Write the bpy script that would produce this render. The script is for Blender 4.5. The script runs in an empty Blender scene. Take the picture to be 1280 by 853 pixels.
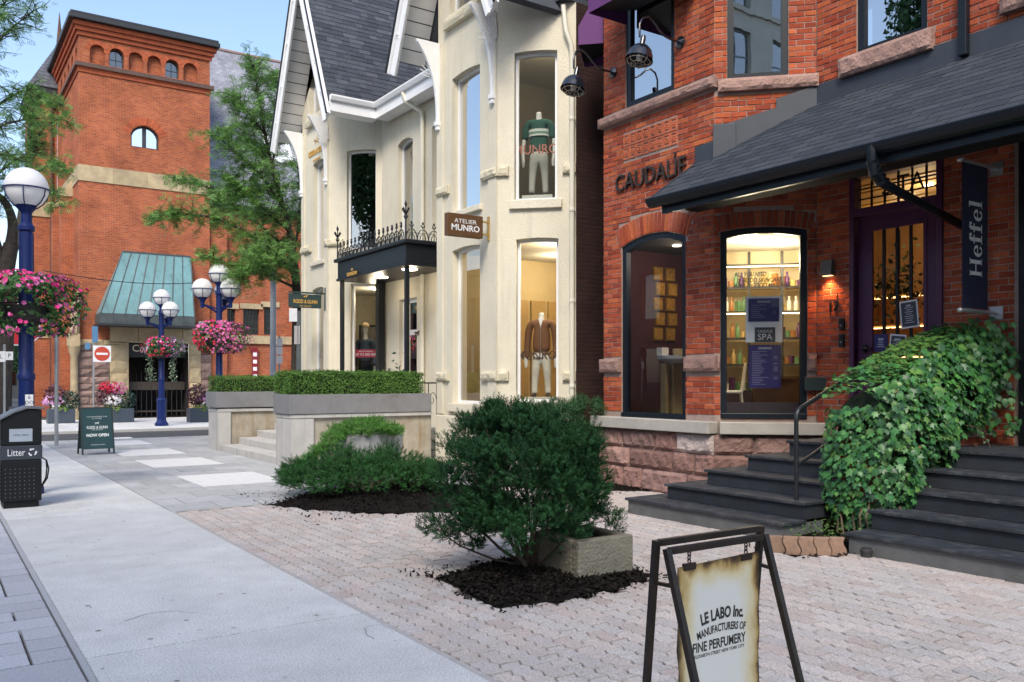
import bpy, bmesh, math, random
import numpy as np
from mathutils import Vector, Matrix, Euler
from mathutils.geometry import tessellate_polygon

random.seed(7); np.random.seed(7)
S = bpy.context.scene
COL = S.collection
PI = math.pi
R = math.radians

# ------------------------------------------------------------------ camera
FPX, HOR, EYE, YAW = 1080.0, 476.0, 1.6, R(34.2)
SA, CA = math.sin(YAW), math.cos(YAW)
cd = bpy.data.cameras.new('camera'); cam = bpy.data.objects.new('camera', cd); COL.objects.link(cam)
cam.location = (0, 0, EYE); cam.rotation_euler = (PI/2, 0, -YAW)
cd.sensor_width = 36.0; cd.lens = 36.0*FPX/1280.0
cd.shift_y = (HOR-426.5)/1280.0
cd.clip_start = 0.05; cd.clip_end = 3000
S.camera = cam

# ------------------------------------------------------------------ sky, sun, exposure
SUN_ELEV, SUN_AZ = 46.0, 222.0      # degrees; azimuth of the sun, clockwise from +Y (street direction)
w = bpy.data.worlds.new('World'); S.world = w; w.use_nodes = True
wn = w.node_tree.nodes; wl = w.node_tree.links
bg = wn['Background']; sk = wn.new('ShaderNodeTexSky'); sk.sky_type = 'NISHITA'; sk.sun_disc = False
sk.sun_elevation = R(SUN_ELEV); sk.sun_rotation = R(SUN_AZ)
sk.altitude = 100; sk.air_density = 1.0; sk.dust_density = 1.8; sk.ozone_density = 0.35
wl.new(sk.outputs[0], bg.inputs[0]); bg.inputs[1].default_value = 0.128
sd = bpy.data.lights.new('sun', 'SUN'); sun = bpy.data.objects.new('sun', sd); COL.objects.link(sun)
sd.energy = 1.5; sd.angle = R(22); sd.color = (1.0, 0.92, 0.80)
sdir = Vector((math.sin(R(SUN_AZ))*math.cos(R(SUN_ELEV)), math.cos(R(SUN_AZ))*math.cos(R(SUN_ELEV)), math.sin(R(SUN_ELEV))))
sun.rotation_euler = sdir.to_track_quat('Z', 'Y').to_euler(); sun.location = (0, 0, 30)
S.view_settings.view_transform = 'Standard'; S.view_settings.look = 'None'
S.view_settings.gamma = 1.0; S.view_settings.use_curve_mapping = False
S.view_settings.exposure = 1.25
S.render.engine = 'CYCLES'
S.cycles.use_denoising = True
S.cycles.max_bounces = 6; S.cycles.transparent_max_bounces = 12; S.cycles.diffuse_bounces = 3
S.cycles.glossy_bounces = 3; S.cycles.transmission_bounces = 4; S.cycles.caustics_reflective = False; S.cycles.caustics_refractive = False
S.cycles.sample_clamp_indirect = 6; S.cycles.adaptive_threshold = .02

# ------------------------------------------------------------------ survey helpers (photo measurement -> world point on a real plane)
def ray(px, py):
    k = (px-640)/FPX; m = (HOR-py)/FPX
    return Vector((SA+CA*k, CA-SA*k, m))
CAMP = Vector((0, 0, EYE))
def onX(px, py, X): d = ray(px, py); return CAMP+d*(X/d.x)
def onY(px, py, Y): d = ray(px, py); return CAMP+d*(Y/d.y)
def onZ(px, py, Z=0.0): d = ray(px, py); return CAMP+d*((Z-EYE)/d.z)
def atD(px, py, D): return CAMP+ray(px, py)*D
def proj(p):
    d = p[0]*SA+p[1]*CA; r = p[0]*CA-p[1]*SA
    if d < 0.05: return (1e6, 1e6, d)
    return (640+FPX*r/d, HOR-FPX*(p[2]-EYE)/d, d)

class Facet:
    """vertical plane: origin (x,y), direction along u (left to right in the picture), outward normal n"""
    def __init__(s, ox, oy, dx, dy):
        l = math.hypot(dx, dy); s.o = Vector((ox, oy, 0)); s.d = Vector((dx/l, dy/l, 0)); s.n = Vector((dy/l, -dx/l, 0))
    def p(s, u, z, off=0.0): return s.o+s.d*u+s.n*off+Vector((0, 0, z))
    def uz(s, px, py, off=0.0):
        d = ray(px, py); t = (s.o+s.n*off-CAMP).dot(s.n)/d.dot(s.n); q = CAMP+d*t
        return ((q-s.o).dot(s.d), q.z)
    def u(s, px, off=0.0): return s.uz(px, 300, off)[0]
    def mat(s, u, z, off=0.0):
        m = Matrix.Identity(4); q = s.p(u, z, off)
        for i in range(3):
            m[i][0] = s.d[i]; m[i][1] = (0, 0, 1)[i]; m[i][2] = s.n[i]; m[i][3] = q[i]
        return m

# ------------------------------------------------------------------ materials
MATS = {}
def M(name, col=(.5, .5, .5), rough=.7, var=.12, scale=6.0, bump=0.0, bscale=60.0, metal=0.0, spec=.5, rnd=0.0, palette=None, emit=None, estr=0.0, detail=4, coat=0.0, stain=None, sstr=.0, sscale=1.2, trans=0.0, streak=None, speck=0.0):
    if name in MATS: return MATS[name]
    m = bpy.data.materials.new(name); m.use_nodes = True; nt = m.node_tree; N = nt.nodes; L = nt.links
    b = N['Principled BSDF']; b.inputs['Roughness'].default_value = rough; b.inputs['Metallic'].default_value = metal
    b.inputs['Specular IOR Level'].default_value = spec
    if coat: b.inputs['Coat Weight'].default_value = coat; b.inputs['Coat Roughness'].default_value = .08
    geo = N.new('ShaderNodeNewGeometry')
    base = N.new('ShaderNodeRGB'); base.outputs[0].default_value = (*col, 1); out = base.outputs[0]
    if rnd or palette:
        oi = N.new('ShaderNodeObjectInfo'); ad = N.new('ShaderNodeMath'); ad.operation = 'ADD'
        L.new(oi.outputs['Random'], ad.inputs[0]); L.new(geo.outputs['Random Per Island'], ad.inputs[1])
        fr = N.new('ShaderNodeMath'); fr.operation = 'FRACT'; L.new(ad.outputs[0], fr.inputs[0]); rv = fr.outputs[0]
        if palette:
            cr = N.new('ShaderNodeValToRGB'); cr.color_ramp.interpolation = 'CONSTANT'
            el = cr.color_ramp.elements
            while len(el) < len(palette): el.new(0.5)
            for i, c in enumerate(palette): el[i].position = i/len(palette); el[i].color = (*c, 1)
            L.new(rv, cr.inputs[0]); out = cr.outputs[0]
        if rnd:
            m2 = N.new('ShaderNodeMath'); m2.operation = 'MULTIPLY'; m2.inputs[1].default_value = 7.31; L.new(rv, m2.inputs[0])
            f2 = N.new('ShaderNodeMath'); f2.operation = 'FRACT'; L.new(m2.outputs[0], f2.inputs[0])
            mr = N.new('ShaderNodeMapRange'); mr.inputs['To Min'].default_value = 1-rnd; mr.inputs['To Max'].default_value = 1+rnd
            L.new(f2.outputs[0], mr.inputs['Value'])
            mx = N.new('ShaderNodeMix'); mx.data_type = 'RGBA'; mx.blend_type = 'MULTIPLY'; mx.inputs['Factor'].default_value = 1
            L.new(out, mx.inputs['A']); L.new(mr.outputs[0], mx.inputs['B']); out = mx.outputs['Result']
    if var:
        nz = N.new('ShaderNodeTexNoise'); nz.inputs['Scale'].default_value = scale; nz.inputs['Detail'].default_value = detail; nz.inputs['Roughness'].default_value = .65
        L.new(geo.outputs['Position'], nz.inputs['Vector'])
        mr = N.new('ShaderNodeMapRange'); mr.inputs['From Min'].default_value = .25; mr.inputs['From Max'].default_value = .75
        mr.inputs['To Min'].default_value = 1-var; mr.inputs['To Max'].default_value = 1+var; L.new(nz.outputs['Fac'], mr.inputs['Value'])
        mx = N.new('ShaderNodeMix'); mx.data_type = 'RGBA'; mx.blend_type = 'MULTIPLY'; mx.inputs['Factor'].default_value = 1
        L.new(out, mx.inputs['A']); L.new(mr.outputs[0], mx.inputs['B']); out = mx.outputs['Result']
    if stain:
        nz = N.new('ShaderNodeTexNoise'); nz.inputs['Scale'].default_value = sscale; nz.inputs['Detail'].default_value = 6; nz.inputs['Roughness'].default_value = .7
        L.new(geo.outputs['Position'], nz.inputs['Vector'])
        mr = N.new('ShaderNodeMapRange'); mr.inputs['From Min'].default_value = .5; mr.inputs['From Max'].default_value = .7; mr.inputs['To Max'].default_value = sstr; L.new(nz.outputs['Fac'], mr.inputs['Value'])
        mx = N.new('ShaderNodeMix'); mx.data_type = 'RGBA'; L.new(mr.outputs[0], mx.inputs['Factor']); L.new(out, mx.inputs['A']); mx.inputs['B'].default_value = (*stain, 1); out = mx.outputs['Result']
    if streak:
        mp = N.new('ShaderNodeVectorMath'); mp.operation = 'MULTIPLY'; mp.inputs[1].default_value = (5, 5, .35); L.new(geo.outputs['Position'], mp.inputs[0])
        nz = N.new('ShaderNodeTexNoise'); nz.inputs['Scale'].default_value = 1.0; nz.inputs['Detail'].default_value = 7; nz.inputs['Roughness'].default_value = .7; L.new(mp.outputs[0], nz.inputs['Vector'])
        mr = N.new('ShaderNodeMapRange'); mr.inputs['From Min'].default_value = .52; mr.inputs['From Max'].default_value = .75; mr.inputs['To Max'].default_value = streak[1]; L.new(nz.outputs['Fac'], mr.inputs['Value'])
        mx = N.new('ShaderNodeMix'); mx.data_type = 'RGBA'; L.new(mr.outputs[0], mx.inputs['Factor']); L.new(out, mx.inputs['A']); mx.inputs['B'].default_value = (*streak[0], 1); out = mx.outputs['Result']
    if speck:
        nz = N.new('ShaderNodeTexNoise'); nz.inputs['Scale'].default_value = 85; nz.inputs['Detail'].default_value = 5; L.new(geo.outputs['Position'], nz.inputs['Vector'])
        mr = N.new('ShaderNodeMapRange'); mr.inputs['From Min'].default_value = .3; mr.inputs['From Max'].default_value = .7; mr.inputs['To Min'].default_value = 1-speck; mr.inputs['To Max'].default_value = 1+speck; L.new(nz.outputs['Fac'], mr.inputs['Value'])
        mx = N.new('ShaderNodeMix'); mx.data_type = 'RGBA'; mx.blend_type = 'MULTIPLY'; mx.inputs['Factor'].default_value = 1; L.new(out, mx.inputs['A']); L.new(mr.outputs[0], mx.inputs['B']); out = mx.outputs['Result']
    L.new(out, b.inputs['Base Color'])
    if bump:
        nz = N.new('ShaderNodeTexNoise'); nz.inputs['Scale'].default_value = bscale; nz.inputs['Detail'].default_value = 5; L.new(geo.outputs['Position'], nz.inputs['Vector'])
        bp = N.new('ShaderNodeBump'); bp.inputs['Strength'].default_value = min(1, bump); bp.inputs['Distance'].default_value = .02*max(1, bump); L.new(nz.outputs['Fac'], bp.inputs['Height'])
        L.new(bp.outputs[0], b.inputs['Normal'])
    if emit: b.inputs['Emission Color'].default_value = (*emit, 1); b.inputs['Emission Strength'].default_value = estr
    if trans:
        tr = N.new('ShaderNodeBsdfTranslucent'); L.new(out, tr.inputs[0]); ms = N.new('ShaderNodeMixShader'); ms.inputs[0].default_value = trans
        L.new(b.outputs[0], ms.inputs[1]); L.new(tr.outputs[0], ms.inputs[2]); L.new(ms.outputs[0], N['Material Output'].inputs[0])
    MATS[name] = m; return m

def M_brick(name, c1, c2, mortar, bl=.21, bh=.0755, axis='xy', off=.5, msize=.012, zs=1.0):
    """brick or slate pattern for far surfaces: u = x+y, v = z"""
    if name in MATS: return MATS[name]
    m = bpy.data.materials.new(name); m.use_nodes = True; nt = m.node_tree; N = nt.nodes; L = nt.links
    b = N['Principled BSDF']; b.inputs['Roughness'].default_value = .9; b.inputs['Specular IOR Level'].default_value = .12
    geo = N.new('ShaderNodeNewGeometry'); sp = N.new('ShaderNodeSeparateXYZ'); L.new(geo.outputs['Position'], sp.inputs[0])
    ad = N.new('ShaderNodeMath'); L.new(sp.outputs[0], ad.inputs[0]); L.new(sp.outputs[1], ad.inputs[1])
    cb = N.new('ShaderNodeCombineXYZ')
    L.new((ad.outputs[0] if axis == 'xy' else sp.outputs[0]), cb.inputs[0])
    mz = N.new('ShaderNodeMath'); mz.operation = 'MULTIPLY'; mz.inputs[1].default_value = zs; L.new(sp.outputs[2], mz.inputs[0]); L.new(mz.outputs[0], cb.inputs[1])
    bt = N.new('ShaderNodeTexBrick'); bt.inputs['Scale'].default_value = 1.0; bt.offset = off
    bt.inputs['Brick Width'].default_value = bl; bt.inputs['Row Height'].default_value = bh; bt.inputs['Mortar Size'].default_value = msize; bt.inputs['Mortar Smooth'].default_value = .3
    bt.inputs['Color1'].default_value = (*c1, 1); bt.inputs['Color2'].default_value = (*c2, 1); bt.inputs['Mortar'].default_value = (*mortar, 1); bt.inputs['Bias'].default_value = -.1
    L.new(cb.outputs[0], bt.inputs['Vector'])
    nz = N.new('ShaderNodeTexNoise'); nz.inputs['Scale'].default_value = .9; nz.inputs['Detail'].default_value = 8; nz.inputs['Roughness'].default_value = .7; L.new(geo.outputs['Position'], nz.inputs['Vector'])
    mr = N.new('ShaderNodeMapRange'); mr.inputs['From Min'].default_value = .3; mr.inputs['From Max'].default_value = .7; mr.inputs['To Min'].default_value = .66; mr.inputs['To Max'].default_value = 1.22; L.new(nz.outputs['Fac'], mr.inputs['Value'])
    mx = N.new('ShaderNodeMix'); mx.data_type = 'RGBA'; mx.blend_type = 'MULTIPLY'; mx.inputs['Factor'].default_value = 1
    L.new(bt.outputs['Color'], mx.inputs['A']); L.new(mr.outputs[0], mx.inputs['B']); L.new(mx.outputs['Result'], b.inputs['Base Color'])
    if axis == 'xy' and bh < .1 and mortar[0] > .1:      # odd pale replacement bricks in patches
        bt2 = N.new('ShaderNodeTexBrick'); bt2.inputs['Scale'].default_value = 1.0; bt2.inputs['Brick Width'].default_value = bl; bt2.inputs['Row Height'].default_value = bh; bt2.inputs['Mortar Size'].default_value = 0; bt2.inputs['Bias'].default_value = -.72; bt2.offset = off
        bt2.inputs['Color1'].default_value = (0, 0, 0, 1); bt2.inputs['Color2'].default_value = (1, 1, 1, 1); L.new(cb.outputs[0], bt2.inputs['Vector'])
        n2 = N.new('ShaderNodeTexNoise'); n2.inputs['Scale'].default_value = .45; n2.inputs['Detail'].default_value = 3; L.new(geo.outputs['Position'], n2.inputs['Vector'])
        r2 = N.new('ShaderNodeMapRange'); r2.inputs['From Min'].default_value = .52; r2.inputs['From Max'].default_value = .66; L.new(n2.outputs['Fac'], r2.inputs['Value'])
        mm = N.new('ShaderNodeMath'); mm.operation = 'MULTIPLY'; L.new(bt2.outputs['Color'], mm.inputs[0]); L.new(r2.outputs[0], mm.inputs[1])
        m3 = N.new('ShaderNodeMix'); m3.data_type = 'RGBA'; L.new(mm.outputs[0], m3.inputs['Factor']); L.new(mx.outputs['Result'], m3.inputs['A']); m3.inputs['B'].default_value = (.55, .34, .24, 1); L.new(m3.outputs['Result'], b.inputs['Base Color'])
    bp = N.new('ShaderNodeBump'); bp.inputs['Strength'].default_value = .6; bp.inputs['Distance'].default_value = .012; bp.invert = True; L.new(bt.outputs['Fac'], bp.inputs['Height']); L.new(bp.outputs[0], b.inputs['Normal'])
    MATS[name] = m; return m

def M_glass(name='glass', tint=(.9, .95, .95), refl=1.0, base=.04, rough=.0):
    if name in MATS: return MATS[name]
    m = bpy.data.materials.new(name); m.use_nodes = True; nt = m.node_tree; N = nt.nodes; L = nt.links
    for n in list(N):
        if n.type == 'BSDF_PRINCIPLED': N.remove(n)
    fr = N.new('ShaderNodeFresnel'); fr.inputs[0].default_value = 1.52
    mu = N.new('ShaderNodeMath'); mu.operation = 'MULTIPLY_ADD'; mu.use_clamp = True; mu.inputs[1].default_value = 1.6*refl; mu.inputs[2].default_value = base; L.new(fr.outputs[0], mu.inputs[0])
    tr = N.new('ShaderNodeBsdfTransparent'); tr.inputs[0].default_value = (*tint, 1)
    gl = N.new('ShaderNodeBsdfGlossy'); gl.inputs['Roughness'].default_value = rough
    nz = N.new('ShaderNodeTexNoise'); nz.inputs['Scale'].default_value = 1.4; bp = N.new('ShaderNodeBump'); bp.inputs['Strength'].default_value = .008; bp.inputs['Distance'].default_value = .1
    L.new(nz.outputs['Fac'], bp.inputs['Height']); L.new(bp.outputs[0], gl.inputs['Normal'])
    ms = N.new('ShaderNodeMixShader'); L.new(mu.outputs[0], ms.inputs[0]); L.new(tr.outputs[0], ms.inputs[1]); L.new(gl.outputs[0], ms.inputs[2])
    L.new(ms.outputs[0], N['Material Output'].inputs[0]); MATS[name] = m; return m

# ------------------------------------------------------------------ mesh builder
def WM(o):
    m = o.matrix_basis.copy()
    if o.parent: m = WM(o.parent) @ o.matrix_parent_inverse @ m
    return m
def adopt(c, p):
    c.parent = p
    if p is not None: c.matrix_parent_inverse = WM(p).inverted()
def tag(o, label=None, cat=None, group=None, kind=None):
    if label: o['label'] = label
    if cat: o['category'] = cat
    if group: o['group'] = group
    if kind: o['kind'] = kind
    return o
def empty(name, loc, label=None, cat=None, group=None, rz=0.0):
    o = bpy.data.objects.new(name, None); COL.objects.link(o); o.location = loc; o.rotation_euler = (0, 0, rz); o.empty_display_size = .1
    return tag(o, label, cat, group)

class MB:
    def __init__(s): s.v = []; s.f = []; s.sm = False
    def add(s, vs, fs):
        b = len(s.v); s.v.extend([tuple(v) for v in vs]); s.f.extend([tuple(i+b for i in f) for f in fs]); return s
    def box(s, c, h, m=None, rz=0.0):
        """centre, half sizes"""
        vs = [Vector((x*h[0], y*h[1], z*h[2])) for x in (-1, 1) for y in (-1, 1) for z in (-1, 1)]
        if rz: q = Matrix.Rotation(rz, 3, 'Z'); vs = [q @ v for v in vs]
        vs = [v+Vector(c) for v in vs]
        if m is not None: vs = [m @ v for v in vs]
        return s.add(vs, [(0, 1, 3, 2), (4, 6, 7, 5), (0, 4, 5, 1), (2, 3, 7, 6), (0, 2, 6, 4), (1, 5, 7, 3)])
    def bb(s, x0, x1, y0, y1, z0, z1, m=None): return s.box(((x0+x1)/2, (y0+y1)/2, (z0+z1)/2), (abs(x1-x0)/2, abs(y1-y0)/2, abs(z1-z0)/2), m)
    def fbox(s, F, u0, u1, z0, z1, o0, o1):
        """box on a facet, between offsets o0 and o1"""
        vs = [F.p(u, z, o) for u in (u0, u1) for z in (z0, z1) for o in (o0, o1)]
        return s.add(vs, [(0, 1, 3, 2), (4, 6, 7, 5), (0, 4, 5, 1), (2, 3, 7, 6), (0, 2, 6, 4), (1, 5, 7, 3)])
    def prism(s, pts, vec, cap=True):
        """polygon pts (3D) extruded by vec"""
        n = len(pts); vec = Vector(vec); a = [Vector(p) for p in pts]; b = [p+vec for p in a]
        fs = [(i, (i+1) % n, n+(i+1) % n, n+i) for i in range(n)]
        if cap: fs += [tuple(range(n-1, -1, -1)), tuple(range(n, 2*n))]
        return s.add(a+b, fs)
    def quad(s, *p): return s.add(p, [tuple(range(len(p)))])
    def tube(s, pts, rad, n=8, cap=True, flat=None):
        pts = [Vector(p) for p in pts]; k = len(pts)
        rad = [rad]*k if isinstance(rad, (int, float)) else rad
        vs = []; up = None
        for i, p in enumerate(pts):
            t = (pts[min(i+1, k-1)]-pts[max(i-1, 0)])
            if t.length < 1e-9: t = Vector((0, 0, 1))
            t.normalize()
            if up is None: up = Vector((0, 0, 1)) if abs(t.z) < .9 else Vector((1, 0, 0))
            a = t.cross(up)
            if a.length < 1e-6: a = t.cross(Vector((0, 1, 0)))
            a.normalize(); b = a.cross(t).normalized(); up = b
            for j in range(n):
                g = 2*PI*j/n+PI/n; vs.append(p+(a*math.cos(g)+b*math.sin(g))*rad[i])
        fs = [(i*n+j, i*n+(j+1) % n, (i+1)*n+(j+1) % n, (i+1)*n+j) for i in range(k-1) for j in range(n)]
        if cap: fs += [tuple(range(n-1, -1, -1)), tuple((k-1)*n+j for j in range(n))]
        return s.add(vs, fs)
    def lathe(s, c, prof, n=16, m=None):
        """profile [(r,z)] turned about the vertical through c"""
        c = Vector(c); vs = []
        for r, z in prof:
            for j in range(n):
                g = 2*PI*j/n+PI/n; v = c+Vector((r*math.cos(g), r*math.sin(g), z)); vs.append(m @ v if m is not None else v)
        k = len(prof); fs = [(i*n+j, i*n+(j+1) % n, (i+1)*n+(j+1) % n, (i+1)*n+j) for i in range(k-1) for j in range(n)]
        fs += [tuple(range(n-1, -1, -1)), tuple((k-1)*n+j for j in range(n))]
        return s.add(vs, fs)
    def sphere(s, c, r, n=16, m=10, sc=(1, 1, 1)):
        return s.lathe(c, [(max(1e-4, r*sc[0]*math.sin(PI*i/m)), -r*sc[2]*math.cos(PI*i/m)) for i in range(m+1)], n)
    def mesh(s, name='m', smooth=None):
        me = bpy.data.meshes.new(name); me.from_pydata(s.v, [], s.f); me.validate(); me.update()
        bm = bmesh.new(); bm.from_mesh(me); bmesh.ops.recalc_face_normals(bm, faces=bm.faces[:]); bm.to_mesh(me); bm.free()
        if smooth:
            me.polygons.foreach_set('use_smooth', [True]*len(me.polygons)); me.set_sharp_from_angle(angle=R(smooth))
        return me
    def build(s, name, mat, parent=None, smooth=None, bevel=0.0, kind=None, label=None):
        me = s.mesh(name, smooth); me.materials.append(mat)
        o = bpy.data.objects.new(name, me); COL.objects.link(o); adopt(o, parent)
        if bevel:
            b = o.modifiers.new('bevel', 'BEVEL'); b.width = bevel; b.segments = 2; b.limit_method = 'ANGLE'; b.angle_limit = R(40)
        if kind: o['kind'] = kind
        if label: o['label'] = label
        return o

def fast_mesh(name, V, polys_n, idx, mat, parent=None, kind=None, smooth=False):
    """V (n,3) array; polys_n = corners per face (constant); idx flat index array"""
    me = bpy.data.meshes.new(name); nf = len(idx)//polys_n
    me.vertices.add(len(V)); me.vertices.foreach_set('co', np.asarray(V, dtype=np.float32).ravel())
    me.loops.add(len(idx)); me.loops.foreach_set('vertex_index', np.asarray(idx, dtype=np.int32))
    me.polygons.add(nf); me.polygons.foreach_set('loop_start', np.arange(0, nf*polys_n, polys_n, dtype=np.int32))
    if smooth: me.polygons.foreach_set('use_smooth', [True]*nf)
    me.update(); me.validate(); me.materials.append(mat)
    o = bpy.data.objects.new(name, me); COL.objects.link(o); adopt(o, parent)
    if kind: o['kind'] = kind
    return o

def link_mesh(name, me, mat, parent, mw, kind=None):
    o = bpy.data.objects.new(name, me); COL.objects.link(o)
    adopt(o, parent); o.matrix_basis = mw
    return o

def pieces(parent, name, me, mats, maxn=300, rest=None):
    """alike pieces: those that show largest become parts of their own, the remainder one joined part.
    me: shared mesh with its material; mats: list of world matrices"""
    def score(m):
        t = m.to_translation(); x, y, d = proj(t)
        s = max(m.to_scale())/max(d, .3)
        if d < .3 or x < -60 or x > 1340 or y < -60 or y > 913: s *= 1e-3
        return -s
    mats = sorted(mats, key=score)
    for m in mats[:maxn]: link_mesh(name, me, None, parent, m)
    rs = mats[maxn:]
    if rs:
        V0 = np.array([v.co[:] for v in me.vertices]); F0 = [list(p.vertices) for p in me.polygons]
        V = []; F = []; nv = len(V0)
        H = np.c_[V0, np.ones(nv)]
        for i, m in enumerate(rs):
            V.append((H @ np.array(m).T)[:, :3])
        V = np.concatenate(V)
        for i in range(len(rs)):
            b = i*nv; F.extend([[k+b for k in f] for f in F0])
        mm = bpy.data.meshes.new(rest or name+'s'); mm.from_pydata(V.tolist(), [], F); mm.update()
        mm.materials.append(me.materials[0])
        if me.polygons[0].use_smooth: mm.polygons.foreach_set('use_smooth', [True]*len(mm.polygons))
        o = bpy.data.objects.new(rest or name+'_field', mm); COL.objects.link(o); adopt(o, parent); o['kind'] = 'stuff'

def copy_tree(o, parent=None):
    c = o.copy(); COL.objects.link(c)
    if parent is not None: c.parent = parent
    for ch in list(o.children): copy_tree(ch, c)
    return c

# ------------------------------------------------------------------ wall with openings, windows, text
def arch_poly(u0, u1, z0, z1, rise=0.0, n=10):
    """opening: flat bottom at z0, top of the arch at z1, springing at z1-rise"""
    if rise <= 0: return [(u0, z0), (u1, z0), (u1, z1), (u0, z1)]
    c = (u1-u0)/2; Rr = (c*c+rise*rise)/(2*rise); zc = z1-Rr; um = (u0+u1)/2; a = math.asin(min(1, c/Rr))
    if rise >= c: a = PI/2; Rr = c; zc = z1-c
    return [(u0, z0), (u1, z0)]+[(um+Rr*math.sin(a-2*a*i/n), zc+Rr*math.cos(a-2*a*i/n)) for i in range(n+1)]

def wall(parent, F, outer, holes, mat, depth=.25, name='wall', off=0.0, back=False):
    b = MB(); loops = [outer]+holes
    flat = [q for l in loops for q in l]
    tris = tessellate_polygon([[Vector((q[0], q[1], 0)) for q in l] for l in loops])
    b.add([F.p(u, z, off) for u, z in flat], [tuple(t) for t in tris])
    for l in holes:
        n = len(l)
        for i in range(n):
            a, c = l[i], l[(i+1) % n]
            b.quad(F.p(*a, off), F.p(*c, off), F.p(*c, off-depth), F.p(*a, off-depth))
    me = bpy.data.meshes.new(name); me.from_pydata(b.v, [], b.f); me.update()
    # face the front outwards
    bm = bmesh.new(); bm.from_mesh(me); bmesh.ops.remove_doubles(bm, verts=bm.verts[:], dist=1e-5); bmesh.ops.recalc_face_normals(bm, faces=bm.faces[:]); bm.to_mesh(me); bm.free()
    me.materials.append(mat); o = bpy.data.objects.new(name, me); COL.objects.link(o); adopt(o, parent); return o

def ring(b, F, poly_o, poly_i, o0, o1):
    """frame ring between two like polygons, offsets o0 (back) .. o1 (front)"""
    n = len(poly_o)
    for i in range(n):
        j = (i+1) % n
        a, c, d, e = poly_o[i], poly_o[j], poly_i[j], poly_i[i]
        b.quad(F.p(*a, o1), F.p(*c, o1), F.p(*d, o1), F.p(*e, o1))
        b.quad(F.p(*e, o1), F.p(*d, o1), F.p(*d, o0), F.p(*e, o0))
        b.quad(F.p(*a, o1), F.p(*a, o0), F.p(*c, o0), F.p(*c, o1))

def window(parent, F, u0, u1, z0, z1, rise=0, fm=None, fw=.06, rec=.10, glass=None, bars_u=(), bars_z=(), fd=.06, gbar=.03, name='window', label=None):
    """frame ring set back by rec, pane as sub-part"""
    g = .003
    po = arch_poly(u0+g, u1-g, z0+g, z1-g, rise); pi = arch_poly(u0+fw, u1-fw, z0+fw, z1-fw, rise*.94 if rise else 0)
    b = MB(); ring(b, F, po, pi, -rec-fd, -rec)
    for u in bars_u: b.fbox(F, u-gbar/2, u+gbar/2, z0+fw, z1-fw, -rec-fd*.8, -rec-.005)
    for z in bars_z: b.fbox(F, u0+fw, u1-fw, z-gbar/2, z+gbar/2, -rec-fd*.8, -rec-.006)
    o = b.build(name, fm, parent, label=label)
    pp = arch_poly(u0+fw*.8, u1-fw*.8, z0+fw*.8, z1-fw*.8, rise*.95 if rise else 0)
    q = MB(); q.quad(*[F.p(u, z, -rec-fd*.5) for u, z in pp]); q.build('pane', glass or M_glass(), o)
    return o

def room(parent, poly, z0, z1, mat, fmat=None, cmat=None, open_edges=()):
    """interior shell from a plan polygon; some edges left open towards the windows"""
    b = MB(); n = len(poly)
    for i in range(n):
        if i in open_edges: continue
        a, c = poly[i], poly[(i+1) % n]
        b.quad((*a, z0), (*c, z0), (*c, z1), (*a, z1))
    o = b.build('interior_wall', mat, parent)
    q = MB(); q.quad(*[(*p, z0) for p in poly]); q.build('interior_floor', fmat or mat, parent)
    q = MB(); q.quad(*[(*p, z1) for p in poly]); q.build('interior_ceiling', cmat or mat, parent)
    return o

def text(parent, s, mw, size, mat, name='lettering', extrude=.004, width=None, align='CENTER', bend=0.0, bold=0.0, space=1.0, xs=1.0, shear=0.0):
    cu = bpy.data.curves.new('t', 'FONT'); cu.body = s; cu.size = size; cu.extrude = extrude; cu.align_x = align; cu.align_y = 'CENTER'; cu.space_character = space
    cu.offset = bold; cu.resolution_u = 3; cu.shear = shear
    t = bpy.data.objects.new('t', cu); COL.objects.link(t)
    bpy.context.view_layer.update()
    dg = bpy.context.evaluated_depsgraph_get(); me = bpy.data.meshes.new_from_object(t.evaluated_get(dg))
    bpy.data.objects.remove(t); bpy.data.curves.remove(cu)
    co = np.zeros(len(me.vertices)*3, dtype=np.float32); me.vertices.foreach_get('co', co); co = co.reshape(-1, 3)
    if len(co) and width:
        w0 = co[:, 0].max()-co[:, 0].min(); co[:, 0] *= width/max(w0, 1e-6)
    co[:, 0] *= xs
    if bend and len(co):
        th = co[:, 0]*bend; rr = 1.0/bend
        x = (rr+co[:, 1])*np.sin(th); y = (rr+co[:, 1])*np.cos(th)-rr
        co[:, 0] = x; co[:, 1] = y
    me.vertices.foreach_set('co', co.ravel()); me.update()
    me.materials.clear(); me.materials.append(mat)
    o = bpy.data.objects.new(name, me); COL.objects.link(o); adopt(o, parent); o.matrix_basis = mw if isinstance(mw, Matrix) else Matrix(mw)
    return o

# ------------------------------------------------------------------ brickwork
def brick_mesh(name, mat, L=1.0, H=1.0, D=1.0, bv=.04):
    """unit brick lying along x, height y, depth z (front at z=0), chamfered front"""
    b = MB(); l, h = .5, .5
    i = (l-.022*L, h-.06*H)
    vs = [(-l, -h, -1), (l, -h, -1), (l, h, -1), (-l, h, -1), (-l, -h, -.14), (l, -h, -.14), (l, h, -.14), (-l, h, -.14), (-i[0], -i[1], 0), (i[0], -i[1], 0), (i[0], i[1], 0), (-i[0], i[1], 0)]
    fs = [(8, 9, 10, 11)]+[(4+k, 4+(k+1) % 4, 8+(k+1) % 4, 8+k) for k in range(4)]+[(k, (k+1) % 4, 4+(k+1) % 4, 4+k) for k in range(4)]
    b.add(vs, fs); me = bpy.data.meshes.new(name); me.from_pydata(b.v, [], b.f); me.update(); me.materials.append(mat); return me

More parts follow.
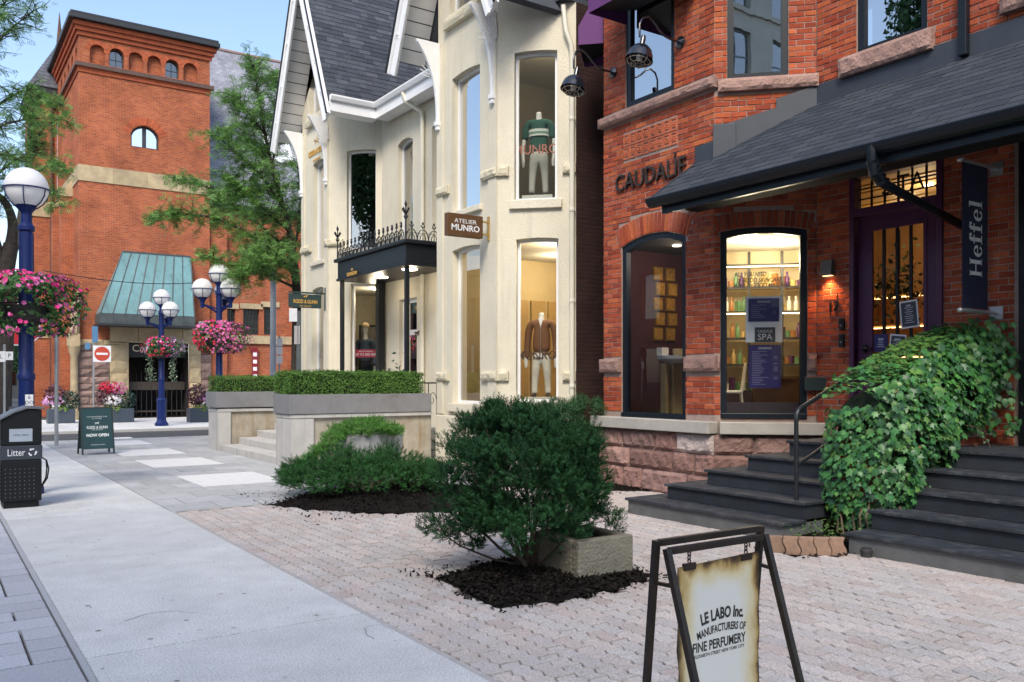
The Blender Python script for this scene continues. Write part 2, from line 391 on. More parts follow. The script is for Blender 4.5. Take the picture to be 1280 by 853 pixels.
def hspans(poly, z):
    xs = []; n = len(poly)
    for i in range(n):
        a, c = poly[i], poly[(i+1) % n]
        if (a[1] <= z) != (c[1] <= z): xs.append(a[0]+(z-a[1])*(c[0]-a[0])/(c[1]-a[1]))
    xs.sort(); return list(zip(xs[0::2], xs[1::2]))

def brick_rows(F, u0, u1, z0, z1, holes, row=.0755, L=.212, joint=.009, proud=.0, rs=None):
    rs = rs or random.Random(3); out = []; k0 = int(math.ceil(z0/row-1e-6))
    k = k0
    while (k+1)*row <= z1+1e-6:
        zc = (k+.5)*row; sp = [(u0, u1)]
        for h in holes:
            cut = []
            for zt in (zc-row*.42, zc+row*.42): cut += hspans(h, zt)
            for a, c in cut:
                ns = []
                for s, e in sp:
                    if c <= s or a >= e: ns.append((s, e)); continue
                    if a > s: ns.append((s, a))
                    if c < e: ns.append((c, e))
                sp = ns
        ph = (k % 2)*L/2
        for s, e in sp:
            i = math.floor((s-ph)/L)
            while True:
                a = i*L+ph; c = a+L; i += 1
                if a >= e: break
                a2, c2 = max(a, s), min(c, e)
                if c2-a2 < .035: continue
                ln = c2-a2-joint
                m = F.mat((a2+c2)/2+rs.uniform(-.0015, .0015), zc+rs.uniform(-.0015, .0015), proud+rs.uniform(-.004, .004))
                out.append(m @ Matrix.Rotation(rs.gauss(0, .006), 4, 'Z') @ Matrix.Rotation(rs.gauss(0, .01), 4, 'Y') @ Matrix.Diagonal((ln, row-joint, .05, 1)))
        k += 1
    return out

def arch_bricks(F, u0, u1, z1, rise, ht=.21, th=.080, n=None, off=0.002, rs=None):
    """soldier bricks over a segmental arch whose crown soffit is at z1"""
    rs = rs or random.Random(5); c = (u1-u0)/2; Rr = (c*c+rise*rise)/(2*rise); zc = z1-Rr; um = (u0+u1)/2; a = math.asin(c/Rr)+.02
    n = n or int(2*a*(Rr+ht/2)/th); out = []
    for i in range(n):
        g = -a+2*a*(i+.5)/n; rr = Rr+ht/2
        m = F.mat(um+rr*math.sin(g), zc+rr*math.cos(g), off+rs.uniform(-.003, .003)) @ Matrix.Rotation(-g, 4, 'Z')
        out.append(m @ Matrix.Diagonal((2*a*rr/n-.014, ht-.006, .05, 1)))
    ro = Rr+ht+.004
    ringp = [(um+ro*math.sin(-a+2*a*i/12), zc+ro*math.cos(-a+2*a*i/12)) for i in range(13)]
    ringp = [(u0, z1-rise-.05), (u1, z1-rise-.05)]+ringp[::-1]
    return out, ringp

def rough_block(b, F, u0, u1, z0, z1, o0, o1, rs, amp=.03, nu=None, nz=None):
    """rock-faced stone: front face as a displaced grid"""
    nu = nu or max(4, int((u1-u0)/.045)); nz = nz or max(4, int((z1-z0)/.04)); vs = []; fs = []
    ph = [rs.uniform(0, 6.3) for _ in range(6)]
    def bulge(i, j):
        a, c = i/nu, j/nz; x, z = (u1-u0)*a, (z1-z0)*c
        return .35*math.sin(x*9+ph[0]+2*math.sin(z*11+ph[1]))+.35*math.sin(z*17+ph[2]+1.5*math.sin(x*13+ph[3]))+.3*math.sin(x*31+z*23+ph[4])
    for j in range(nz+1):
        for i in range(nu+1):
            e = (i in (0, nu)) or (j in (0, nz))
            o = o1 if not e else o1-amp*1.1
            o += 0 if e else amp*(.55*bulge(i, j)+rs.uniform(-.22, .22))
            ju = 0 if i in (0, nu) else rs.uniform(-.2, .2)*(u1-u0)/nu
            jz = 0 if j in (0, nz) else rs.uniform(-.2, .2)*(z1-z0)/nz
            vs.append(F.p(u0+(u1-u0)*i/nu+ju, z0+(z1-z0)*j/nz+jz, o))
    for j in range(nz):
        for i in range(nu): a = j*(nu+1)+i; fs.append((a, a+1, a+nu+2, a+nu+1))
    per = [i for i in range(nu+1)]+[(j+1)*(nu+1)-1 for j in range(1, nz+1)]+[nz*(nu+1)+i for i in range(nu-1, -1, -1)]+[j*(nu+1) for j in range(nz-1, 0, -1)]
    nb = len(vs)
    for q in per:
        v = vs[q]; t = (v-F.o).dot(F.n); vs.append(v+F.n*(o0-t))
    m = len(per)
    for i in range(m): fs.append((per[i], per[(i+1) % m], nb+(i+1) % m, nb+i))
    b.add(vs, fs)

# ------------------------------------------------------------------ foliage
def rand_rot(n, tilt=1.0, up=None):
    """n random rotation matrices (n,3,3)"""
    q = np.random.normal(size=(n, 4)); q /= np.linalg.norm(q, axis=1)[:, None]
    a, b, c, d = q.T
    return np.stack([np.stack([1-2*(c*c+d*d), 2*(b*c-a*d), 2*(b*d+a*c)], 1), np.stack([2*(b*c+a*d), 1-2*(b*b+d*d), 2*(c*d-a*b)], 1), np.stack([2*(b*d-a*c), 2*(c*d+a*b), 1-2*(b*b+c*c)], 1)], 1)
def frames(nrm, jit=.4):
    """rotation matrices whose z axis follows nrm with jitter"""
    n = len(nrm); z = nrm+np.random.normal(size=(n, 3))*jit; z /= np.linalg.norm(z, axis=1)[:, None]+1e-9
    t = np.random.normal(size=(n, 3)); x = np.cross(t, z); x /= np.linalg.norm(x, axis=1)[:, None]+1e-9; y = np.cross(z, x)
    return np.stack([x, y, z], 2)
def scatter(name, bv, nper, bf, P, Rm, sc, mat, parent=None, kind='stuff'):
    """instances of a small base mesh (faces with nper corners) joined into one mesh"""
    bv = np.asarray(bv, float); n = len(P); k = len(bv)
    V = np.einsum('nij,kj->nki', Rm, bv)*np.asarray(sc).reshape(-1, 1, 1)+np.asarray(P)[:, None, :]
    idx = (np.asarray(bf).ravel()[None, :]+np.arange(n)[:, None]*k).ravel()
    return fast_mesh(name, V.reshape(-1, 3), nper, idx, mat, parent, kind)
LEAF_V = [(0, -.5, 0), (.26, -.1, .05), (0, .5, -.04), (-.26, -.1, .05)]; LEAF_F = [(0, 1, 2, 3)]
def sprig_base(n=14, L=1.0, nl=.34, nw=.07, seed=1):
    """short shoot with needles: quads"""
    rs = random.Random(seed); V = []; Fc = []
    for i in range(n):
        t = i/n; a = i*2.4; base = Vector((0, 0, L*t)); d = Vector((math.cos(a)*.85, math.sin(a)*.85, .62)).normalized(); ln = nl*(1.05-.5*t)*rs.uniform(.8, 1.2)
        s = d.cross(Vector((0, 0, 1))).normalized()*nw*.5
        k = len(V); V += [base-s, base+s, base+d*ln+s*.5, base+d*ln-s*.5]; Fc.append((k, k+1, k+2, k+3))
    return [tuple(v) for v in V], Fc
# ================================================================== SETTING: ground, road, pavements
rsg = random.Random(11)
asph = M('asphalt', (.06, .062, .068), .9, .2, 3, .5, 180)
conc = M('sidewalk_concrete', (.575, .585, .585), .9, .12, 2.2, .4, 220, stain=(.45, .45, .445), sstr=.6, sscale=.7, rnd=.05, speck=.30)
grn = M('granite', (.42, .43, .47), .8, .3, 70, .2, 200, rnd=.12)
tile_m = M('grey_tile', (.40, .405, .41), .8, .12, 5, .15, 150, rnd=.13, speck=.12, stain=(.27, .26, .25), sstr=.4)
wtile = M('white_tile', (.66, .66, .65), .75, .10, 6, .1, 150, rnd=.04)
pav_m = M('paver', (.4, .36, .35), .92, .16, 45, .5, 260, rnd=.09, speck=.3, palette=[(.53, .475, .445), (.52, .475, .45), (.55, .485, .445), (.51, .475, .45), (.54, .465, .425), (.53, .48, .45), (.56, .495, .455), (.51, .43, .39)], stain=(.42, .37, .34), sstr=.5, sscale=1.1)
joint_m = M('joint_sand', (.07, .058, .05), .95, .3, 30, .3, 120)
kerb_m = M('kerb_concrete', (.40, .40, .39), .85, .1, 4, .2, 150)
paint_w = M('road_paint', (.75, .75, .74), .7, .12, 9, .1, 100)
mulch_m = M('mulch_chip', (.016, .013, .011), .95, .5, 20, rnd=.6, spec=.1)
mulch_b = M('mulch_bed', (.012, .010, .009), .95, .4, 40, .8, 90, spec=.1)

def sheet(name, pts, z, mat, kind='structure', parent=None):
    b = MB(); b.quad(*[(p[0], p[1], z) for p in pts]); o = b.build(name, mat, parent)
    if kind: o['kind'] = kind
    return o
sheet('ground', [(-400, -300), (500, -300), (500, 900), (-400, 900)], -.125, asph)
# sub-base under the pedestrian area
b = MB(); b.bb(-1.6, 14, -8, 25.7, -.12, -.034); o = b.build('pavement_base', joint_m); tag(o, kind='structure')
b = MB(); b.bb(-1.75, -1.6, -8, 25.7, -.124, .0); o = b.build('kerb', kerb_m); tag(o, kind='structure')
b = MB(); b.bb(-1.6, 14, 25.7, 25.85, -.124, -.002); o = b.build('kerb', kerb_m); tag(o, kind='structure')

# concrete sidewalk slabs
sw = empty('sidewalk', (1.6, 10, 0)); sw['kind'] = 'structure'
y = -3.5
while y < 25.6:
    y1 = min(y+3.0, 25.68); b = MB(); b.bb(.765, 2.488, y+.009, y1-.009, -.036, 0); b.build('slab', conc, sw, bevel=.004); y = y1
# granite paver strip left of it
gs = empty('granite_strip', (.4, 8, 0)); gs['kind'] = 'structure'
b = MB(); b.bb(.725, .761, -3.5, 25.6, -.036, -.001); b.build('border_strip', M('dark_granite', (.36, .37, .39), .8, .3, 80), gs)
y = 3.2; k = 0; pat = [.27, .26, .27, .28, .26, .25, .26, .5]
while y < 25.4:
    dy = pat[k % 8]; x = .72; j = 0
    while x > -1.5:
        L = rsg.choice([.3, .45, .5]) if j else rsg.choice([.22, .38, .5])
        x0 = max(x-L, -1.59); b = MB(); b.bb(x0+.008, x-.008, y+.011, y+dy-.011, -.036, rsg.uniform(-.0015, .0015))
        if k > 45 and j > 1: break
        b.build('granite_paver', grn, gs, bevel=.004); x = x0; j += 1
    y += dy; k += 1

# interlocking pavers: straight ends, zigzag long sides
def inside(p, poly):
    c = False; n = len(poly)
    for i in range(n):
        a, d = poly[i], poly[(i+1) % n]
        if (a[1] > p[1]) != (d[1] > p[1]) and p[0] < (d[0]-a[0])*(p[1]-a[1])/(d[1]-a[1])+a[0]: c = not c
    return c
BED1 = [(3.42, 6.15), (3.40, 5.55), (3.36, 5.12), (3.9, 5.02), (4.5, 5.04), (4.92, 5.2), (5.0, 5.75), (4.9, 6.35), (4.2, 6.45)]
BED2 = [(3.66, 10.98), (3.95, 10.3), (4.3, 9.85), (4.8, 9.45), (5.4, 9.2), (6.2, 9.3), (6.7, 9.9), (6.9, 11), (6.3, 12.4), (5.2, 12.3), (4.4, 11.7)]
BED3 = [(8.72, 9.25), (8.75, 11.3), (7.6, 11.6), (7.3, 10.9), (7.75, 10.1), (8.25, 9.6)]
BED4 = [(6.60, 5.46), (6.58, 5.30), (6.80, 5.02), (7.02, 4.93), (7.6, 4.95), (7.6, 5.58), (7.05, 5.56)]
plaza = empty('paver_plaza', (5, 6, 0)); plaza['kind'] = 'structure'
PW, PL = .1355, .226
zz = [(.013, .0), (-.013, .25), (.013, .5), (-.013, .75), (.013, 1.0)]
g = .0055
lft = [(-PW/2+g+a, -PL/2+g+(PL-2*g)*t) for a, t in zz]; rgt = [(PW/2-g+a, -PL/2+g+(PL-2*g)*t) for a, t in zz]
poly = lft+rgt[::-1]; n = len(poly)
vs = [(x*.965, y*.975, 0) for x, y in poly]+[(x, y, -.006) for x, y in poly]+[(x, y, -.03) for x, y in poly]
fs = [tuple(range(n-1, -1, -1))]+[(i, (i+1) % n, n+(i+1) % n, n+i) for i in range(n)]+[(n+i, n+(i+1) % n, 2*n+(i+1) % n, 2*n+i) for i in range(n)]
pme = bpy.data.meshes.new('paver'); pme.from_pydata(vs, [], fs); pme.update(); pme.materials.append(pav_m)
xf = []
for i in range(int(6.4/PW)+1):
    x = 2.53+PW*(i+.5)
    for j in range(-8, 52):
        yy = PL*j+(PL/2 if i % 2 else 0)
        if yy > 10.98 or x > 8.85: continue
        if x > 7.35 and yy < 7.9: continue
        if x > 8.75 and yy < 10.5: continue
        if any(inside((x, yy), B) for B in (BED1, BED2, BED3, BED4)): continue
        q = proj((x, yy, 0))
        if q[2] < .6 or q[0] < -400 or q[0] > 1750 or q[1] > 1400: continue
        dz = .004*math.sin(x*1.7+yy*.9)+.004*math.sin(yy*2.3-x)+rsg.uniform(-.003, .003)
        xf.append(Matrix.Translation((x+rsg.uniform(-.002, .002), yy+rsg.uniform(-.002, .002), dz-.006)) @ Euler((rsg.gauss(0, .007), rsg.gauss(0, .008), rsg.gauss(0, .012))).to_matrix().to_4x4())
pieces(plaza, 'paver', pme, xf, 300, 'paver_field')
# soldier course of plain bricks along the sidewalk
b = MB(); b.bb(2.489, 2.53, -3, 11.05, -.036, -.002); b.build('edge_strip', M('edge_mortar', (.40, .38, .37), .9, .15, 12, .3, 120), plaza)

# grey tile forecourt with white inlaid slabs
fc = empty('tile_forecourt', (5, 18, 0)); fc['kind'] = 'structure'
b = MB(); b.bb(2.49, 9.3, 11.04, 11.12, -.036, -.001); b.build('edge_strip', kerb_m, fc)
bars = [(13.45, 14.6), (16.85, 18.05), (20.2, 21.35), (23.5, 24.6)]
tm = {}
ny = 0; y = 11.12
while y < 25.6:
    y1 = y+.575; x = 2.495-(.31 if ny % 2 else 0)
    while x < 9.2:
        a, c = max(x, 2.495), min(x+.62, 9.2); x += .62
        if c-a < .06: continue
        y1c = min(y1, 25.68)
        hit = False; segs = [(a, c)]
        for y0b, y1b in bars:
            if y1c > y0b+.02 and y < y1b-.02:
                segs = []
                if a < 3.48: segs.append((a, min(c, 3.48)))
                if c > 4.78: segs.append((max(a, 4.78), c))
        for a, c in segs:
            if c-a < .05: continue
            b = MB(); b.bb(a+.006, c-.006, y+.007, y1c-.007, -.036, rsg.uniform(-.0012, .0012)); b.build('tile', tile_m, fc)
    y = y1; ny += 1
for y0, y1 in bars:
    # snap to the tile rows that were left free
    r0 = 11.12+.575*math.floor((y0+.02-11.12)/.575); r1 = 11.12+.575*math.ceil((y1-.02-11.12)/.575)
    b = MB(); b.bb(3.485, 4.775, r0+.004, r1-.004, -.036, .001); b.build('white_slab', wtile, fc, bevel=.004)

# cross street with crossing marks, far pavement with kerb
sheet('cross_street', [(-30, 25.85), (60, 25.85), (60, 30.2), (-30, 30.2)], -.07, asph)
for i, (x0, x1, y0, y1) in enumerate([(.2, 2.3, 26.1, 26.55), (.2, 2.3, 27.3, 27.75), (.2, 2.3, 28.5, 28.95), (2.32, 2.5, 25.95, 29.9), (3.9, 5.0, 26.0, 27.4), (3.7, 4.6, 28.0, 28.2)]):
    o = sheet('crossing_mark', [(x0, y0), (x1, y0), (x1, y1), (x0, y1)], -.064, paint_w)
fs_ = empty('far_pavement', (5, 34, 0)); fs_['kind'] = 'structure'
b = MB(); b.bb(-30, 60, 30.2, 30.36, -.124, .02); b.build('kerb', kerb_m, fs_, bevel=.015)
x = -6.0
while x < 16:
    for (y0, y1) in ((30.37, 32.4), (32.4, 34.5), (34.5, 36.6), (36.6, 39.4)):
        b = MB(); b.bb(x+.006, x+1.994, y0+.006, y1-.006, -.124, .015); b.build('slab', conc, fs_)
    x += 2.0

# mulch beds
def mulch(poly, h, name_pt, n, seed):
    rs = random.Random(seed); cx = sum(p[0] for p in poly)/len(poly); cy = sum(p[1] for p in poly)/len(poly)
    o = empty('mulch_bed', (cx, cy, 0)); o['kind'] = 'structure'
    V = []; K = 6; fcs = []
    m = len(poly)
    for k in range(K):
        t = 1-k/(K-1)*.92
        for p in poly: V.append((cx+(p[0]-cx)*t*(1+rs.uniform(-.03, .03)), cy+(p[1]-cy)*t*(1+rs.uniform(-.03, .03)), -.01+h*(1-t*t)+rs.uniform(0, .008)))
    for k in range(K-1):
        for i in range(m): fcs.append((k*m+i, k*m+(i+1) % m, (k+1)*m+(i+1) % m, (k+1)*m+i))
    fcs.append(tuple((K-1)*m+i for i in range(m)))
    b = MB(); b.add(V, fcs); b.build('soil', mulch_b, o, smooth=60)
    xs = [p[0] for p in poly]; ys = [p[1] for p in poly]; P = []
    while len(P) < n:
        x, y = rs.uniform(min(xs)-.08, max(xs)+.08), rs.uniform(min(ys)-.08, max(ys)+.08)
        # distance factor towards the rim
        if inside((x, y), poly):
            t = 0
            for q in range(1, 20):
                if not inside((cx+(x-cx)*20/q, cy+(y-cy)*20/q), poly): t = q/20
            P.append((x, y, h*(1-t*t)+rs.uniform(-.004, .012)))
        elif rs.random() < .16: P.append((x, y, .003))
    P = np.array(P); nn = np.tile([0, 0, 1.0], (n, 1))
    scatter('bark_chips', [(-.5, -.22, 0), (.5, -.16, .05), (.45, .2, 0), (-.4, .24, .08)], 4, [(0, 1, 2, 3)], P, frames(nn, .55), np.random.uniform(.015, .05, n), mulch_m, o)
    return o
mulch(BED1, .05, 'a', 4200, 1); mulch(BED2, .12, 'b', 4200, 2); mulch(BED3, .08, 'c', 1500, 3); mulch(BED4, .10, 'd', 900, 4)
# a few fallen leaves and crumbs on the paving
deb = M('leaf_litter', (.16, .11, .06), .9, .4, 30, rnd=.6)
P = []
for i in range(110):
    y = rsg.uniform(2.5, 14); P.append((rsg.uniform(.8, 7.0), y, .004))
scatter('leaf_litter', LEAF_V, 4, LEAF_F, np.array(P), frames(np.tile([0, 0, 1.0], (110, 1)), .15), np.random.uniform(.008, .032, 110), deb)

# chewing gum spots, grit and hairline cracks on the concrete
gum = M('gum_spot', (.36, .355, .35), .9, .3, 40, rnd=.4)
n = 150; P = np.c_[np.random.uniform(.8, 2.45, n), 3.5+np.random.rand(n)**1.3*18, np.full(n, .0022)]
hexv = [(.5*math.cos(k*PI/3)*(1+.2*math.sin(k*2)), .5*math.sin(k*PI/3), 0) for k in range(6)]
Rz = np.zeros((n, 3, 3)); an = np.random.uniform(0, 6.3, n); Rz[:, 0, 0] = np.cos(an); Rz[:, 0, 1] = -np.sin(an); Rz[:, 1, 0] = np.sin(an); Rz[:, 1, 1] = np.cos(an); Rz[:, 2, 2] = 1
scatter('gum_spots', hexv, 6, [(0, 1, 2, 3, 4, 5)], P, Rz, np.random.uniform(.012, .045, n), gum)
n = 500; P = np.c_[np.random.uniform(.8, 2.45, n), 10+np.random.rand(n)*9, np.full(n, .003)]; P[:220, 0] = np.random.normal(1.35, .3, 220); P[:220, 1] = np.random.normal(12.4, .8, 220); P[:, 0] = np.clip(P[:, 0], .8, 2.45)
scatter('street_grit', LEAF_V, 4, LEAF_F, P, frames(np.tile([0, 0, 1.0], (n, 1)), .2), np.random.uniform(.006, .018, n), M('grit', (.10, .09, .08), .95, .3, rnd=.5))
crk = M('crack_dark', (.13, .125, .12), .95, .2)
for j, (x, y, ln, ang) in enumerate(((1.1, 6.2, .9, .5), (1.9, 10.3, 1.2, 2.4), (2.3, 4.9, .7, 1.9))):
    rs = random.Random(90+j); b = MB(); p = Vector((x, y, .0018)); a = ang; pts = [p]
    for k in range(14): a += rs.gauss(0, .35); p = p+Vector((math.cos(a), math.sin(a), 0))*ln/14; p.x = min(2.47, max(.78, p.x)); pts.append(p.copy())
    for k in range(14):
        d = (pts[k+1]-pts[k]); nr_ = Vector((-d.y, d.x, 0)).normalized()*.0028*(1.1-k/14); b.quad(pts[k]-nr_, pts[k+1]-nr_, pts[k+1]+nr_, pts[k]+nr_)
    b.build('hairline_crack', crk, sw)
# ================================================================== church with brick tower
tb = M_brick('tower_brick', (.44, .115, .042), (.29, .065, .03), (.33, .17, .115))
ts = M('buff_stone', (.42, .33, .20), .9, .22, 2.5, .5, 30, stain=(.22, .18, .12), sstr=.7, rnd=.12)
tbr = M('brown_stone', (.22, .15, .13), .9, .25, 5, .9, 14, rnd=.25)
slate = M_brick('slate_far', (.27, .28, .32), (.20, .21, .25), (.13, .135, .16), .28, .17, 'x', .5, .008, 1.15)
slate2 = M_brick('slate_dark', (.13, .14, .17), (.10, .11, .13), (.05, .05, .06), .28, .2, 'xy', .5, .012)
blk = M('dark_metal', (.02, .022, .026), .5, .1)
dkglass = M_glass('dark_glass', (.25, .28, .3), .5, .0)
TX0, TX1, TY = 5.2, 10.42, 39.1
SF = Facet(TX0, TY, 1, 0); WF = Facet(TX0, 46.0, 0, -1)      # south face, west face (u from north corner)
church = empty('brick_church', (7.8, 42, 0), 'tall orange brick church with square tower and stone base across the side street', 'church')
W = TX1-TX0; TOP = SF.uz(95, 24)[1]
def sz(px, py): return SF.uz(px, py)[1]
def su(px): return SF.u(px)
# openings on the south face
holes = []; niches = []
zt, zb_ = sz(122, 56), sz(122, 80)
for i, px in enumerate((122, 146, 170, 193, 215.5, 238)):
    u = su(px); hw = .29; niches.append((u-hw, u+hw, zb_, zt, i in (1, 4)))
    holes.append(arch_poly(u-hw, u+hw, zb_, zt, hw))
mw_ = (su(163.5), su(199), sz(163.5, 183), sz(178, 157))
holes.append(arch_poly(*mw_, .42))
dr = (su(161), su(236), 0.0, sz(161, 428))
outer = [(0, -.1), (dr[0], -.1), (dr[0], dr[3]), (dr[1], dr[3]), (dr[1], -.1), (W, -.1), (W, TOP-.2), (0, TOP-.2)]
wall(church, SF, outer, holes, tb, .45)
for a, c, z0, z1, glz in niches:
    if glz:
        window(church, SF, a, c, z0, z1, .29, M('tower_frame', (.03, .035, .04), .6), .05, .22, M_glass('old_glass', (.35, .36, .3), 1.2, .12), bars_u=((a+c)/2,), bars_z=(z0+.35, z0+.75), gbar=.02)
        b = MB(); b.fbox(SF, a-.1, c+.1, z0-.1, z1+.1, -.6, -.5); b.build('blind', M('old_blind', (.28, .26, .19), .9), church)
    else:
        b = MB(); b.fbox(SF, a-.05, c+.05, z0-.05, z1+.05, -.4, -.18); b.build('niche_back', tb, church)
w1 = window(church, SF, *mw_, .42, M('tower_frame'), .07, .18, M_glass('mirror_glass', (.2, .22, .24), 6.0, .55), bars_u=((mw_[0]+mw_[1])/2,), gbar=.16)
b = MB(); b.fbox(SF, mw_[0]-.1, mw_[1]+.1, mw_[2]-.1, mw_[3]+.1, -.9, -.8); b.build('blind', M('dark_room', (.03, .03, .03), .9), church)  # dark sheet coloured as the unlit room behind the window
m_, rp = arch_bricks(SF, mw_[0]-.02, mw_[1]+.02, mw_[3]+.02, .42, .32, .09, off=.012)
tvm = brick_mesh('voussoir', M('voussoir_brick', (.37, .085, .033), .9, .2, 5, rnd=.25)); pieces(church, 'voussoir', tvm, m_)
for a, c, z0, z1, glz in niches:
    mm, _ = arch_bricks(SF, a, c, z1, .285, .20, .1, off=.004, n=12); pieces(church, 'voussoir', tvm, mm)
# west face
WL = 6.9
wh = [arch_poly(1.2+1.15*i, 1.75+1.15*i, zb_, zt, .27) for i in range(5)]
wall(church, WF, [(0, -.1), (WL, -.1), (WL, TOP-.2), (0, TOP-.2)], wh, tb, .3)
for i in range(5): b = MB(); b.fbox(WF, 1.15+1.15*i, 1.8+1.15*i, zb_-.05, zt+.05, -.29, -.2); b.build('niche_back', tb, church)
# horizontal courses round both faces
def band(name, z0, z1, out, mat, nu=1, bev=.0):
    L = W/nu
    for i in range(nu):
        b = MB(); b.fbox(SF, -out+i*(W+2*out)/nu+.004, -out+(i+1)*(W+2*out)/nu-.004, z0, z1, .003, out); b.build(name, mat, church)
    k = max(1, int(nu*1.3))
    for i in range(k): b = MB(); b.fbox(WF, i*WL/k+.004, (i+1)*WL/k-.004, z0, z1, .003, out-.003); b.build(name, mat, church)
band('stone_course', sz(96, 225), sz(96, 205), .04, ts, 4)
s0 = sz(96, 88); s1 = sz(96, 77.5)
dkst = M('dark_course', (.10, .06, .05), .85, .3, 6)
band('string_course', s1-.16, s1, .16, dkst)
band('brick_corbel', s0+.16, s1-.165, .10, M('voussoir_brick')); band('brick_corbel', s0-.02, s0+.155, .05, M('voussoir_brick'))
for i, (o_, h_) in enumerate(((.08, .62), (.16, .44), (.24, .26))): band('cornice_corbel', TOP-h_, TOP-h_+.175, o_, M('voussoir_brick'))
b = MB(); b.bb(TX0-.42, TX1+.35, TY-.42, 46.3, TOP-.08, TOP+.12); b.bb(TX0-.36, TX1+.3, TY-.36, 46.3, TOP+.12, TOP+.24)
b.build('roof', blk, church, bevel=.03)
b = MB(); b.tube([(TX0-.35, 42.2, TOP), (TX0-.35, 42.2, TOP+1.3)], [.12, .01], 6); b.build('finial', M('finial_dark', (.10, .05, .035), .8), church)
# lower buttresses on the west side
for (x0, x1, y0, y1, h) in ((4.75, 5.2, 40.8, 41.5, 9.4), (4.75, 5.2, 43.6, 44.3, 9.4)):
    b = MB(); b.bb(x0, x1, y0, y1, -.1, h); b.build('buttress', tb, church)
    b = MB(); b.prism([(x0-.05, y0-.04, h), (x1-.01, y0-.04, h), (x1-.01, y0-.04, h+.8)], (0, y1-y0+.08, 0)); b.build('buttress_cap', ts, church)
# projecting stair block with hipped slate roof
EZ = 15.1
b = MB(); b.bb(4.2, 5.19, 46.0, 50, -.1, EZ); b.build('stair_block', tb, church)
b = MB(); b.bb(4.0, 5.6, 45.85, 50.2, EZ, EZ+.28); b.build('eaves', blk, church)
b = MB(); b.add([(3.95, 45.8, EZ+.28), (6.6, 45.8, EZ+.28), (6.6, 50.4, EZ+.28), (3.95, 50.4, EZ+.28), (5.9, 47.6, EZ+3.9), (6.3, 48.6, EZ+3.9)], [(0, 1, 4), (1, 2, 5, 4), (2, 3, 5), (3, 0, 4, 5)]); b.build('hip_roof', slate2, church)
b = MB(); b.tube([(4.95, 45.93, 0), (4.95, 45.93, EZ)], .07, 8); b.build('downpipe', M('rust_pipe', (.08, .035, .025), .7), church)
for (z0, z1, o) in ((9.3, 10.0, .05), (3.6, 4.1, .05)):
    b = MB(); b.bb(4.2-o, 5.15, 46-o, 49, z0, z1); b.build('stone_course', ts, church)
for i in range(3): b = MB(); b.bb(4.155, 4.21, 46.4+.9*i, 46.7+.9*i, 10.4, 14.4); b.build('lancet', blk, church)
# stone lower storey on the south face: brown rock-faced blocks, buff dressings
rs = random.Random(21)
zt_ = sz(96, 424); dz0, dz1 = dr[3], sz(161, 404)
def blocks(F, u0, u1, z0, z1, mat, out, rowh=.32, lens=(.45, .6, .8), name='stone_block'):
    z = z0
    while z < z1-.05:
        h = min(rowh*rs.uniform(.8, 1.25), z1-z); h = z1-z if z1-z-h < .12 else h; u = u0
        while u < u1-.02:
            l = rs.choice(lens); l = u1-u if u1-u-l < .2 else l
            b = MB(); rough_block(b, F, u+.008, u+l-.008, z+.008, z+h-.008, .002, out, rs, .05, 4, 3); b.build(name, mat, church); u += l
        z += h
blocks(SF, -.06, dr[0]-.75, 0, zt_-.25, tbr, .10)
blocks(SF, -.08, dr[0]-.7, zt_-.25, zt_, ts, .12, .3, (.8, 1.0))
blocks(SF, dr[0]-.75, dr[0]-.01, 0, dz0, ts, .12, .55, (.8,))
blocks(SF, dr[1]+.01, dr[1]+.5, 0, dz0, ts, .12, .55, (.8,))
blocks(SF, dr[1]+.5, W+.05, 0, 2.9, tbr, .10); blocks(SF, dr[1]+.5, W+.05, 2.9, dz0, ts, .12, .4, (.8,))
for a, c in ((dr[0]-.75, dr[0]+.35), (dr[0]+.35, dr[1]-.3), (dr[1]-.3, W+.05)):
    b = MB(); b.fbox(SF, a+.006, c-.006, dz0+.003, dz1, .002, .15); b.build('lintel', ts, church, bevel=.02)
# colonnette at the corner
b = MB(); b.lathe((5.0, 38.9, 0), [(.22, 0), (.22, .3), (.15, .4), (.14, 2.6), (.2, 2.75), (.24, 3.0)], 12); b.build('colonnette', ts, church, smooth=40)
b = MB(); b.bb(4.75, 5.2, 38.75, 39.1, 3.0, 3.5); b.tube([(5.0, 38.9, 3.5), (5.05, 38.92, 4.6), (5.2, 39.0, 5.2)], [.2, .16, .1], 8); b.build('carved_capital', ts, church)
# doorway recess
b = MB(); b.quad(SF.p(dr[0], 0, -.05), SF.p(dr[0], 0, -2.2), SF.p(dr[0], dr[3], -2.2), SF.p(dr[0], dr[3], -.05)); b.quad(SF.p(dr[1], 0, -.05), SF.p(dr[1], 0, -2.2), SF.p(dr[1], dr[3], -2.2), SF.p(dr[1], dr[3], -.05))
b.quad(SF.p(dr[0], 0, -2.2), SF.p(dr[1], 0, -2.2), SF.p(dr[1], dr[3], -2.2), SF.p(dr[0], dr[3], -2.2)); b.quad(SF.p(dr[0], dr[3], -.05), SF.p(dr[1], dr[3], -.05), SF.p(dr[1], dr[3], -2.2), SF.p(dr[0], dr[3], -2.2))
b.quad(SF.p(dr[0], .02, 0), SF.p(dr[1], .02, 0), SF.p(dr[1], .02, -2.2), SF.p(dr[0], .02, -2.2))
b.build('door_recess', M('recess_dark', (.02, .016, .014), .9), church)
sg = MB(); sg.fbox(SF, dr[0]+.03, dr[1]-.03, dz0-.62, dz0-.04, -.35, -.25); sb = sg.build('sign_board', M('sign_black', (.012, .012, .013), .5), church)
cream = M('cream_letter', (.72, .66, .48), .6, 0)
u_, z_ = SF.uz(172, 436, -.24); text(sb, 'Ca', SF.mat(SF.u(172.5, -.24), z_, -.245), .42, cream)
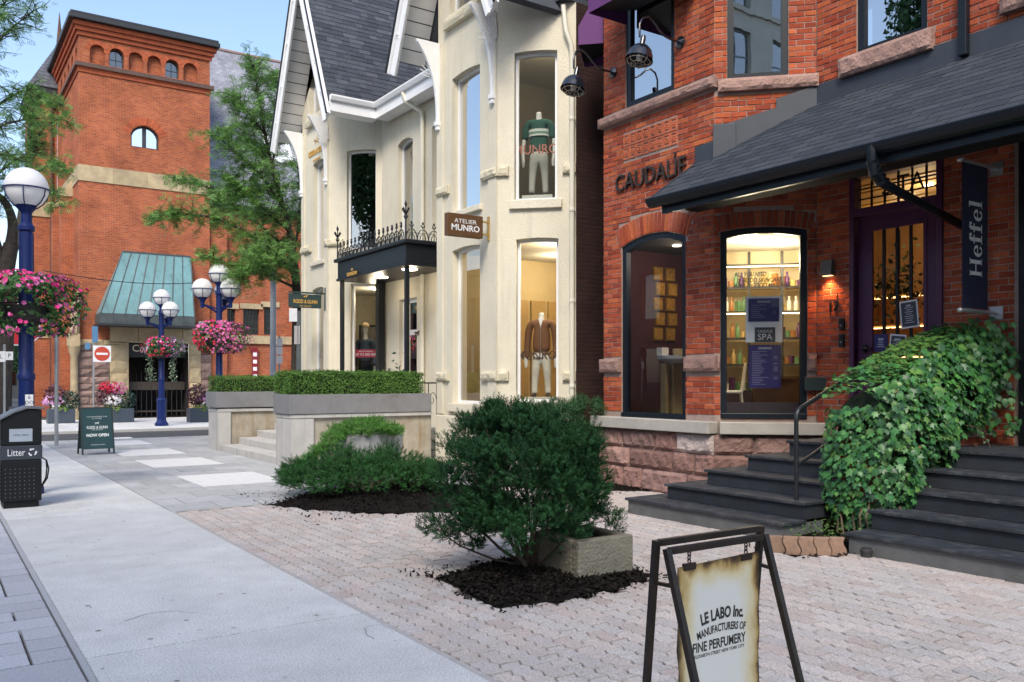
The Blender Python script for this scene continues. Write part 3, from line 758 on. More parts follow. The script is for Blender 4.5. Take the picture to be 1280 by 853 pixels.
text(sb, 'rts', SF.mat(SF.u(225.5, -.24), SF.uz(225, 436, -.24)[1], -.245), .42, cream)
for i in range(11):
    u = dr[0]+.18+(dr[1]-dr[0]-.36)*i/10; b = MB(); b.tube([SF.p(u, .05, -.5), SF.p(u, 1.9+.15*math.sin(i*PI/10), -.5)], [.022, .012], 5); b.build('gate_bar', blk, church)
for z in (.25, 1.2): b = MB(); b.fbox(SF, dr[0]+.05, dr[1]-.05, z, z+(.35 if z > 1 else .06), -.53, -.49); b.build('gate_rail', M('gate_rail', (.06, .045, .035), .7), church)
# patinated copper canopy over the door
cop = M('copper_patina', (.14, .28, .295), .38, .3, 1.6, .1, 40, metal=.0, stain=(.07, .13, .13), sstr=.75, sscale=.8, streak=((.06, .10, .10), .7))
copd = M('copper_dark', (.06, .075, .078), .6, .3, 4)
OUT = 1.25
bl = SF.uz(126, 393, OUT); br = SF.uz(243, 394, OUT); tl = SF.uz(153, 315); tr_ = SF.uz(238, 321)
cz0 = (bl[1]+br[1])/2; cz1 = (tl[1]+tr_[1])/2
A = [SF.p(bl[0], cz0, OUT), SF.p(br[0], cz0, OUT), SF.p(tr_[0], cz1, .03), SF.p(tl[0], cz1, .03)]
B_ = [SF.p(bl[0], cz0, .03), SF.p(br[0], cz0, .03)]
cr = empty('canopy', (7.6, 38.5, 0)); adopt(cr, church)
b = MB(); b.quad(*A); b.quad(B_[0], A[0], A[3]); b.quad(A[1], B_[1], A[2]); b.quad(A[0], A[1], B_[1], B_[0]); b.build('copper_sheet', cop, cr)
b = MB(); b.fbox(SF, bl[0]-.03, br[0]+.03, cz0-.42, cz0-.002, .02, OUT+.03); b.build('fascia', copd, cr)
b = MB(); b.fbox(SF, bl[0]-.08, br[0]+.08, cz0-.5, cz0-.425, .02, OUT+.1); b.build('drip_edge', blk, cr)
for i in range(9):
    t = i/8; p0 = A[0].lerp(A[1], t); p1 = A[3].lerp(A[2], t); b = MB(); b.tube([p0, p1], .028, 4); b.build('seam', copd, cr)
    if 0 < i < 8: b = MB(); b.tube([p0+Vector((0, -.035, 0)), p0+Vector((0, -.035, -.42))], .018, 4); b.build('seam', copd, cr)
b = MB(); b.tube([A[3], A[2]], .05, 4); b.build('ridge_flashing', copd, cr)
# nave beside the tower
NF = Facet(TX1, 39.55, 1, 0); NW = 9.0; NZ = 9.7
nw = []
for px0, px1, y0, y1 in ((280, 294, 386, 409), (304, 324, 386, 419), (330, 345, 384, 419)):
    a, z1 = NF.uz(px0, y0); c, z0 = NF.uz(px1, y1); nw.append((a, c, z0, z1))
wall(church, NF, [(0, -.1), (NW, -.1), (NW, NZ), (0, NZ)], [arch_poly(*q) for q in nw], tb, .3, name='nave_wall')
for q in nw:
    window(church, NF, *q, 0, M('tower_frame'), .05, .15, dkglass, bars_u=[q[0]+(q[1]-q[0])*k/5 for k in range(1, 5)], bars_z=[q[2]+(q[3]-q[2])*k/4 for k in range(1, 4)], gbar=.025)
    b = MB(); b.fbox(NF, q[0]-.05, q[1]+.05, q[2]-.1, q[3]+.1, -.6, -.5); b.build('blind', M('dark_room'), church)  # unlit nave put in as a near-black sheet behind each pane
    b = MB(); b.fbox(NF, q[0]-.15, q[1]+.15, q[3]+.003, q[3]+.25, .002, .06); b.build('lintel', ts, church)
zz0 = NF.uz(320, 430)[1]; zz1 = NF.uz(320, 420)[1]
b = MB(); b.fbox(NF, .02, NW, zz0, zz1, .002, .10); b.build('stone_course', ts, church)
for u in (.05, 3.9, 6.6): b = MB(); b.fbox(NF, u, u+.75, 0, 8.3, .002, .3); b.build('pilaster', tb, church)
blocks(NF, 5.1, 9, 0, 3.0, tbr, .2)
b = MB(); b.add([(TX1+.02, 39.3, NZ-.25), (23, 39.3, NZ-.25), (23, 45.2, 18.6), (TX1+.02, 45.2, 18.6), (23, 51, NZ), (TX1+.02, 51, NZ)], [(0, 1, 2, 3), (3, 2, 4, 5)]); b.build('nave_roof', slate, church)
b = MB(); b.tube([(TX1, 45.2, 18.63), (23, 45.2, 18.63)], .09, 6); b.build('ridge', tbr, church)
b = MB(); b.bb(TX1+.3, 23, 39.2, 39.45, NZ-.35, NZ-.15); b.build('gutter', blk, church)
# skylight on the slate
b = MB(); q = [(13.7, 41.1), (15.0, 41.1), (15.0, 42.2), (13.7, 42.2)]
b.quad(*[(x, y-.06, NZ-.25+(y-39.3)*1.508+.05) for x, y in q]); b.build('skylight', M('sky_panel', (.75, .78, .8), .2, 0), church)
b = MB(); u, z = NF.uz(258, 463); b.fbox(SF, W-.55, W-.2, 4.05, 4.18, .16, .3); b.build('flood_lamp', M('lamp_white', (.7, .7, .68), .5), church)
# ================================================================== beige stucco house with two gables
stuc = M('stucco', (.65, .605, .485), .9, .08, 1.2, .6, 50, streak=((.48, .44, .345), .6), speck=.05, stain=(.57, .52, .40), sstr=.35, sscale=.7)
stone_c = M('cream_stone', (.60, .55, .41), .9, .12, 8, .8, 40)
white = M('white_trim', (.78, .79, .80), .45, .05, 3)
wgrey = M('soffit_white', (.62, .62, .62), .6, .06, 3, rnd=.05)
shing = M('shingle', (.085, .095, .115), .9, .25, 25, .4, 200, palette=[(.05, .058, .075), (.062, .07, .088), (.043, .05, .065), (.076, .085, .102), (.055, .063, .08), (.066, .075, .094)], spec=.25, rnd=.12)
black = M('black_paint', (.008, .010, .013), .42, .12, 5, spec=.35)
iron = M('wrought_iron', (.012, .013, .015), .5, .1)
beige = empty('beige_house', (9.5, 17, 0), 'cream stucco house with two steep white trimmed gables and dark shingle roof', 'house')
MX = 9.5
FA = Facet(8.5, 15.13, 0, -1); FB = Facet(8.5, 12.97, 1, -1); GA = Facet(8.5, 22.66, 0, -1); GB = Facet(8.5, 20.8, 1, -1); GM = Facet(MX, 19.8, 0, -1)
LA, LB, LGA, LGB, LGM = 2.16, 1.414, 1.86, 1.414, 3.8
FR = Facet(MX, 16.13, -1, -1)      # hidden return of the right bay
b = MB(); b.quad(FR.p(0, -.1), FR.p(1.414, -.1), FR.p(1.414, 8.3), FR.p(0, 8.3)); b.build('return_wall', stuc, beige)
FL = Facet(MX, 23.66, -1, -1); b = MB(); b.quad(FL.p(0, -.1), FL.p(1.414, -.1), FL.p(1.414, 8.3), FL.p(0, 8.3)); b.build('return_wall', stuc, beige)
def op(F, pl, pt, pr, pb, ref=None):
    """opening from picture measurements: left px, (px,py) top, right px, (px,py) bottom"""
    return (F.u(pl), F.u(pr), F.uz(*pb)[1], F.uz(*pt)[1])
A_up = op(FA, 565.5, (565.5, 97), 600, (574.5, 264)); A_lo = op(FA, 565.5, (565.5, 312), 600, (573, 504.5))
B_up = op(FB, 643, (643, 65), 696.5, (643, 251)); B_lo = op(FB, 645, (645, 298), 698, (645, 503.5))
GA_up = op(GA, 391.5, (391.5, 204), 405.5, (396, 327)); GA_lo = op(GA, 390.5, (390.5, 361), 406, (396, 505))
GB_up = op(GB, 433.5, (433.5, 188), 470, (440, 312)); GB_lo = op(GB, 438, (438, 355), 471, (440, 492))
GM_up = op(GM, 497, (497, 178), 516, (500, 310)); GM_up2 = op(GM, 540, (540, 155), 552, (541, 300)); GM_do = (GM.u(499), GM.u(521), .62, 3.55)
GA_g = op(GA, 387, (396, 62), 403.5, (388, 150)); A_g = op(FA, 562, (570, -60), 598, (562, 24))
APEX, EAV, HW, YC1, YC2 = 12.28, 8.25, 1.83, 21.2, 14.0
def gz(y, yc): return APEX-abs(y-yc)*(APEX-EAV)/HW
def gable_outer(L, y0, yc):
    uc = y0-yc
    return [(0, -.1), (L, -.1), (L, gz(y0-L, yc)-.14), (uc, APEX-.14), (0, gz(y0, yc)-.14)]
wall(beige, FA, gable_outer(LA, 15.13, YC2), [arch_poly(*A_up, .04), arch_poly(*A_lo, .04), arch_poly(*A_g)], stuc, .2, 'wall')
wall(beige, GA, gable_outer(LGA, 22.66, YC1), [arch_poly(*GA_up, .05), arch_poly(*GA_lo, .06), arch_poly(*GA_g)], stuc, .2, 'wall')
wall(beige, FB, [(0, -.1), (LB, -.1), (LB, 8.9), (0, 8.9)], [arch_poly(*B_up, .025), arch_poly(*B_lo, .025)], stuc, .2, 'wall')
wall(beige, GB, [(0, -.1), (LGB, -.1), (LGB, 8.3), (0, 8.9)], [arch_poly(*GB_up, .025), arch_poly(*GB_lo, .0)], stuc, .2, 'wall')
wall(beige, GM, [(0, -.1), (LGM, -.1), (LGM, 8.35), (0, 8.35)], [arch_poly(*GM_up, .1), arch_poly(*GM_up2, .1), arch_poly(*GM_do, 0)], stuc, .2, 'wall')
# pilaster strips at the bay corners
for F, L in ((FA, LA), (GA, LGA)):
    for u0, u1 in ((L-.27, L+.0), (0.0, .22)):
        b = MB(); b.fbox(F, u0, u1, .95, 8.2, .002, .035); b.build('pilaster', stuc, beige)
# shop glazing
gl_clear = M_glass('shop_glass', (.95, .97, .96), .25, .0); gl_refl = M_glass('upper_glass', (.7, .75, .75), 2.2, .20)
wargs = dict(fm=white, fw=.055, rec=.13, fd=.07)
WA1 = window(beige, FA, *A_up, .04, glass=M_glass('sky_glass', (.6, .65, .66), 3.0, .42), **wargs); WA2 = window(beige, FA, *A_lo, .04, glass=M_glass('mid_glass', (.85, .9, .9), 1.6, .14), **wargs)
WB1 = window(beige, FB, *B_up, .025, glass=M_glass('b_up_glass', (.85, .88, .85), 1.0, .03), **wargs); WB2 = window(beige, FB, *B_lo, .025, glass=gl_clear, **wargs)
window(beige, GA, *GA_up, .05, glass=M_glass('sky_glass'), **wargs); window(beige, GA, *GA_lo, .06, glass=M_glass('mid_glass'), **wargs)
window(beige, GB, *GB_up, .025, glass=gl_refl, **wargs); WG2 = window(beige, GB, *GB_lo, 0, glass=gl_clear, **wargs)
window(beige, GM, *GM_up, .1, glass=gl_refl, **wargs); window(beige, GM, *GM_up2, .1, glass=gl_refl, **wargs)
window(beige, GA, *GA_g, 0, glass=gl_refl, **wargs); window(beige, FA, *A_g, 0, glass=gl_refl, **wargs)
# door with transom under the canopy
dg = window(beige, GM, *GM_do, 0, fm=white, fw=.09, rec=.10, fd=.08, glass=M_glass('door_glass', (.35, .38, .38), 1.0, .05), bars_z=(2.75,), gbar=.12, name='door')
b = MB(); b.tube([GM.p(GM_do[1]-.12, 1.35, -.08), GM.p(GM_do[1]-.12, 1.35, -.03), GM.p(GM_do[1]-.12, 1.95, -.03), GM.p(GM_do[1]-.12, 1.95, -.08)], .016, 6); b.build('handle', black, dg)
# sills
rs = random.Random(31)
def sill(F, o, h=.10, ext=.09, out=.07, rough=False, name='sill'):
    b = MB()
    if rough: rough_block(b, F, o[0]-ext, o[1]+ext, o[2]-h, o[2]-.003, .002, out, rs, .02, 8, 3)
    else: b.fbox(F, o[0]-ext, o[1]+ext, o[2]-h, o[2]-.003, -.10, out)
    b.build(name, stone_c if rough else stuc, beige, bevel=0 if rough else .01)
for F, o in ((FA, A_up), (FA, A_lo), (FB, B_up), (FB, B_lo), (GA, GA_up), (GB, GB_up)): sill(F, o, .16 if o in (B_up, A_lo) else .11)
sill(GA, GA_g, .22, .1, .12, True); sill(FA, A_g, .22, .1, .12, True)
# rock-faced string blocks between the windows
zU, zL = FA.uz(619, 210)[1], 1.77
for F, L, us in ((FA, LA, (A_up[0], A_up[1])), (GA, LGA, (GA_up[0], GA_up[1])), (FB, LB, (B_up[0], B_up[1])), (GB, LGB, (GB_up[0], GB_up[1]))):
    for zt in (zU, zL):
        if F is GB and zt == zL: continue
        zz_ = zt-.24 if F in (GA, GB) and zt == zU else zt
        for u0, u1 in ((0.0 if F in (FB, GB) else .0, us[0]-.1), (us[1]+.1, L+(.05 if F in (FA, GA) else 0))):
            b = MB(); rough_block(b, F, u0, u1, zz_-.17, zz_, .002, .085, rs, .022); b.build('string_stone', stone_c, beige)
# plinth
for F, L in ((FA, LA), (FB, LB)):
    b = MB(); b.fbox(F, 0, L, -.1, .92, .002, .07); b.build('plinth', stuc, beige, bevel=.02)
# side wall of bare dark brick in the gap, downpipe in front of it
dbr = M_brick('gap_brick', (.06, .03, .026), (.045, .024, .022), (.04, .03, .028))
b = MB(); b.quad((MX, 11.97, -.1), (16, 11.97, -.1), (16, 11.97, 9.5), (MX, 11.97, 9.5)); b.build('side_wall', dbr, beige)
p = FB.p(LB-.06, 0, .07); b = MB(); b.tube([(p.x, p.y, 0), (p.x, p.y, 7.3), (p.x-.02, p.y, 7.5), (p.x-.1, p.y+.05, 7.75), (p.x-.12, p.y+.1, 8.2)], .045, 10); b.build('downpipe', M('pipe_cream', (.68, .65, .54), .5, .05), beige, smooth=50)
b = MB()
for z in (1.5, 3.0, 4.6, 6.2): b.lathe((p.x, p.y, z), [(.055, -.03), (.06, 0), (.055, .03)], 10)
b.build('pipe_bracket', M('pipe_cream'), beige)
# ---------------- roof: shingled gables, bargeboards, soffits, brackets
RX0, RX1 = 7.88, 15.5
sl = math.hypot(HW, APEX-EAV); dy_, dz_ = HW/sl, (APEX-EAV)/sl
for yc in (YC1, YC2):
    rf = empty('gable_roof', (9, yc, EAV)); adopt(rf, beige)
    for sgn in (-1, 1):
        n = Vector((0, sgn*dz_, dy_)); e0 = Vector((RX0, yc+sgn*(HW+.06), EAV-.06*dz_/dy_)); r0 = Vector((RX0, yc, APEX))
        b = MB(); b.prism([e0, r0, r0-n*.12, e0-n*.12], (RX1-RX0, 0, 0)); b.build('roof_slab', shing, rf)
        # soffit boards below the overhang
        k = 17
        for i in range(k):
            a = r0.lerp(e0, (i+.04)/k)-n*.125; c = r0.lerp(e0, (i+.96)/k)-n*.125
            b = MB(); b.prism([a+Vector((.06, 0, 0)), c+Vector((.06, 0, 0)), c-n*.02+Vector((.06, 0, 0)), a-n*.02+Vector((.06, 0, 0))], (.58, 0, 0)); b.build('soffit_board', wgrey, rf)
        # bargeboard with moulding
        dn = Vector((0, 0, -1)); down = (e0-r0).normalized()
        tip = e0+down*.28
        off = -n
        for x0, th, w0, w1 in ((RX0-.05, .05, -.03, .30), (RX0-.09, .045, -.05, .09), (RX0-.07, .03, .22, .32)):
            b = MB(); b.prism([Vector((x0, q.y, q.z)) for q in (r0+off*w0, tip+off*w0, tip+off*w1, r0+off*w1)], (th, 0, 0)); b.build('bargeboard', white, rf, bevel=.006)
        b = MB(); b.tube([r0+n*.02+Vector((-.10, 0, 0)), tip+n*.02+Vector((-.10, 0, 0))], .025, 5); b.build('drip_edge', black, rf)
        # carved bosses along the board
        for t in (.2, .42, .64, .84):
            q = r0.lerp(tip, t)+off*.15; b = MB(); b.sphere((RX0-.062, q.y, q.z), .035, 8, 5); b.sphere((RX0-.062, q.y-.03, q.z-.07), .024, 8, 5); b.build('boss', white, rf, smooth=60)
        # curved bracket at the wall corner
        yb = {(YC1, -1): 20.86, (YC1, 1): 22.58, (YC2, -1): 13.05, (YC2, 1): 15.05}[(yc, sgn)]
        pts = [(8.47, 6.75), (8.47, 8.3), (RX0+.08, 8.3)]+[(8.41-.44*t**2.8, 6.75+1.50*t) for t in (1.0, .92, .82, .7, .56, .4, .2, 0)]
        b = MB(); b.prism([(x, yb-.035, z) for x, z in pts], (0, .07, 0)); b.build('bracket', white, rf, bevel=.008)
        b = MB(); b.bb(8.38, 8.47, yb-.06, yb+.06, 6.66, 6.745); b.bb(8.40, 8.47, yb-.045, yb+.045, 6.58, 6.66); b.build('bracket_foot', white, rf, bevel=.008)
        # sunburst slats filling the eave corner
        for i in range(8):
            g = R(6+i*11); c0 = Vector((8.49, yb+sgn*.10, 7.62)); d_ = Vector((0, sgn*math.cos(g)*.0-0, 0))
            v = Vector((-math.cos(g)*.40, 0, math.sin(g)*.48)); b = MB(); b.tube([c0+v*.25, c0+v], .009, 4); b.build('sunburst_slat', white, rf)
# shingle tabs on the south slope that the street sees
rfv = [c for c in beige.children if c.name.startswith('gable_roof')][0]
b = MB(); b.add([(-.5, 0, 0), (.5, 0, 0), (.5, 1, 0), (-.5, 1, 0), (-.5, 0, .012), (.5, 0, .012), (.5, 1, .002), (-.5, 1, .002)], [(4, 5, 6, 7), (0, 1, 5, 4), (1, 2, 6, 5), (3, 0, 4, 7)])
sme = bpy.data.meshes.new('shingle'); sme.from_pydata(b.v, [], b.f); sme.update(); sme.materials.append(shing)
xf = []; rows = int(sl/.143)
e0 = Vector((RX0, YC1-HW-.06, EAV-.06*dz_/dy_)); upv = Vector((0, dy_, dz_)); nn = Vector((0, -dz_, dy_))
for r_ in range(rows):
    x = RX0+.02-(.17*(r_ % 2))-rs.uniform(0, .1)
    while x < 14.6:
        w_ = rs.choice((.20, .30, .34, .40)); c = e0+upv*(.143*r_)+nn*(.004+rs.uniform(0, .004)); m = Matrix.Identity(4)
        x0 = max(x, RX0-.02)
        if x+w_ > x0+.04:
            for i in range(3): m[i][0] = (1, 0, 0)[i]; m[i][1] = upv[i]; m[i][2] = nn[i]
            m.translation = Vector(((x0+x+w_)/2, c.y, c.z)); xf.append(m @ Matrix.Diagonal((x+w_-x0-.006, .15, 1, 1)))
        x += w_
pieces(rfv, 'shingle', sme, xf, 300, 'shingle_field')
# low roof and gutters between the gables
b = MB(); b.bb(9.2, 16, 11.97, 23.6, 8.28, 8.36); b.build('flat_roof', shing, beige)
gp = [(0, 0), (0, .13), (-.13, .13), (-.13, .09), (-.09, 0)]
b = MB()
ge = [(RX0+.02, YC1-HW-.06), (9.12, YC1-HW-.06), (9.12, YC2+HW+.1)]
for (x, y), (x2, y2) in zip(ge, ge[1:]):
    d = Vector((x2-x, y2-y, 0)); L_ = d.length; d.normalize(); nrm = Vector((d.y, -d.x, 0))
    s_ = -1 if nrm.x > 0 or nrm.y > 0 else 1
    b2 = MB(); b2.prism([Vector((x, y, 8.22))+nrm*s_*(-q[0])+Vector((0, 0, q[1])) for q in gp], d*(L_+.09)); b2.build('gutter', white, beige, bevel=.012)
    b2 = MB(); b2.prism([Vector((x, y, 7.98))+nrm*s_*.035, Vector((x, y, 7.98))-nrm*s_*.34, Vector((x, y, 8.215))-nrm*s_*.34, Vector((x, y, 8.215))+nrm*s_*.035], d*(L_+.03)); b2.build('fascia', white, beige)
# downpipe on the middle wall
u_ = GM.u(528.5, .06)
b = MB(); b.tube([(9.06, GM.p(u_, 0).y+.25, 8.2), (9.1, GM.p(u_, 0).y+.2, 8.0), (9.42, GM.p(u_, 0).y, 7.75), (9.43, GM.p(u_, 0).y, 7.5), (9.43, GM.p(u_, 0).y, .6)], .05, 10); b.build('downpipe', M('pipe_cream'), beige, smooth=50)
# ---------------- interiors
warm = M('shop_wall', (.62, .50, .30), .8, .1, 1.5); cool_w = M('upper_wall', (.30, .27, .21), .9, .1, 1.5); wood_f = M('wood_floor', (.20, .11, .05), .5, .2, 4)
ceil_m = M('ceiling', (.6, .58, .52), .9, .03)
R1 = [(8.66, 15.0), (8.66, 13.05), (9.60, 12.1), (11.6, 12.1), (11.6, 15.0)]
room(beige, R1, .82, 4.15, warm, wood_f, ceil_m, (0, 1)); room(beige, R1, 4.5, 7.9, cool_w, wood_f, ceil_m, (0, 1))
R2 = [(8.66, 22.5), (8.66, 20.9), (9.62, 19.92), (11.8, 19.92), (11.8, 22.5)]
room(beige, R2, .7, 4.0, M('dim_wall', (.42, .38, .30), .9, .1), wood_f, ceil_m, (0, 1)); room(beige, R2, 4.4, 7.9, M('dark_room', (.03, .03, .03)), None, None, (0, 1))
R3 = [(9.68, 19.5), (9.68, 15.7), (11.6, 15.7), (11.6, 19.5)]
room(beige, R3, .55, 8.1, M('hall_wall', (.12, .10, .08), .9), None, None, (0,))
for yy, q in ((21.6, GA_g), (14.0, A_g)):
    b = MB(); b.bb(9.2, 9.25, yy-1, yy+1, q[2]-.2, q[3]+.2); b.build('blind', M('dark_room'), beige)  # dark sheet stands in for the unlit space under the gable
def spot_lamp(loc, e=6.0, r=.07, parent=None, col=(1, .82, .55), nm='ceiling_spot', watt=18):
    b = MB(); b.lathe(loc, [(r, -.012), (r, 0)], 12); o = b.build(nm, M('lamp_glow', (1, .9, .7), .5, 0, emit=(1, .80, .52), estr=9), parent)
    l = bpy.data.lights.new('shop_light', 'POINT'); l.energy = watt; l.color = col; l.shadow_soft_size = .15
    lo = bpy.data.objects.new('shop_light', l); COL.objects.link(lo); lo.location = (loc[0], loc[1], loc[2]-.25); adopt(lo, parent); return o
spot_lamp((9.75, 12.75, 4.14), parent=beige, watt=26); spot_lamp((10.6, 14.0, 4.14), parent=beige, watt=12); spot_lamp((9.75, 12.75, 7.88), parent=beige, watt=16)  # the upstairs spot is added, to brighten the polo mannequin
spot_lamp((9.7, 20.6, 3.98), parent=beige, watt=12)
# fitting rails and panelling behind the brown jacket
pan = M('wood_panel', (.50, .34, .15), .5, .15, 3)
for i in range(7): b = MB(); b.bb(11.54, 11.58, 12.2+i*.4, 12.55+i*.4, .9, 3.3); b.build('wall_panel', pan, beige)
for i in range(4): b = MB(); b.bb(9.75+.45*i, 10.12+.45*i, 14.93, 14.98, .9, 3.3); b.build('wall_panel', pan, beige)
# ---------------- black canopy with iron cresting
CX0, CY0, CY1 = 8.33, 16.24, 19.93; CZ0, CZ1 = 4.03, 4.57
can = empty('canopy', (CX0, 17.1, CZ0)); adopt(can, beige)
b = MB(); b.bb(CX0+.03, 9.49, CY0+.03, CY1-.03, CZ0+.06, CZ1-.09); b.build('canopy_body', black, can, bevel=.01)
b = MB(); b.bb(CX0, 9.49, CY0, CY1, CZ0, CZ0+.058); b.build('lower_moulding', black, can, bevel=.012)
b = MB(); b.bb(CX0-.05, 9.49, CY0-.05, CY1+.05, CZ1-.088, CZ1); b.build('cornice', black, can, bevel=.025)
for x, y in ((CX0+.1, CY1-.15), (CX0+.1, CY0+.12), (9.35, CY1-.35)):
    b = MB(); b.box((x, y, (.6+CZ0)/2), (.045 if x < 9 else .09, .045 if x < 9 else .09, (CZ0-.6)/2-.003)); b.build('post', black, can, bevel=.008)
# cresting unit: two pointed arches and a fleur spike
cb_ = MB(); w_ = .27; rr = .012
for s_ in (-1, 1):
    cb_.tube([(s_*w_/2*math.cos(a), 0, .30*math.sin(a)) for a in [PI/2*t/6 for t in range(7)]], rr, 4)
    cb_.tube([(s_*w_/4*math.cos(a)+0, 0, .02+.16*math.sin(a)) for a in [PI*t/6 for t in range(4)]], rr*.8, 4)
    cb_.tube([(0, 0, .34), (s_*.03, 0, .37), (s_*.045, 0, .41), (s_*.03, 0, .43)], [.01, .012, .012, .006], 5)
cb_.tube([(0, 0, 0), (0, 0, .46)], [.011, .009], 5); cb_.tube([(0, 0, .42), (0, 0, .47), (0, 0, .52)], [.008, .028, .004], 6); cb_.tube([(-w_/2, 0, .01), (w_/2, 0, .01)], .012, 4); cb_.tube([(-w_/2, 0, .20), (w_/2, 0, .20)], .008, 4)
cme = cb_.mesh('cresting'); cme.materials.append(iron)
k = 16
for i in range(k): link_mesh('cresting', cme, None, can, Matrix.Translation((CX0+.02, CY0+.12+(CY1-CY0-.24)*(i+.5)/k, CZ1)) @ Matrix.Rotation(PI/2, 4, 'Z') @ Matrix.Diagonal((1, 1, .78, 1)))
for i in range(4): link_mesh('cresting', cme, None, can, Matrix.Translation((CX0+.16+.27*i, CY0+.02, CZ1)) @ Matrix.Diagonal((1, 1, .78, 1)))
for y in (CY0+.03, CY1-.03):
    b = MB(); b.tube([(CX0+.03, y, CZ1), (CX0+.03, y, CZ1+.80)], [.02, .012], 6)
    for a in range(4):
        g = a*PI/2+.4; d = Vector((math.cos(g), math.sin(g), 0))
        b.tube([Vector((CX0+.03, y, CZ1+.52)), Vector((CX0+.03, y, CZ1+.6))+d*.055, Vector((CX0+.03, y, CZ1+.65))+d*.085, Vector((CX0+.03, y, CZ1+.63))+d*.11], [.015, .022, .024, .01], 5)
        b.tube([Vector((CX0+.03, y, CZ1+.42)), Vector((CX0+.03, y, CZ1+.48))+d*.05, Vector((CX0+.03, y, CZ1+.52))+d*.03], [.012, .014, .006], 5)
    b.tube([(CX0+.03, y, CZ1+.68), (CX0+.03, y, CZ1+.74), (CX0+.03, y, CZ1+.82)], [.012, .035, .004], 6); b.build('finial', iron, can, smooth=50)
for y in (16.85, 18.5):
    b = MB(); b.lathe((8.85 if y > 17 else 8.75, y, CZ0), [(.16, -.015), (.17, 0)], 18); b.build('downlight', M('lamp_glow'), can)
    l = bpy.data.lights.new('canopy_light', 'POINT'); l.energy = 4; l.color = (1, .85, .65); l.shadow_soft_size = .12; lo = bpy.data.objects.new('canopy_light', l); COL.objects.link(lo); lo.location = (8.8, y, CZ0-.15); adopt(lo, can)
gold = M('gold_letter', (.62, .36, .08), .4, .05, metal=.3)
FC = Facet(CX0, CY1, 0, -1); u0, z0 = FC.uz(441.5, 341); 
text(can, 'RODD&GUNN', FC.mat(u0, z0-.03, .035), .12, gold, width=.55, bold=.002); b = MB(); b.fbox(FC, u0-.05, u0+.05, z0+.05, z0+.10, .03, .036); b.build('dog_mark', gold, can)
# gilt name on the gable wall
u0, z0 = GA.uz(396.5, 189); text(beige, 'RODD & GUNN', GA.mat(u0, z0, .01), .2, gold, width=1.15, bold=.004, extrude=.012); text(beige, 'NEW ZEALAND', GA.mat(u0, z0-.22, .01), .09, gold, width=.5)
def dog(parent, F, u, z, s, mat, off=.01):
    """small setter-like emblem: body, head, tail, legs"""
    b = MB(); P = [(-.5, .05), (-.42, .17), (-.1, .2), (.2, .22), (.33, .33), (.5, .3), (.52, .22), (.38, .16), (.3, .02), (.3, -.25), (.22, -.25), (.18, -.02), (-.2, -.02), (-.3, -.25), (-.38, -.25), (-.36, .0), (-.62, .22), (-.66, .2)]
    b.prism([F.p(u+x*s, z+y*s, off) for x, y in P], F.n*.006); b.build('dog_emblem', mat, parent)
dog(beige, GA, u0, z0+.27, .30, gold)
u0, z0 = GM.uz(522, 417.5); dog(beige, GM, u0, z0, .22, M('bronze', (.16, .06, .02), .4, metal=.5), .012)
# red sale strips inside the left shop's glass
red = M('sale_red', (.33, .03, .06), .6, .03)
u0, z0 = GB.uz(458, 441, -.2); u1, z1 = GB.uz(471, 447, -.2)
b = MB(); b.fbox(GB, GB.u(440, -.2), GB.u(470, -.2), GB.uz(455, 447, -.2)[1], GB.uz(455, 437, -.2)[1], -.215, -.21); o = b.build('sale_strip', red, WG2)
text(o, 'UP TO 50% OFF', GB.mat(GB.u(457, -.2), GB.uz(455, 443.5, -.2)[1], -.208), .085, white, width=.55, extrude=.001); text(o, 'END OF SEASON', GB.mat(GB.u(457, -.2), GB.uz(455, 439.5, -.2)[1], -.208), .04, white, width=.35, extrude=.001)
b = MB(); b.fbox(GA, GA.u(399, -.2), GA.u(406, -.2), GA.uz(402, 447.5, -.2)[1], GA.uz(402, 439, -.2)[1], -.215, -.21); b.build('sale_strip', red, WA2 if False else beige)
# lettering on the glass
munro = M('window_letter', (.24, .09, .05), .5, .0)
u0, z0 = FB.uz(670, 187.5, -.16); text(WB1, 'MUNRO', FB.mat(u0, z0, -.158), .24, munro, width=.80, extrude=.001, bold=.003)
munro2 = M('window_letter_dark', (.05, .03, .015), .5, .0)
u0, z0 = FB.uz(672, 445, -.16); text(WB2, 'MUNRO', FB.mat(u0-.02, z0, -.158), .22, munro2, width=.72, extrude=.001, bold=.003)
# ---------------- terrace walls, steps, planters
cst = M('stained_concrete', (.38, .345, .28), .9, .2, 3, .35, 80, stain=(.26, .18, .10), sstr=.6, sscale=1.6, streak=((.25, .16, .07), .95))
csl = M('pale_concrete', (.46, .45, .43), .85, .12, 3, .3, 120, streak=((.28, .25, .21), .6))
zinc = M('zinc_planter', (.22, .22, .23), .5, .15, 2.5, metal=.15, stain=(.15, .13, .12), sstr=.5)
ter = empty('terrace', (7.5, 18.5, 0), 'stained concrete terrace wall with pale steps below the hedge planters', 'terrace')
b = MB(); b.bb(5.57, 8.44, 15.31, 16.05, -.01, .90); b.build('wall', cst, ter, bevel=.01)
b = MB(); b.bb(5.50, 8.42, 15.25, 16.09, .903, .98); b.build('coping', csl, ter, bevel=.012)
b = MB(); b.bb(5.51, 5.95, 15.26, 16.08, -.01, .90); b.build('end_pier', csl, ter, bevel=.012)
b = MB(); b.bb(5.57, 8.6, 20.03, 20.74, -.01, .88); b.build('wall', cst, ter, bevel=.01)
b = MB(); b.bb(5.50, 8.6, 19.97, 20.80, .883, .96); b.build('coping', csl, ter, bevel=.012)
b = MB(); b.bb(5.51, 5.80, 19.98, 20.79, -.01, .88); b.build('end_pier', csl, ter, bevel=.012)
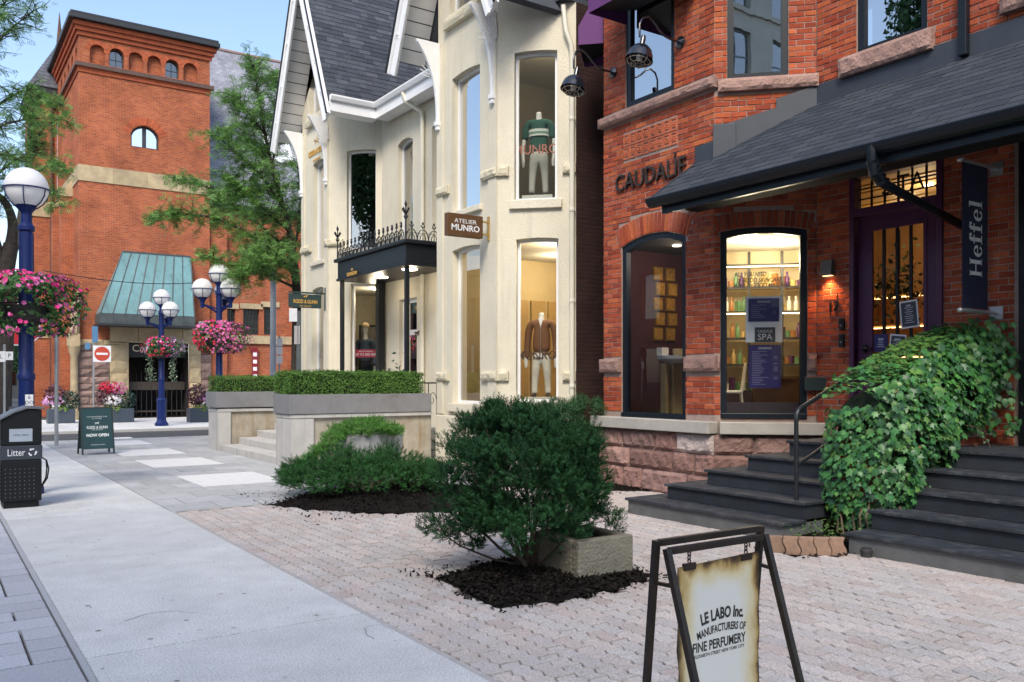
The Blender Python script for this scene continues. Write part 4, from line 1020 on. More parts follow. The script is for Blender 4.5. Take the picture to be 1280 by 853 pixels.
b = MB(); b.bb(6.8, 9.49, 16.12, 19.95, -.01, .6); b.build('landing', csl, ter, bevel=.01)
for i in range(3): b = MB(); b.bb(5.55+.42*i, 6.8, 16.10, 19.96, -.01+.15*i, .15*(i+1)-.002); b.build('step', csl, ter, bevel=.012)
b = MB(); b.bb(8.6, 9.49, 19.96, 22.6, -.01, .6); b.build('landing', csl, ter)
def planter(x0, x1, y0, y1, label):
    o = empty('hedge_planter', ((x0+x1)/2, (y0+y1)/2, .943), label, 'planter', 'zinc planters on the terrace walls')
    z0, z1 = .985, 1.345; t = .04
    for q in ((x0, x0+t, y0, y1), (x1-t, x1, y0, y1), (x0+t, x1-t, y0, y0+t), (x0+t, x1-t, y1-t, y1)): b = MB(); b.bb(*q, z0, z1); b.build('side_panel', zinc, o, bevel=.006)
    b = MB(); b.bb(x0+t, x1-t, y0+t, y1-t, z0+.02, z1-.06); b.build('soil', mulch_b, o)
    return o
planter(5.47, 8.40, 15.23, 16.11, 'long grey metal planter of the nearer box hedge, on the wall beside the pale steps')
planter(5.46, 8.5, 19.94, 20.82, 'grey metal planter of the farther box hedge, on the wall beyond the pale steps')
hdg = M('hedge_leaf', (.085, .19, .03), .7, .35, 6, rnd=.45, trans=.2)
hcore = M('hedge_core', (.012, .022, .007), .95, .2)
twig = M('twig', (.06, .04, .03), .9, .2)
def hedge(x0, x1, y0, y1, z0, z1, n, label, mat=hdg, nm='box_hedge', grp='clipped box hedges', leaf=(.028, .045)):
    o = empty(nm, ((x0+x1)/2, (y0+y1)/2, z0), label, 'hedge', grp)
    b = MB(); d = .07; b.bb(x0+d, x1-d, y0+d, y1-d, z0, z1-d); b.build('branches', hcore, o)  # solid near-black box filling the hedge inside its leaves
    a = [(x1-x0)*(z1-z0), (x1-x0)*(z1-z0)*.4, (y1-y0)*(z1-z0), (y1-y0)*(z1-z0)*.4, (x1-x0)*(y1-y0)]
    pr = np.array(a)/sum(a); k = np.random.choice(5, n, p=pr); r1, r2 = np.random.rand(n), np.random.rand(n); dep = np.abs(np.random.normal(0, .03, n))
    P = np.zeros((n, 3)); N_ = np.zeros((n, 3))
    wob = lambda a, c: .022*np.sin(a*5.1+c*3)+.018*np.sin(a*11+c*7)+np.random.normal(0, .012, n)
    X = x0+(x1-x0)*r1; Yv = y0+(y1-y0)*r1; Z = z0+(z1-z0)*r2
    for i, (ax, sd) in enumerate(((1, -1), (1, 1), (0, -1), (0, 1), (2, 1))):
        m = k == i
        if ax == 1: P[m] = np.c_[X, (y0 if sd < 0 else y1)-sd*dep+wob(X, Z)*1, Z][m]
        elif ax == 0: P[m] = np.c_[(x0 if sd < 0 else x1)-sd*dep+wob(Yv, Z), Yv, Z][m]
        else: P[m] = np.c_[X, y0+(y1-y0)*r2, z1-dep+wob(X, r2*2)][m]
        N_[m, ax] = sd
    N_[:, 2] += .5
    scatter('foliage', LEAF_V, 4, LEAF_F, P, frames(N_, .65), np.random.uniform(*leaf, n), mat, o)
    return o
hedge(5.50, 8.25, 15.27, 16.08, 1.28, 1.76, 22000, 'longer clipped box hedge in the nearer planter, in front of the black canopy')
hedge(5.50, 8.4, 19.98, 20.78, 1.28, 1.70, 11000, 'shorter clipped box hedge in the farther planter, nearest the blue lamp posts')
# small iron railing between planter and bay
rl = empty('iron_railing', (9.0, 16.2, .6), 'short black scrolled iron railing between hedge planter and bay', 'railing')
for i in range(6):
    x = 8.45+.2*i; b = MB(); b.tube([(x, 16.18, .6), (x, 16.18, 1.55)], .01, 5); b.build('bar', iron, rl)
b = MB(); b.tube([(8.4, 16.18, 1.55), (9.48, 16.18, 1.55)], .016, 5); b.build('top_rail', iron, rl)
for i in range(3):
    x = 8.55+.2*i*2; b = MB(); b.tube([(x+.09*math.cos(t)*(1-t/9), 16.18, 1.2+.11*math.sin(t)*(1-t/9)*1.6) for t in [k*.5 for k in range(16)]], .008, 5); b.build('scroll', iron, rl)
# ================================================================== red brick shop house on the right
pal = [(0.291, 0.059, 0.032), (0.369, 0.08, 0.037), (0.417, 0.102, 0.043), (0.31, 0.066, 0.033), (0.398, 0.088, 0.038), (0.456, 0.124, 0.052), (0.349, 0.072, 0.036), (0.262, 0.056, 0.033), (0.407, 0.096, 0.048), (0.369, 0.099, 0.057)]
brk = M('red_brick', (.4, .1, .05), .9, .22, 22, .55, 130, palette=pal, rnd=.16, spec=.12, stain=(.30, .10, .07), sstr=.35, sscale=2.0)
mort = M('mortar', (.33, .25, .215), .95, .2, 12, .3, 150)
sand = M('red_sandstone', (.27, .155, .13), .92, .25, 4, .9, 28, rnd=.28, palette=[(.28, .16, .135), (.25, .14, .12), (.31, .19, .16), (.27, .165, .145), (.36, .30, .28)])
sand2 = M('sandstone_band', (.29, .18, .15), .92, .25, 5, .8, 30, rnd=.15)
lime = M('limestone_sill', (.42, .40, .36), .85, .12, 5, .35, 90, stain=(.33, .31, .27), sstr=.5)
navy = M('dark_frame', (.006, .010, .016), .4, .1, 4, spec=.35)
purple = M('purple_paint', (.068, .014, .056), .45, .12, 3)
red_h = empty('red_brick_house', (9.5, 7.5, 0), 'red brick shop house with angled bay, dark porch roof and purple door', 'shop house')
RA = Facet(8.8, 10.4, 0, -1); RB = Facet(8.8, 8.1, 1, -1); RM = Facet(9.73, 7.17, 0, -1); RL = Facet(9.73, 11.33, -1, -1)
LRA, LRB, LRM = 2.3, .93*math.sqrt(2), 5.2
HT = 9.2
a_lo = (RA.u(776.5), RA.u(856.7), RA.uz(780, 521.8)[1], RA.uz(776.5, 310)[1]+.13); a_lo_r = .13
a_up = (RA.u(781.5), RA.u(842.4), RA.uz(784, 134.6)[1], 7.3)
b_lo = (RB.u(900.5), RB.u(1009), RB.uz(905, 523.5)[1], RB.uz(905, 285)[1]+.0); b_lo_r = .05
b_up = (RB.u(909), RB.u(985.5), RB.uz(930, 99)[1], 7.6)
m_do = (RM.u(1062.5), RM.u(1179), .93, 4.24)
m_up = (RM.u(1070.5), RM.u(1158.5), RM.uz(1077, 67.5)[1], 7.9)
H_A = [arch_poly(*a_lo, a_lo_r), arch_poly(*a_up)]; H_B = [arch_poly(*b_lo, b_lo_r), arch_poly(*b_up)]; H_M = [arch_poly(*m_do), arch_poly(*m_up)]
for F, L, H in ((RA, LRA, H_A), (RB, LRB, H_B), (RM, LRM, H_M)):
    wall(red_h, F, [(0, -.1), (L, -.1), (L, HT), (0, HT)], H, mort, .16, 'mortar_wall', -.008)
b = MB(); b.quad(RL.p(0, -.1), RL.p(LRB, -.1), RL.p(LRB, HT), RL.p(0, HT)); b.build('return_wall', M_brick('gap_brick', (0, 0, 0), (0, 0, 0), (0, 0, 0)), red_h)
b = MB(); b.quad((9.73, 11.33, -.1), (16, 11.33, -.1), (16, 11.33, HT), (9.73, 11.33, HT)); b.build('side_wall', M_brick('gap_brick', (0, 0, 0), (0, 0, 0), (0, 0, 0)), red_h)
b = MB(); b.add([(8.75, 10.4, HT), (8.75, 8.1, HT), (9.7, 7.15, HT), (9.7, 1.9, HT), (16, 1.9, HT), (16, 11.33, HT), (9.7, 11.33, HT)], [tuple(range(7))]); b.build('flat_roof', blk, red_h)
bme = brick_mesh('brick', brk)
ZS = 1.06
zband = (RA.uz(748, 164)[1], RA.uz(748, 152.7)[1])
mA, rA = arch_bricks(RA, a_lo[0], a_lo[1], a_lo[3], a_lo_r, .30, .074)
mB, rB = arch_bricks(RB, b_lo[0], b_lo[1], b_lo[3], b_lo_r, .22, .074)
zst = (RA.uz(765, 465.5)[1], RA.uz(765, 449)[1])
pan_ = (RA.u(779), RA.u(847), RA.uz(779, 187)[1], RA.uz(779, 163)[1]-.02)
pan_ = (pan_[0], pan_[1], zband[0]-.60, zband[0]-.20)
def rect(u0, u1, z0, z1): return [(u0, z0), (u1, z0), (u1, z1), (u0, z1)]
ba = brick_rows(RA, 0, LRA, ZS, HT-.05, H_A+[rA, rect(-.1, LRA+.1, *zband), rect(*pan_), rect(-.1, a_lo[0], *zst), rect(a_lo[1], LRA+.1, *zst)])
bb_ = brick_rows(RB, 0, LRB, ZS, HT-.05, H_B+[rB, rect(-.1, LRB+.1, b_up[2]-.17, b_up[2]-.0), rect(-.1, b_lo[0], *zst), rect(b_lo[1], LRB+.1, *zst)])
msill = (m_up[0]-.20, m_up[1]+.10, m_up[2]-.25, m_up[2])
bm_ = brick_rows(RM, 0, LRM, .0, HT-.05, H_M+[rect(*msill), rect(m_do[0]-.03, m_do[1]+.03, -.1, .95), rect(RM.u(1268), 9, -1, 4.4)])
bw = empty('brickwork', (9, 8, 1)); adopt(bw, red_h)
pieces(bw, 'brick', bme, ba+bb_+bm_+mA+mB, 300, 'brick_field')
# sandstone band, sills, string stones
rs = random.Random(41)
def rstone(F, u0, u1, z0, z1, out=.10, amp=.022, mat=sand2, nm='sandstone_band'):
    b = MB(); rough_block(b, F, u0, u1, z0, z1, -.02, out, rs, amp); b.build(nm, mat, red_h)
rstone(RA, -.05, LRA+.05, *zband); rstone(RB, .05, LRB+.02, b_up[2]-.17, b_up[2]-.003)
rstone(RM, *msill[:2], msill[2], msill[3]-.003, .12, nm='window_sill')
u_s = RM.u(1255); rstone(RM, u_s, u_s+1.0, RM.uz(1256, 20)[1], RM.uz(1256, 20)[1]+.22, .12, nm='window_sill')
for F, u0, u1 in ((RA, -.05, a_lo[0]-.004), (RA, a_lo[1]+.004, LRA+.06), (RB, .03, b_lo[0]-.004), (RB, b_lo[1]+.004, LRB)): rstone(F, u0, u1, *zst, .07, .02, nm='string_stone')
# terracotta panel of rosettes
terra = M('terracotta', (.46, .12, .055), .85, .18, 10, .3, 60, rnd=.12)
nx = 8; du = (pan_[1]-pan_[0])/nx; dz = (pan_[3]-pan_[2])/2
for j in range(2):
    for i in range(nx):
        u0 = pan_[0]+du*i; z0 = pan_[2]+dz*j; b = MB(); g_ = .008
        b.fbox(RA, u0+g_, u0+du-g_, z0+g_, z0+dz-g_, -.03, -.012)
        pi_ = [(u0+g_, z0+g_), (u0+du-g_, z0+g_), (u0+du-g_, z0+dz-g_), (u0+g_, z0+dz-g_)]; e = .022; pj = [(u0+g_+e, z0+g_+e), (u0+du-g_-e, z0+g_+e), (u0+du-g_-e, z0+dz-g_-e), (u0+g_+e, z0+dz-g_-e)]
        ring(b, RA, pi_, pj, -.012, .006)
        cu, cz = u0+du/2, z0+dz/2
        for k in range(6):
            a = k*PI/3; c = RA.p(cu+.034*math.cos(a), cz+.034*math.sin(a), -.008); b.sphere(c, .021, 6, 4)
        b.sphere(RA.p(cu, cz, -.002), .018, 6, 4); b.build('rosette_tile', terra, red_h)
# rock-faced base course and limestone sill
for F, L in ((RA, LRA), (RB, LRB+.3)):
    z = -.02
    for h in (.33, .29, .27):
        u = -.02 if F is RA else -.03
        Le = L+.05 if F is RA else L
        while u < Le-.01:
            l = rs.choice((.42, .55, .7, .9)); l = Le-u if Le-u-l < .25 else l
            b = MB(); rough_block(b, F, u+.006, u+l-.006, z+.006, z+h-.006, -.02, .10, rs, .035); b.build('base_stone', sand, red_h); u += l
        z += h
    b = MB(); b.fbox(F, -.02, L, -.1, .87, .001, .055); b.build('base_joint', M('base_mortar', (.20, .15, .13), .95, .2), red_h)
b = MB(); b.fbox(RA, -.12, LRA+.05, .885, 1.05, -.02, .17); b.build('sill_course', lime, red_h, bevel=.012)
b = MB(); b.fbox(RB, .065, LRB+.1, .885, 1.047, -.02, .165); b.build('sill_course', lime, red_h, bevel=.012)
# windows
gl_dark = M_glass('plum_glass', (.8, .82, .85), 1.0, .01)
W1 = window(red_h, RA, *a_lo, a_lo_r, navy, .085, .03, gl_dark, fd=.09)
W2 = window(red_h, RB, *b_lo, b_lo_r, navy, .085, .03, gl_clear, fd=.09)
window(red_h, RA, *a_up, 0, navy, .085, .03, M_glass('sky_glass'), fd=.09); window(red_h, RB, *b_up, 0, navy, .085, .03, M_glass('pale_mirror', (.5, .55, .56), 3.0, .48), fd=.09)
window(red_h, RM, *m_up, 0, navy, .085, .03, M_glass('pale_mirror'), fd=.09)
b = MB()
for F, q in ((RA, a_lo), (RB, b_lo)): b = MB(); b.fbox(F, q[0]+.01, q[1]-.01, q[2]+.004, q[2]+.075, -.1, .02); b.build('bottom_rail', navy, red_h, bevel=.006)
for F, q in ((RA, a_up), (RB, b_up), (RM, m_up)):
    b = MB(); b.fbox(F, q[0]-.3, q[1]+.3, q[2]-.2, q[3]+.2, -.9, -.8); b.build('blind', M('dark_room'), red_h)  # darkness of the upstairs rooms is put into this sheet's colour
# purple door with transom
do = empty('door', RM.p((m_do[0]+m_do[1])/2, .93)); adopt(do, red_h)
zt_ = 3.66; u0, u1 = m_do[0], m_do[1]
b = MB(); fr_ = .07
b.fbox(RM, u0+.003, u0+fr_, .93, m_do[3]-.003, -.14, .03); b.fbox(RM, u1-fr_, u1-.003, .93, m_do[3]-.003, -.14, .03); b.fbox(RM, u0+fr_, u1-fr_, m_do[3]-.09, m_do[3]-.003, -.14, .03); b.fbox(RM, u0+fr_, u1-fr_, zt_, zt_+.10, -.14, .035)
b.build('frame', purple, do, bevel=.006)
du0, du1 = u0+fr_+.006, u1-fr_-.006; gu0, gu1 = RM.u(1089.5, -.06), RM.u(1157, -.06); gz0, gz1 = 1.25, RM.uz(1092, 287, -.06)[1]
b = MB(); b.fbox(RM, du0, gu0, .95, zt_-.006, -.11, -.055); b.fbox(RM, gu1, du1, .95, zt_-.006, -.11, -.055); b.fbox(RM, gu0, gu1, gz1, zt_-.006, -.11, -.055); b.fbox(RM, gu0, gu1, .95, gz0, -.11, -.055); b.build('door_leaf', purple, do, bevel=.004)
b = MB(); ring(b, RM, rect(gu0-.02, gu1+.02, gz0-.02, gz1+.02), rect(gu0+.02, gu1-.02, gz0+.02, gz1-.02), -.06, -.045); b.build('bead', purple, do)
b = MB(); b.quad(*[RM.p(u, z, -.085) for u, z in rect(gu0-.01, gu1+.01, gz0-.01, gz1+.01)]); b.build('pane', gl_clear, do)
for i in (1, 2, 3): u = gu0+(gu1-gu0)*(i/4-.03); b = MB(); b.fbox(RM, u-.016, u+.016, gz0, gz1, -.10, -.07); b.build('glazing_bar', navy, do)
b = MB(); b.quad(*[RM.p(u, z, -.085) for u, z in rect(u0+fr_, u1-fr_, zt_+.1, m_do[3]-.09)]); b.build('transom_pane', gl_clear, do)
for i in range(1, 6): u = u0+fr_+(u1-u0-2*fr_)*i/6; b = MB(); b.fbox(RM, u-.008, u+.008, zt_+.1, m_do[3]-.09, -.10, -.07); b.build('glazing_bar', navy, do)
for i in range(1, 3): z = zt_+.1+(m_do[3]-.19-zt_)*i/3; b = MB(); b.fbox(RM, u0+fr_, u1-fr_, z-.008, z+.008, -.099, -.072); b.build('glazing_bar', navy, do)
text(do, 'S TA', RM.mat(RM.u(1128, -.06), 3.98, -.06), .30, M('sign_black', (.012, .012, .013)), width=.55)
hz = RM.uz(1083, 436)[1]; hu = RM.u(1079)
b = MB(); b.lathe(RM.p(hu, hz, -.03), [(.03, -.045), (.034, 0), (.03, .045)], 10); b.tube([RM.p(hu, hz, -.05), RM.p(hu, hz, .02), RM.p(hu+.13, hz, .02)], .014, 6); b.build('handle', black, do, smooth=40)
# notices on the door glass
paper = M('paper_white', (.72, .74, .76), .7, .04, 8); slatep = M('notice_slate', (.05, .055, .075), .6, .05); chalk = M('chalk', (.55, .56, .58), .8, 0); dnavy = M('poster_navy', (.022, .014, .12), .5, .05)
def notice(F, c, w_, h_, rot, off, parent, lines, back=paper, front=slatep):
    u, z = F.uz(*c, off); mw = F.mat(u, z, off) @ Matrix.Rotation(rot, 4, 'Z')
    b = MB(); b.box((0, 0, 0), (w_/2, h_/2, .0015), mw); o = b.build('notice', back, parent)
    b = MB(); b.box((0, 0, .003), (w_/2-.018, h_/2-.02, .001), mw); b.build('notice_face', front, o)
    for i in range(lines):
        r_ = random.Random(i*7+int(c[0])); l = w_*r_.uniform(.25, .6); zz_ = h_/2-.06-(h_-.1)*i/max(1, lines)
        b = MB(); b.box((0, zz_, .005), (l/2, .0035 if i else .008, .0006), mw); b.build('print_line', chalk, o)
    return o
notice(RM, (1136.5, 393), .23, .33, R(5), -.05, do, 9); notice(RM, (1122, 429), .21, .21, R(-6), -.045, do, 6); notice(RM, (1101, 429), .19, .22, R(-2), -.05, do, 5, dnavy, dnavy)
# sconce, number, bells
scm = M('sconce_metal', (.09, .09, .095), .5, .1)
u, z = RM.uz(1034, 335, .06); b = MB(); b.prism([RM.p(u-.09, z-.10, .002), RM.p(u-.09, z-.10, .10), RM.p(u-.09, z+.10, .07), RM.p(u-.09, z+.10, .002)], RM.d*.17)
sc_ = tag(b.build('wall_sconce', scm, None, bevel=.004), 'grey metal wall sconce glowing downward beside the purple door', 'wall lamp')
b = MB(); b.fbox(RM, u-.06, u+.06, z-.106, z-.102, .02, .08); b.build('diffuser', M('sconce_glow', (1, .7, .4), .5, 0, emit=(1, .5, .2), estr=2), sc_)
l = bpy.data.lights.new('sconce_light', 'SPOT'); l.energy = 16; l.color = (1, .5, .18); l.spot_size = R(120); l.spot_blend = .8; l.shadow_soft_size = .05; lo = bpy.data.objects.new('sconce_light', l); COL.objects.link(lo); lo.location = RM.p(u, z-.12, .06); adopt(lo, sc_)
u, z = RM.uz(1041.5, 384, .01); o = text(None, '17', RM.mat(u, z, .012), .17, black, name='house_number', extrude=.008, bold=.003); tag(o, 'black metal house number 17 on brick beside the door', 'house number')
for (px, py, h_, lb) in ((1051.5, 405, .15, 'upper of two small black entry bells beside the purple door'), (1051.5, 426, .17, 'lower of two small black entry bells beside the purple door')):
    u, z = RM.uz(px, py, .03); b = MB(); b.fbox(RM, u-.035, u+.035, z-h_/2, z+h_/2, .004, .04); o = b.build('entry_bell', black, None, bevel=.008); tag(o, lb, 'doorbell', 'entry bells')
    b = MB(); b.lathe((0, 0, 0), [(.012, 0), (.012, .004)], 10, RM.mat(u, z-.02, .041)); b.build('button', M('button_grey', (.25, .25, .26), .4), o)
u, z = RM.uz(1023, 484, .05); b = MB(); b.fbox(RB, LRB-.16, LRB+.14, z-.05, z+.13, .004, .10); o = b.build('letter_box', M('box_green', (.02, .035, .035), .5), None, bevel=.01); tag(o, 'dark letter box on brick below the number 17', 'letter box')
# ---------------- porch roof with shingles, flashing, gutter
PE, PZ, PS = 7.9, 4.0, .683
porch = empty('porch_roof', (8.8, 5, PZ)); adopt(porch, red_h)
Y0, Y1 = 1.2, 8.35; PX1 = 9.78
b = MB(); b.prism([(PE, Y0, PZ), (PX1, Y0, PZ+PS*(PX1-PE)), (PX1, Y0, PZ+PS*(PX1-PE)-.10), (PE, Y0, PZ-.10)], (0, Y1-Y0, 0)); b.build('roof_deck', shing, porch)
psh = M('porch_shingle', (.06, .066, .078), .95, .2, 30, .5, 220, palette=[(.034, .043, .057), (.040, .049, .063), (.030, .038, .052), (.046, .055, .069)], spec=.3, rnd=.08)
sm2 = sme.copy(); sm2.materials.clear(); sm2.materials.append(psh)
cl = math.hypot(1, PS); upv = Vector((1/cl, 0, PS/cl)); nn = Vector((-PS/cl, 0, 1/cl)); xf = []
rows = int((PX1-PE)*cl/.15)+1
for r_ in range(rows):
    y = Y1+.01-(.165*(r_ % 2))
    first = True
    while y > Y0:
        w_ = .33 if not (first and r_ % 2) else .33
        ya, yb = y, max(y-w_, Y0); first = False
        c = Vector((PE-.02, 0, PZ-.014))+upv*(.15*r_)+nn*(.003+rs.uniform(0, .002)); m = Matrix.Identity(4)
        for i in range(3): m[i][0] = (0, -1, 0)[i]; m[i][1] = upv[i]; m[i][2] = nn[i]
        m.translation = Vector((c.x, (ya+yb)/2, c.z)); xf.append(m @ Matrix.Diagonal((ya-yb-.02, .158, .4, 1))); y = yb
    if r_ % 2:
        m = xf[-1].copy()
pieces(porch, 'shingle', sm2, xf, 300, 'shingle_field')
flm = M('flashing', (.035, .042, .055), .5, .15, 4)
b = MB(); b.fbox(RM, -.1, LRM, PZ+PS*(9.73-PE)-.05, PZ+PS*(9.73-PE)+.24, .004, .035); b.build('flashing', flm, porch, bevel=.008)
za = PZ+PS*(8.8-PE)
b = MB(); b.fbox(RA, LRA-.32, LRA+.02, za-.1, za+.20, .004, .04); b.build('flashing', flm, porch, bevel=.006)
b = MB(); b.fbox(RB, -.02, .28, za-.1, za+.42, .045, .075); b.build('flashing', flm, porch, bevel=.006)
b = MB(); b.prism([RB.p(.05, za, .012), RB.p(.85, za+.30, .012), RB.p(.85, za+.62, .012), RB.p(.05, za+.40, .012)], RB.n*.03); b.build('flashing', flm, porch)
b = MB(); b.prism([RB.p(.8, za+.28, .012), RB.p(LRB+.02, za+.55, .012), RB.p(LRB+.02, za+.88, .012), RB.p(.8, za+.72, .012)], RB.n*.034); b.build('flashing', flm, porch)
# end verge
b = MB(); b.prism([(PE-.03, Y1, PZ+.0), (9.0, Y1, PZ+PS*(9.0-PE)+.02), (9.0, Y1, PZ+PS*(9.0-PE)-.14), (PE-.03, Y1, PZ-.14)], (0, .03, 0)); b.build('verge', flm, porch)
# gutter, fascia beam, soffit
gpr = [(0, 0), (-.02, .115), (-.13, .115), (-.135, .10), (-.12, .06), (-.085, .02), (-.05, 0)]
b = MB(); b.prism([(PE+.03+x, Y0, PZ-.135+z) for x, z in gpr], (0, Y1-Y0+.03, 0)); b.build('gutter', navy, porch, bevel=.006)
b = MB(); b.bb(PE+.06, PE+.12, Y0, Y1-.12, PZ-.22, PZ-.11); b.build('fascia', navy, porch)
b = MB(); b.bb(8.10, 8.36, Y0, 7.98, 3.80, 3.925); b.build('beam', M('beam_dark', (.010, .012, .015), .8, .2, spec=.1), porch, bevel=.01)
b = MB(); b.quad(*[(x, y, PZ-.115+PS*(x-PE)) for x, y in ((PE+.02, Y0), (9.74, Y0), (9.74, Y1-.02), (PE+.02, Y1-.02))]); b.build('soffit', M('beam_dark'), porch)
# slanting downpipe from gutter back to the wall
b = MB(); pts = [(7.88, 5.14, 3.93), (7.88, 5.14, 3.74), (7.93, 5.14, 3.62), (8.05, 5.145, 3.54), (9.55, 5.17, 3.37-.0)]
pts = [(7.84, 5.13, 3.95), (7.84, 5.13, 3.80), (7.88, 5.13, 3.68), (8.00, 5.135, 3.61), (9.64, 5.18, 3.34)]
b.tube(pts, [.05, .052, .052, .048, .046], 8); b.build('downpipe', navy, porch, smooth=30)
for i in range(6): t = i/5; q = Vector(pts[1]).lerp(Vector(pts[3]), t); b = MB(); b.tube([q-Vector((.008, 0, -.012)), q+Vector((.008, 0, -.012))], .058, 8); b.build('elbow_rib', navy, porch)
# upper downpipe on the brick above the roof
u_ = RM.u(1205, .06); b = MB(); b.fbox(RM, u_-.05, u_+.05, PZ+PS*1.83+.0, HT, .02, .11); b.build('downpipe', navy, red_h, bevel=.012)
# neighbour's dark door edge at the right
ND = RM.u(1268.5, .1)
b = MB(); b.fbox(RM, ND, ND+2.2, .9, 4.4, -.12, .02); b.build('dark_shopfront', M('shopfront_dark', (.012, .013, .016), .3, .1), red_h)
# ---------------- sign letters, gooseneck lamps, awnings, banner
bronze = M('bronze_letter', (.045, .035, .03), .45, .15, 8, metal=.4)
u0, z0 = RA.uz(768, 246, .04); u1, z1 = RA.uz(857, 194, .04); zc = RA.uz(812, 219.5, .04)[1]
o = text(None, 'CAUDALIE', RA.mat((u0+u1)/2, zc, .025), .36, bronze, name='shop_sign', extrude=.018, width=u1-u0-.03, bold=-.002); tag(o, 'raised bronze shop name letters on brick under the sandstone band', 'shop sign')
b = MB(); b.tube([RA.p(u1-.24, zc+.15, .025), RA.p(u1-.20, zc+.23, .025)], .014, 5); b.build('accent', bronze, o)
text(o, 'PARIS', RA.mat(u1-.16, zc-.20, .025), .075, bronze, extrude=.01)
gm = M('lamp_black', (.010, .012, .018), .12, .05, coat=.6)
def gooseneck(y, label):
    X0 = 8.8; base = Vector((X0, y, 6.36)); o = empty('gooseneck_lamp', base, label, 'wall lamp', 'gooseneck sign lamps')
    b = MB(); b.lathe((0, 0, 0), [(.085, 0), (.085, .02), (.05, .045), (.03, .06)], 16, Matrix.Translation(base) @ Matrix.Rotation(-PI/2, 4, 'Y')); b.build('wall_plate', gm, o, smooth=40)
    pts = [(X0-.05, y, 6.36), (X0-.20, y, 6.36)]+[(X0-.32, y, 6.38), (X0-.42, y, 6.44)]
    pts += [(X0-.52, y, 6.53), (X0-.63, y, 6.575), (X0-.73, y, 6.53), (X0-.78, y, 6.43), (X0-.78, y, 6.26)]
    b = MB(); b.tube(pts, .016, 8); b.build('arm', gm, o, smooth=60)
    mt = Matrix.Translation((X0-.78, y, 6.00)) @ Matrix.Rotation(R(14), 4, 'Y')
    b = MB(); b.lathe((0, 0, 0), [(.03, .30), (.038, .25), (.038, .17), (.06, .155), (.11, .13), (.155, .08), (.18, .01), (.19, -.045), (.195, -.06), (.185, -.055), (.165, .01), (.1, .11), (.03, .14)], 24, mt); b.build('shade', gm, o, smooth=50)
    b = MB()
    for k in range(8):
        g = k*PI/4; b.tube([mt @ Vector((.17*math.cos(g), .17*math.sin(g), -.05)), mt @ Vector((.14*math.cos(g), .14*math.sin(g), -.11)), mt @ Vector((.03*math.cos(g), .03*math.sin(g), -.125))], .004, 4)
    for r_, z_ in ((.16, -.08), (.10, -.118)): b.tube([mt @ Vector((r_*math.cos(k*PI/10), r_*math.sin(k*PI/10), z_)) for k in range(21)], .004, 4)
    b.build('wire_guard', M('guard_wire', (.45, .42, .35), .4, metal=.6), o)
    b = MB(); b.sphere(mt @ Vector((0, 0, -.02)), .05, 10, 6); b.build('bulb', M('bulb_off', (.6, .6, .58), .2), o, smooth=60)
    return o
gooseneck(8.72, 'black gooseneck lamp whose shade hangs in front of the upstairs sky window'); gooseneck(10.16, 'black gooseneck lamp beside the gap between the houses')
awn = M('awning_purple', (.11, .028, .14), .75, .1, 3); awd = M('awning_frame', (.012, .012, .014), .6)
def awning(F, u0, u1, zb, out, h, label):
    o = empty('window_awning', F.p((u0+u1)/2, zb, 0), label, 'awning', 'purple window awnings')
    P = lambda u, z, f: F.p(u, z, f)
    b = MB(); b.quad(P(u0, zb+h, .02), P(u1, zb+h, .02), P(u1, zb+.30, out), P(u0, zb+.30, out)); b.build('sloping_panel', awn, o)
    b = MB(); b.fbox(F, u0, u1, zb, zb+.30, out-.006, out); b.build('valance', awn, o)
    for u in (u0, u1): b = MB(); b.prism([P(u, zb, .02), P(u, zb, out-.007), P(u, zb+.30, out-.007), P(u, zb+h, .02)], F.d*.006*(1 if u == u0 else -1)); b.build('side_panel', awn, o)
    b = MB(); b.quad(P(u0+.01, zb+.20, .03), P(u1-.01, zb+.20, .03), P(u1-.01, zb+.05, out-.01), P(u0+.01, zb+.05, out-.01)); b.build('lining', awd, o)  # near-black sheet closing the underside behind the valance
    return o
awning(RA, .58, LRA-.28, 6.97, .78, 1.1, 'purple awning over the front upstairs window of the brick bay, cut by the top edge')
awning(RL, .1, LRB-.22, 6.98, .42, 1.0, 'purple awning reaching into the gap beside the cream house')
# hanging banner
bn = empty('shop_banner', (9.3, 4.85, 2.3), 'tall navy banner with white lettering hanging from wall rods by the door', 'banner')
BF = Facet(9.02, 4.85, 1, 0); bz0, bz1 = 2.37, 3.92
b = MB(); b.fbox(BF, 0, .50, bz0, bz1, -.006, .006); b.build('cloth', M('banner_navy', (.008, .010, .035), .8, .08, 8), bn)
letm = M('banner_white', (.62, .66, .66), .7, .03)
# serif letters drawn as strokes: unit glyphs (x 0..w, y 0..1)
def glyphs(s):
    G = {'H': (.86, [(.05, .22, .0, 1), (.58, .76, 0, 1), (.0, .26, 0, .07), (.0, .26, .93, 1), (.54, .82, 0, .07), (.54, .82, .93, 1), (.18, .6, .46, .54)]),
         'f': (.48, [(.10, .28, 0, .92), (.0, .40, 0, .07), (.0, .40, .59, .68), (.16, .42, .91, 1.01), (.34, .46, .82, .97)]),
         'l': (.40, [(.09, .27, 0, 1.04), (.0, .34, 0, .06), (.0, .12, .97, 1.04)])}
    out = []; x = 0
    for c in s:
        if c == 'e':
            out.append(('e', x)); x += .62
        else:
            w_, bx_ = G[c]
            for q in bx_: out.append((q, x))
            x += w_+.04
    return out, x
gly, wtot = glyphs('Heffel'); sc_ = .83/wtot; uc = .27; zb = BF.uz(1221, 346)[1]
b = MB()
def bp(x, y): return BF.p(uc+.11-y*.30*.86, zb+x*sc_, .0095)      # text runs upwards
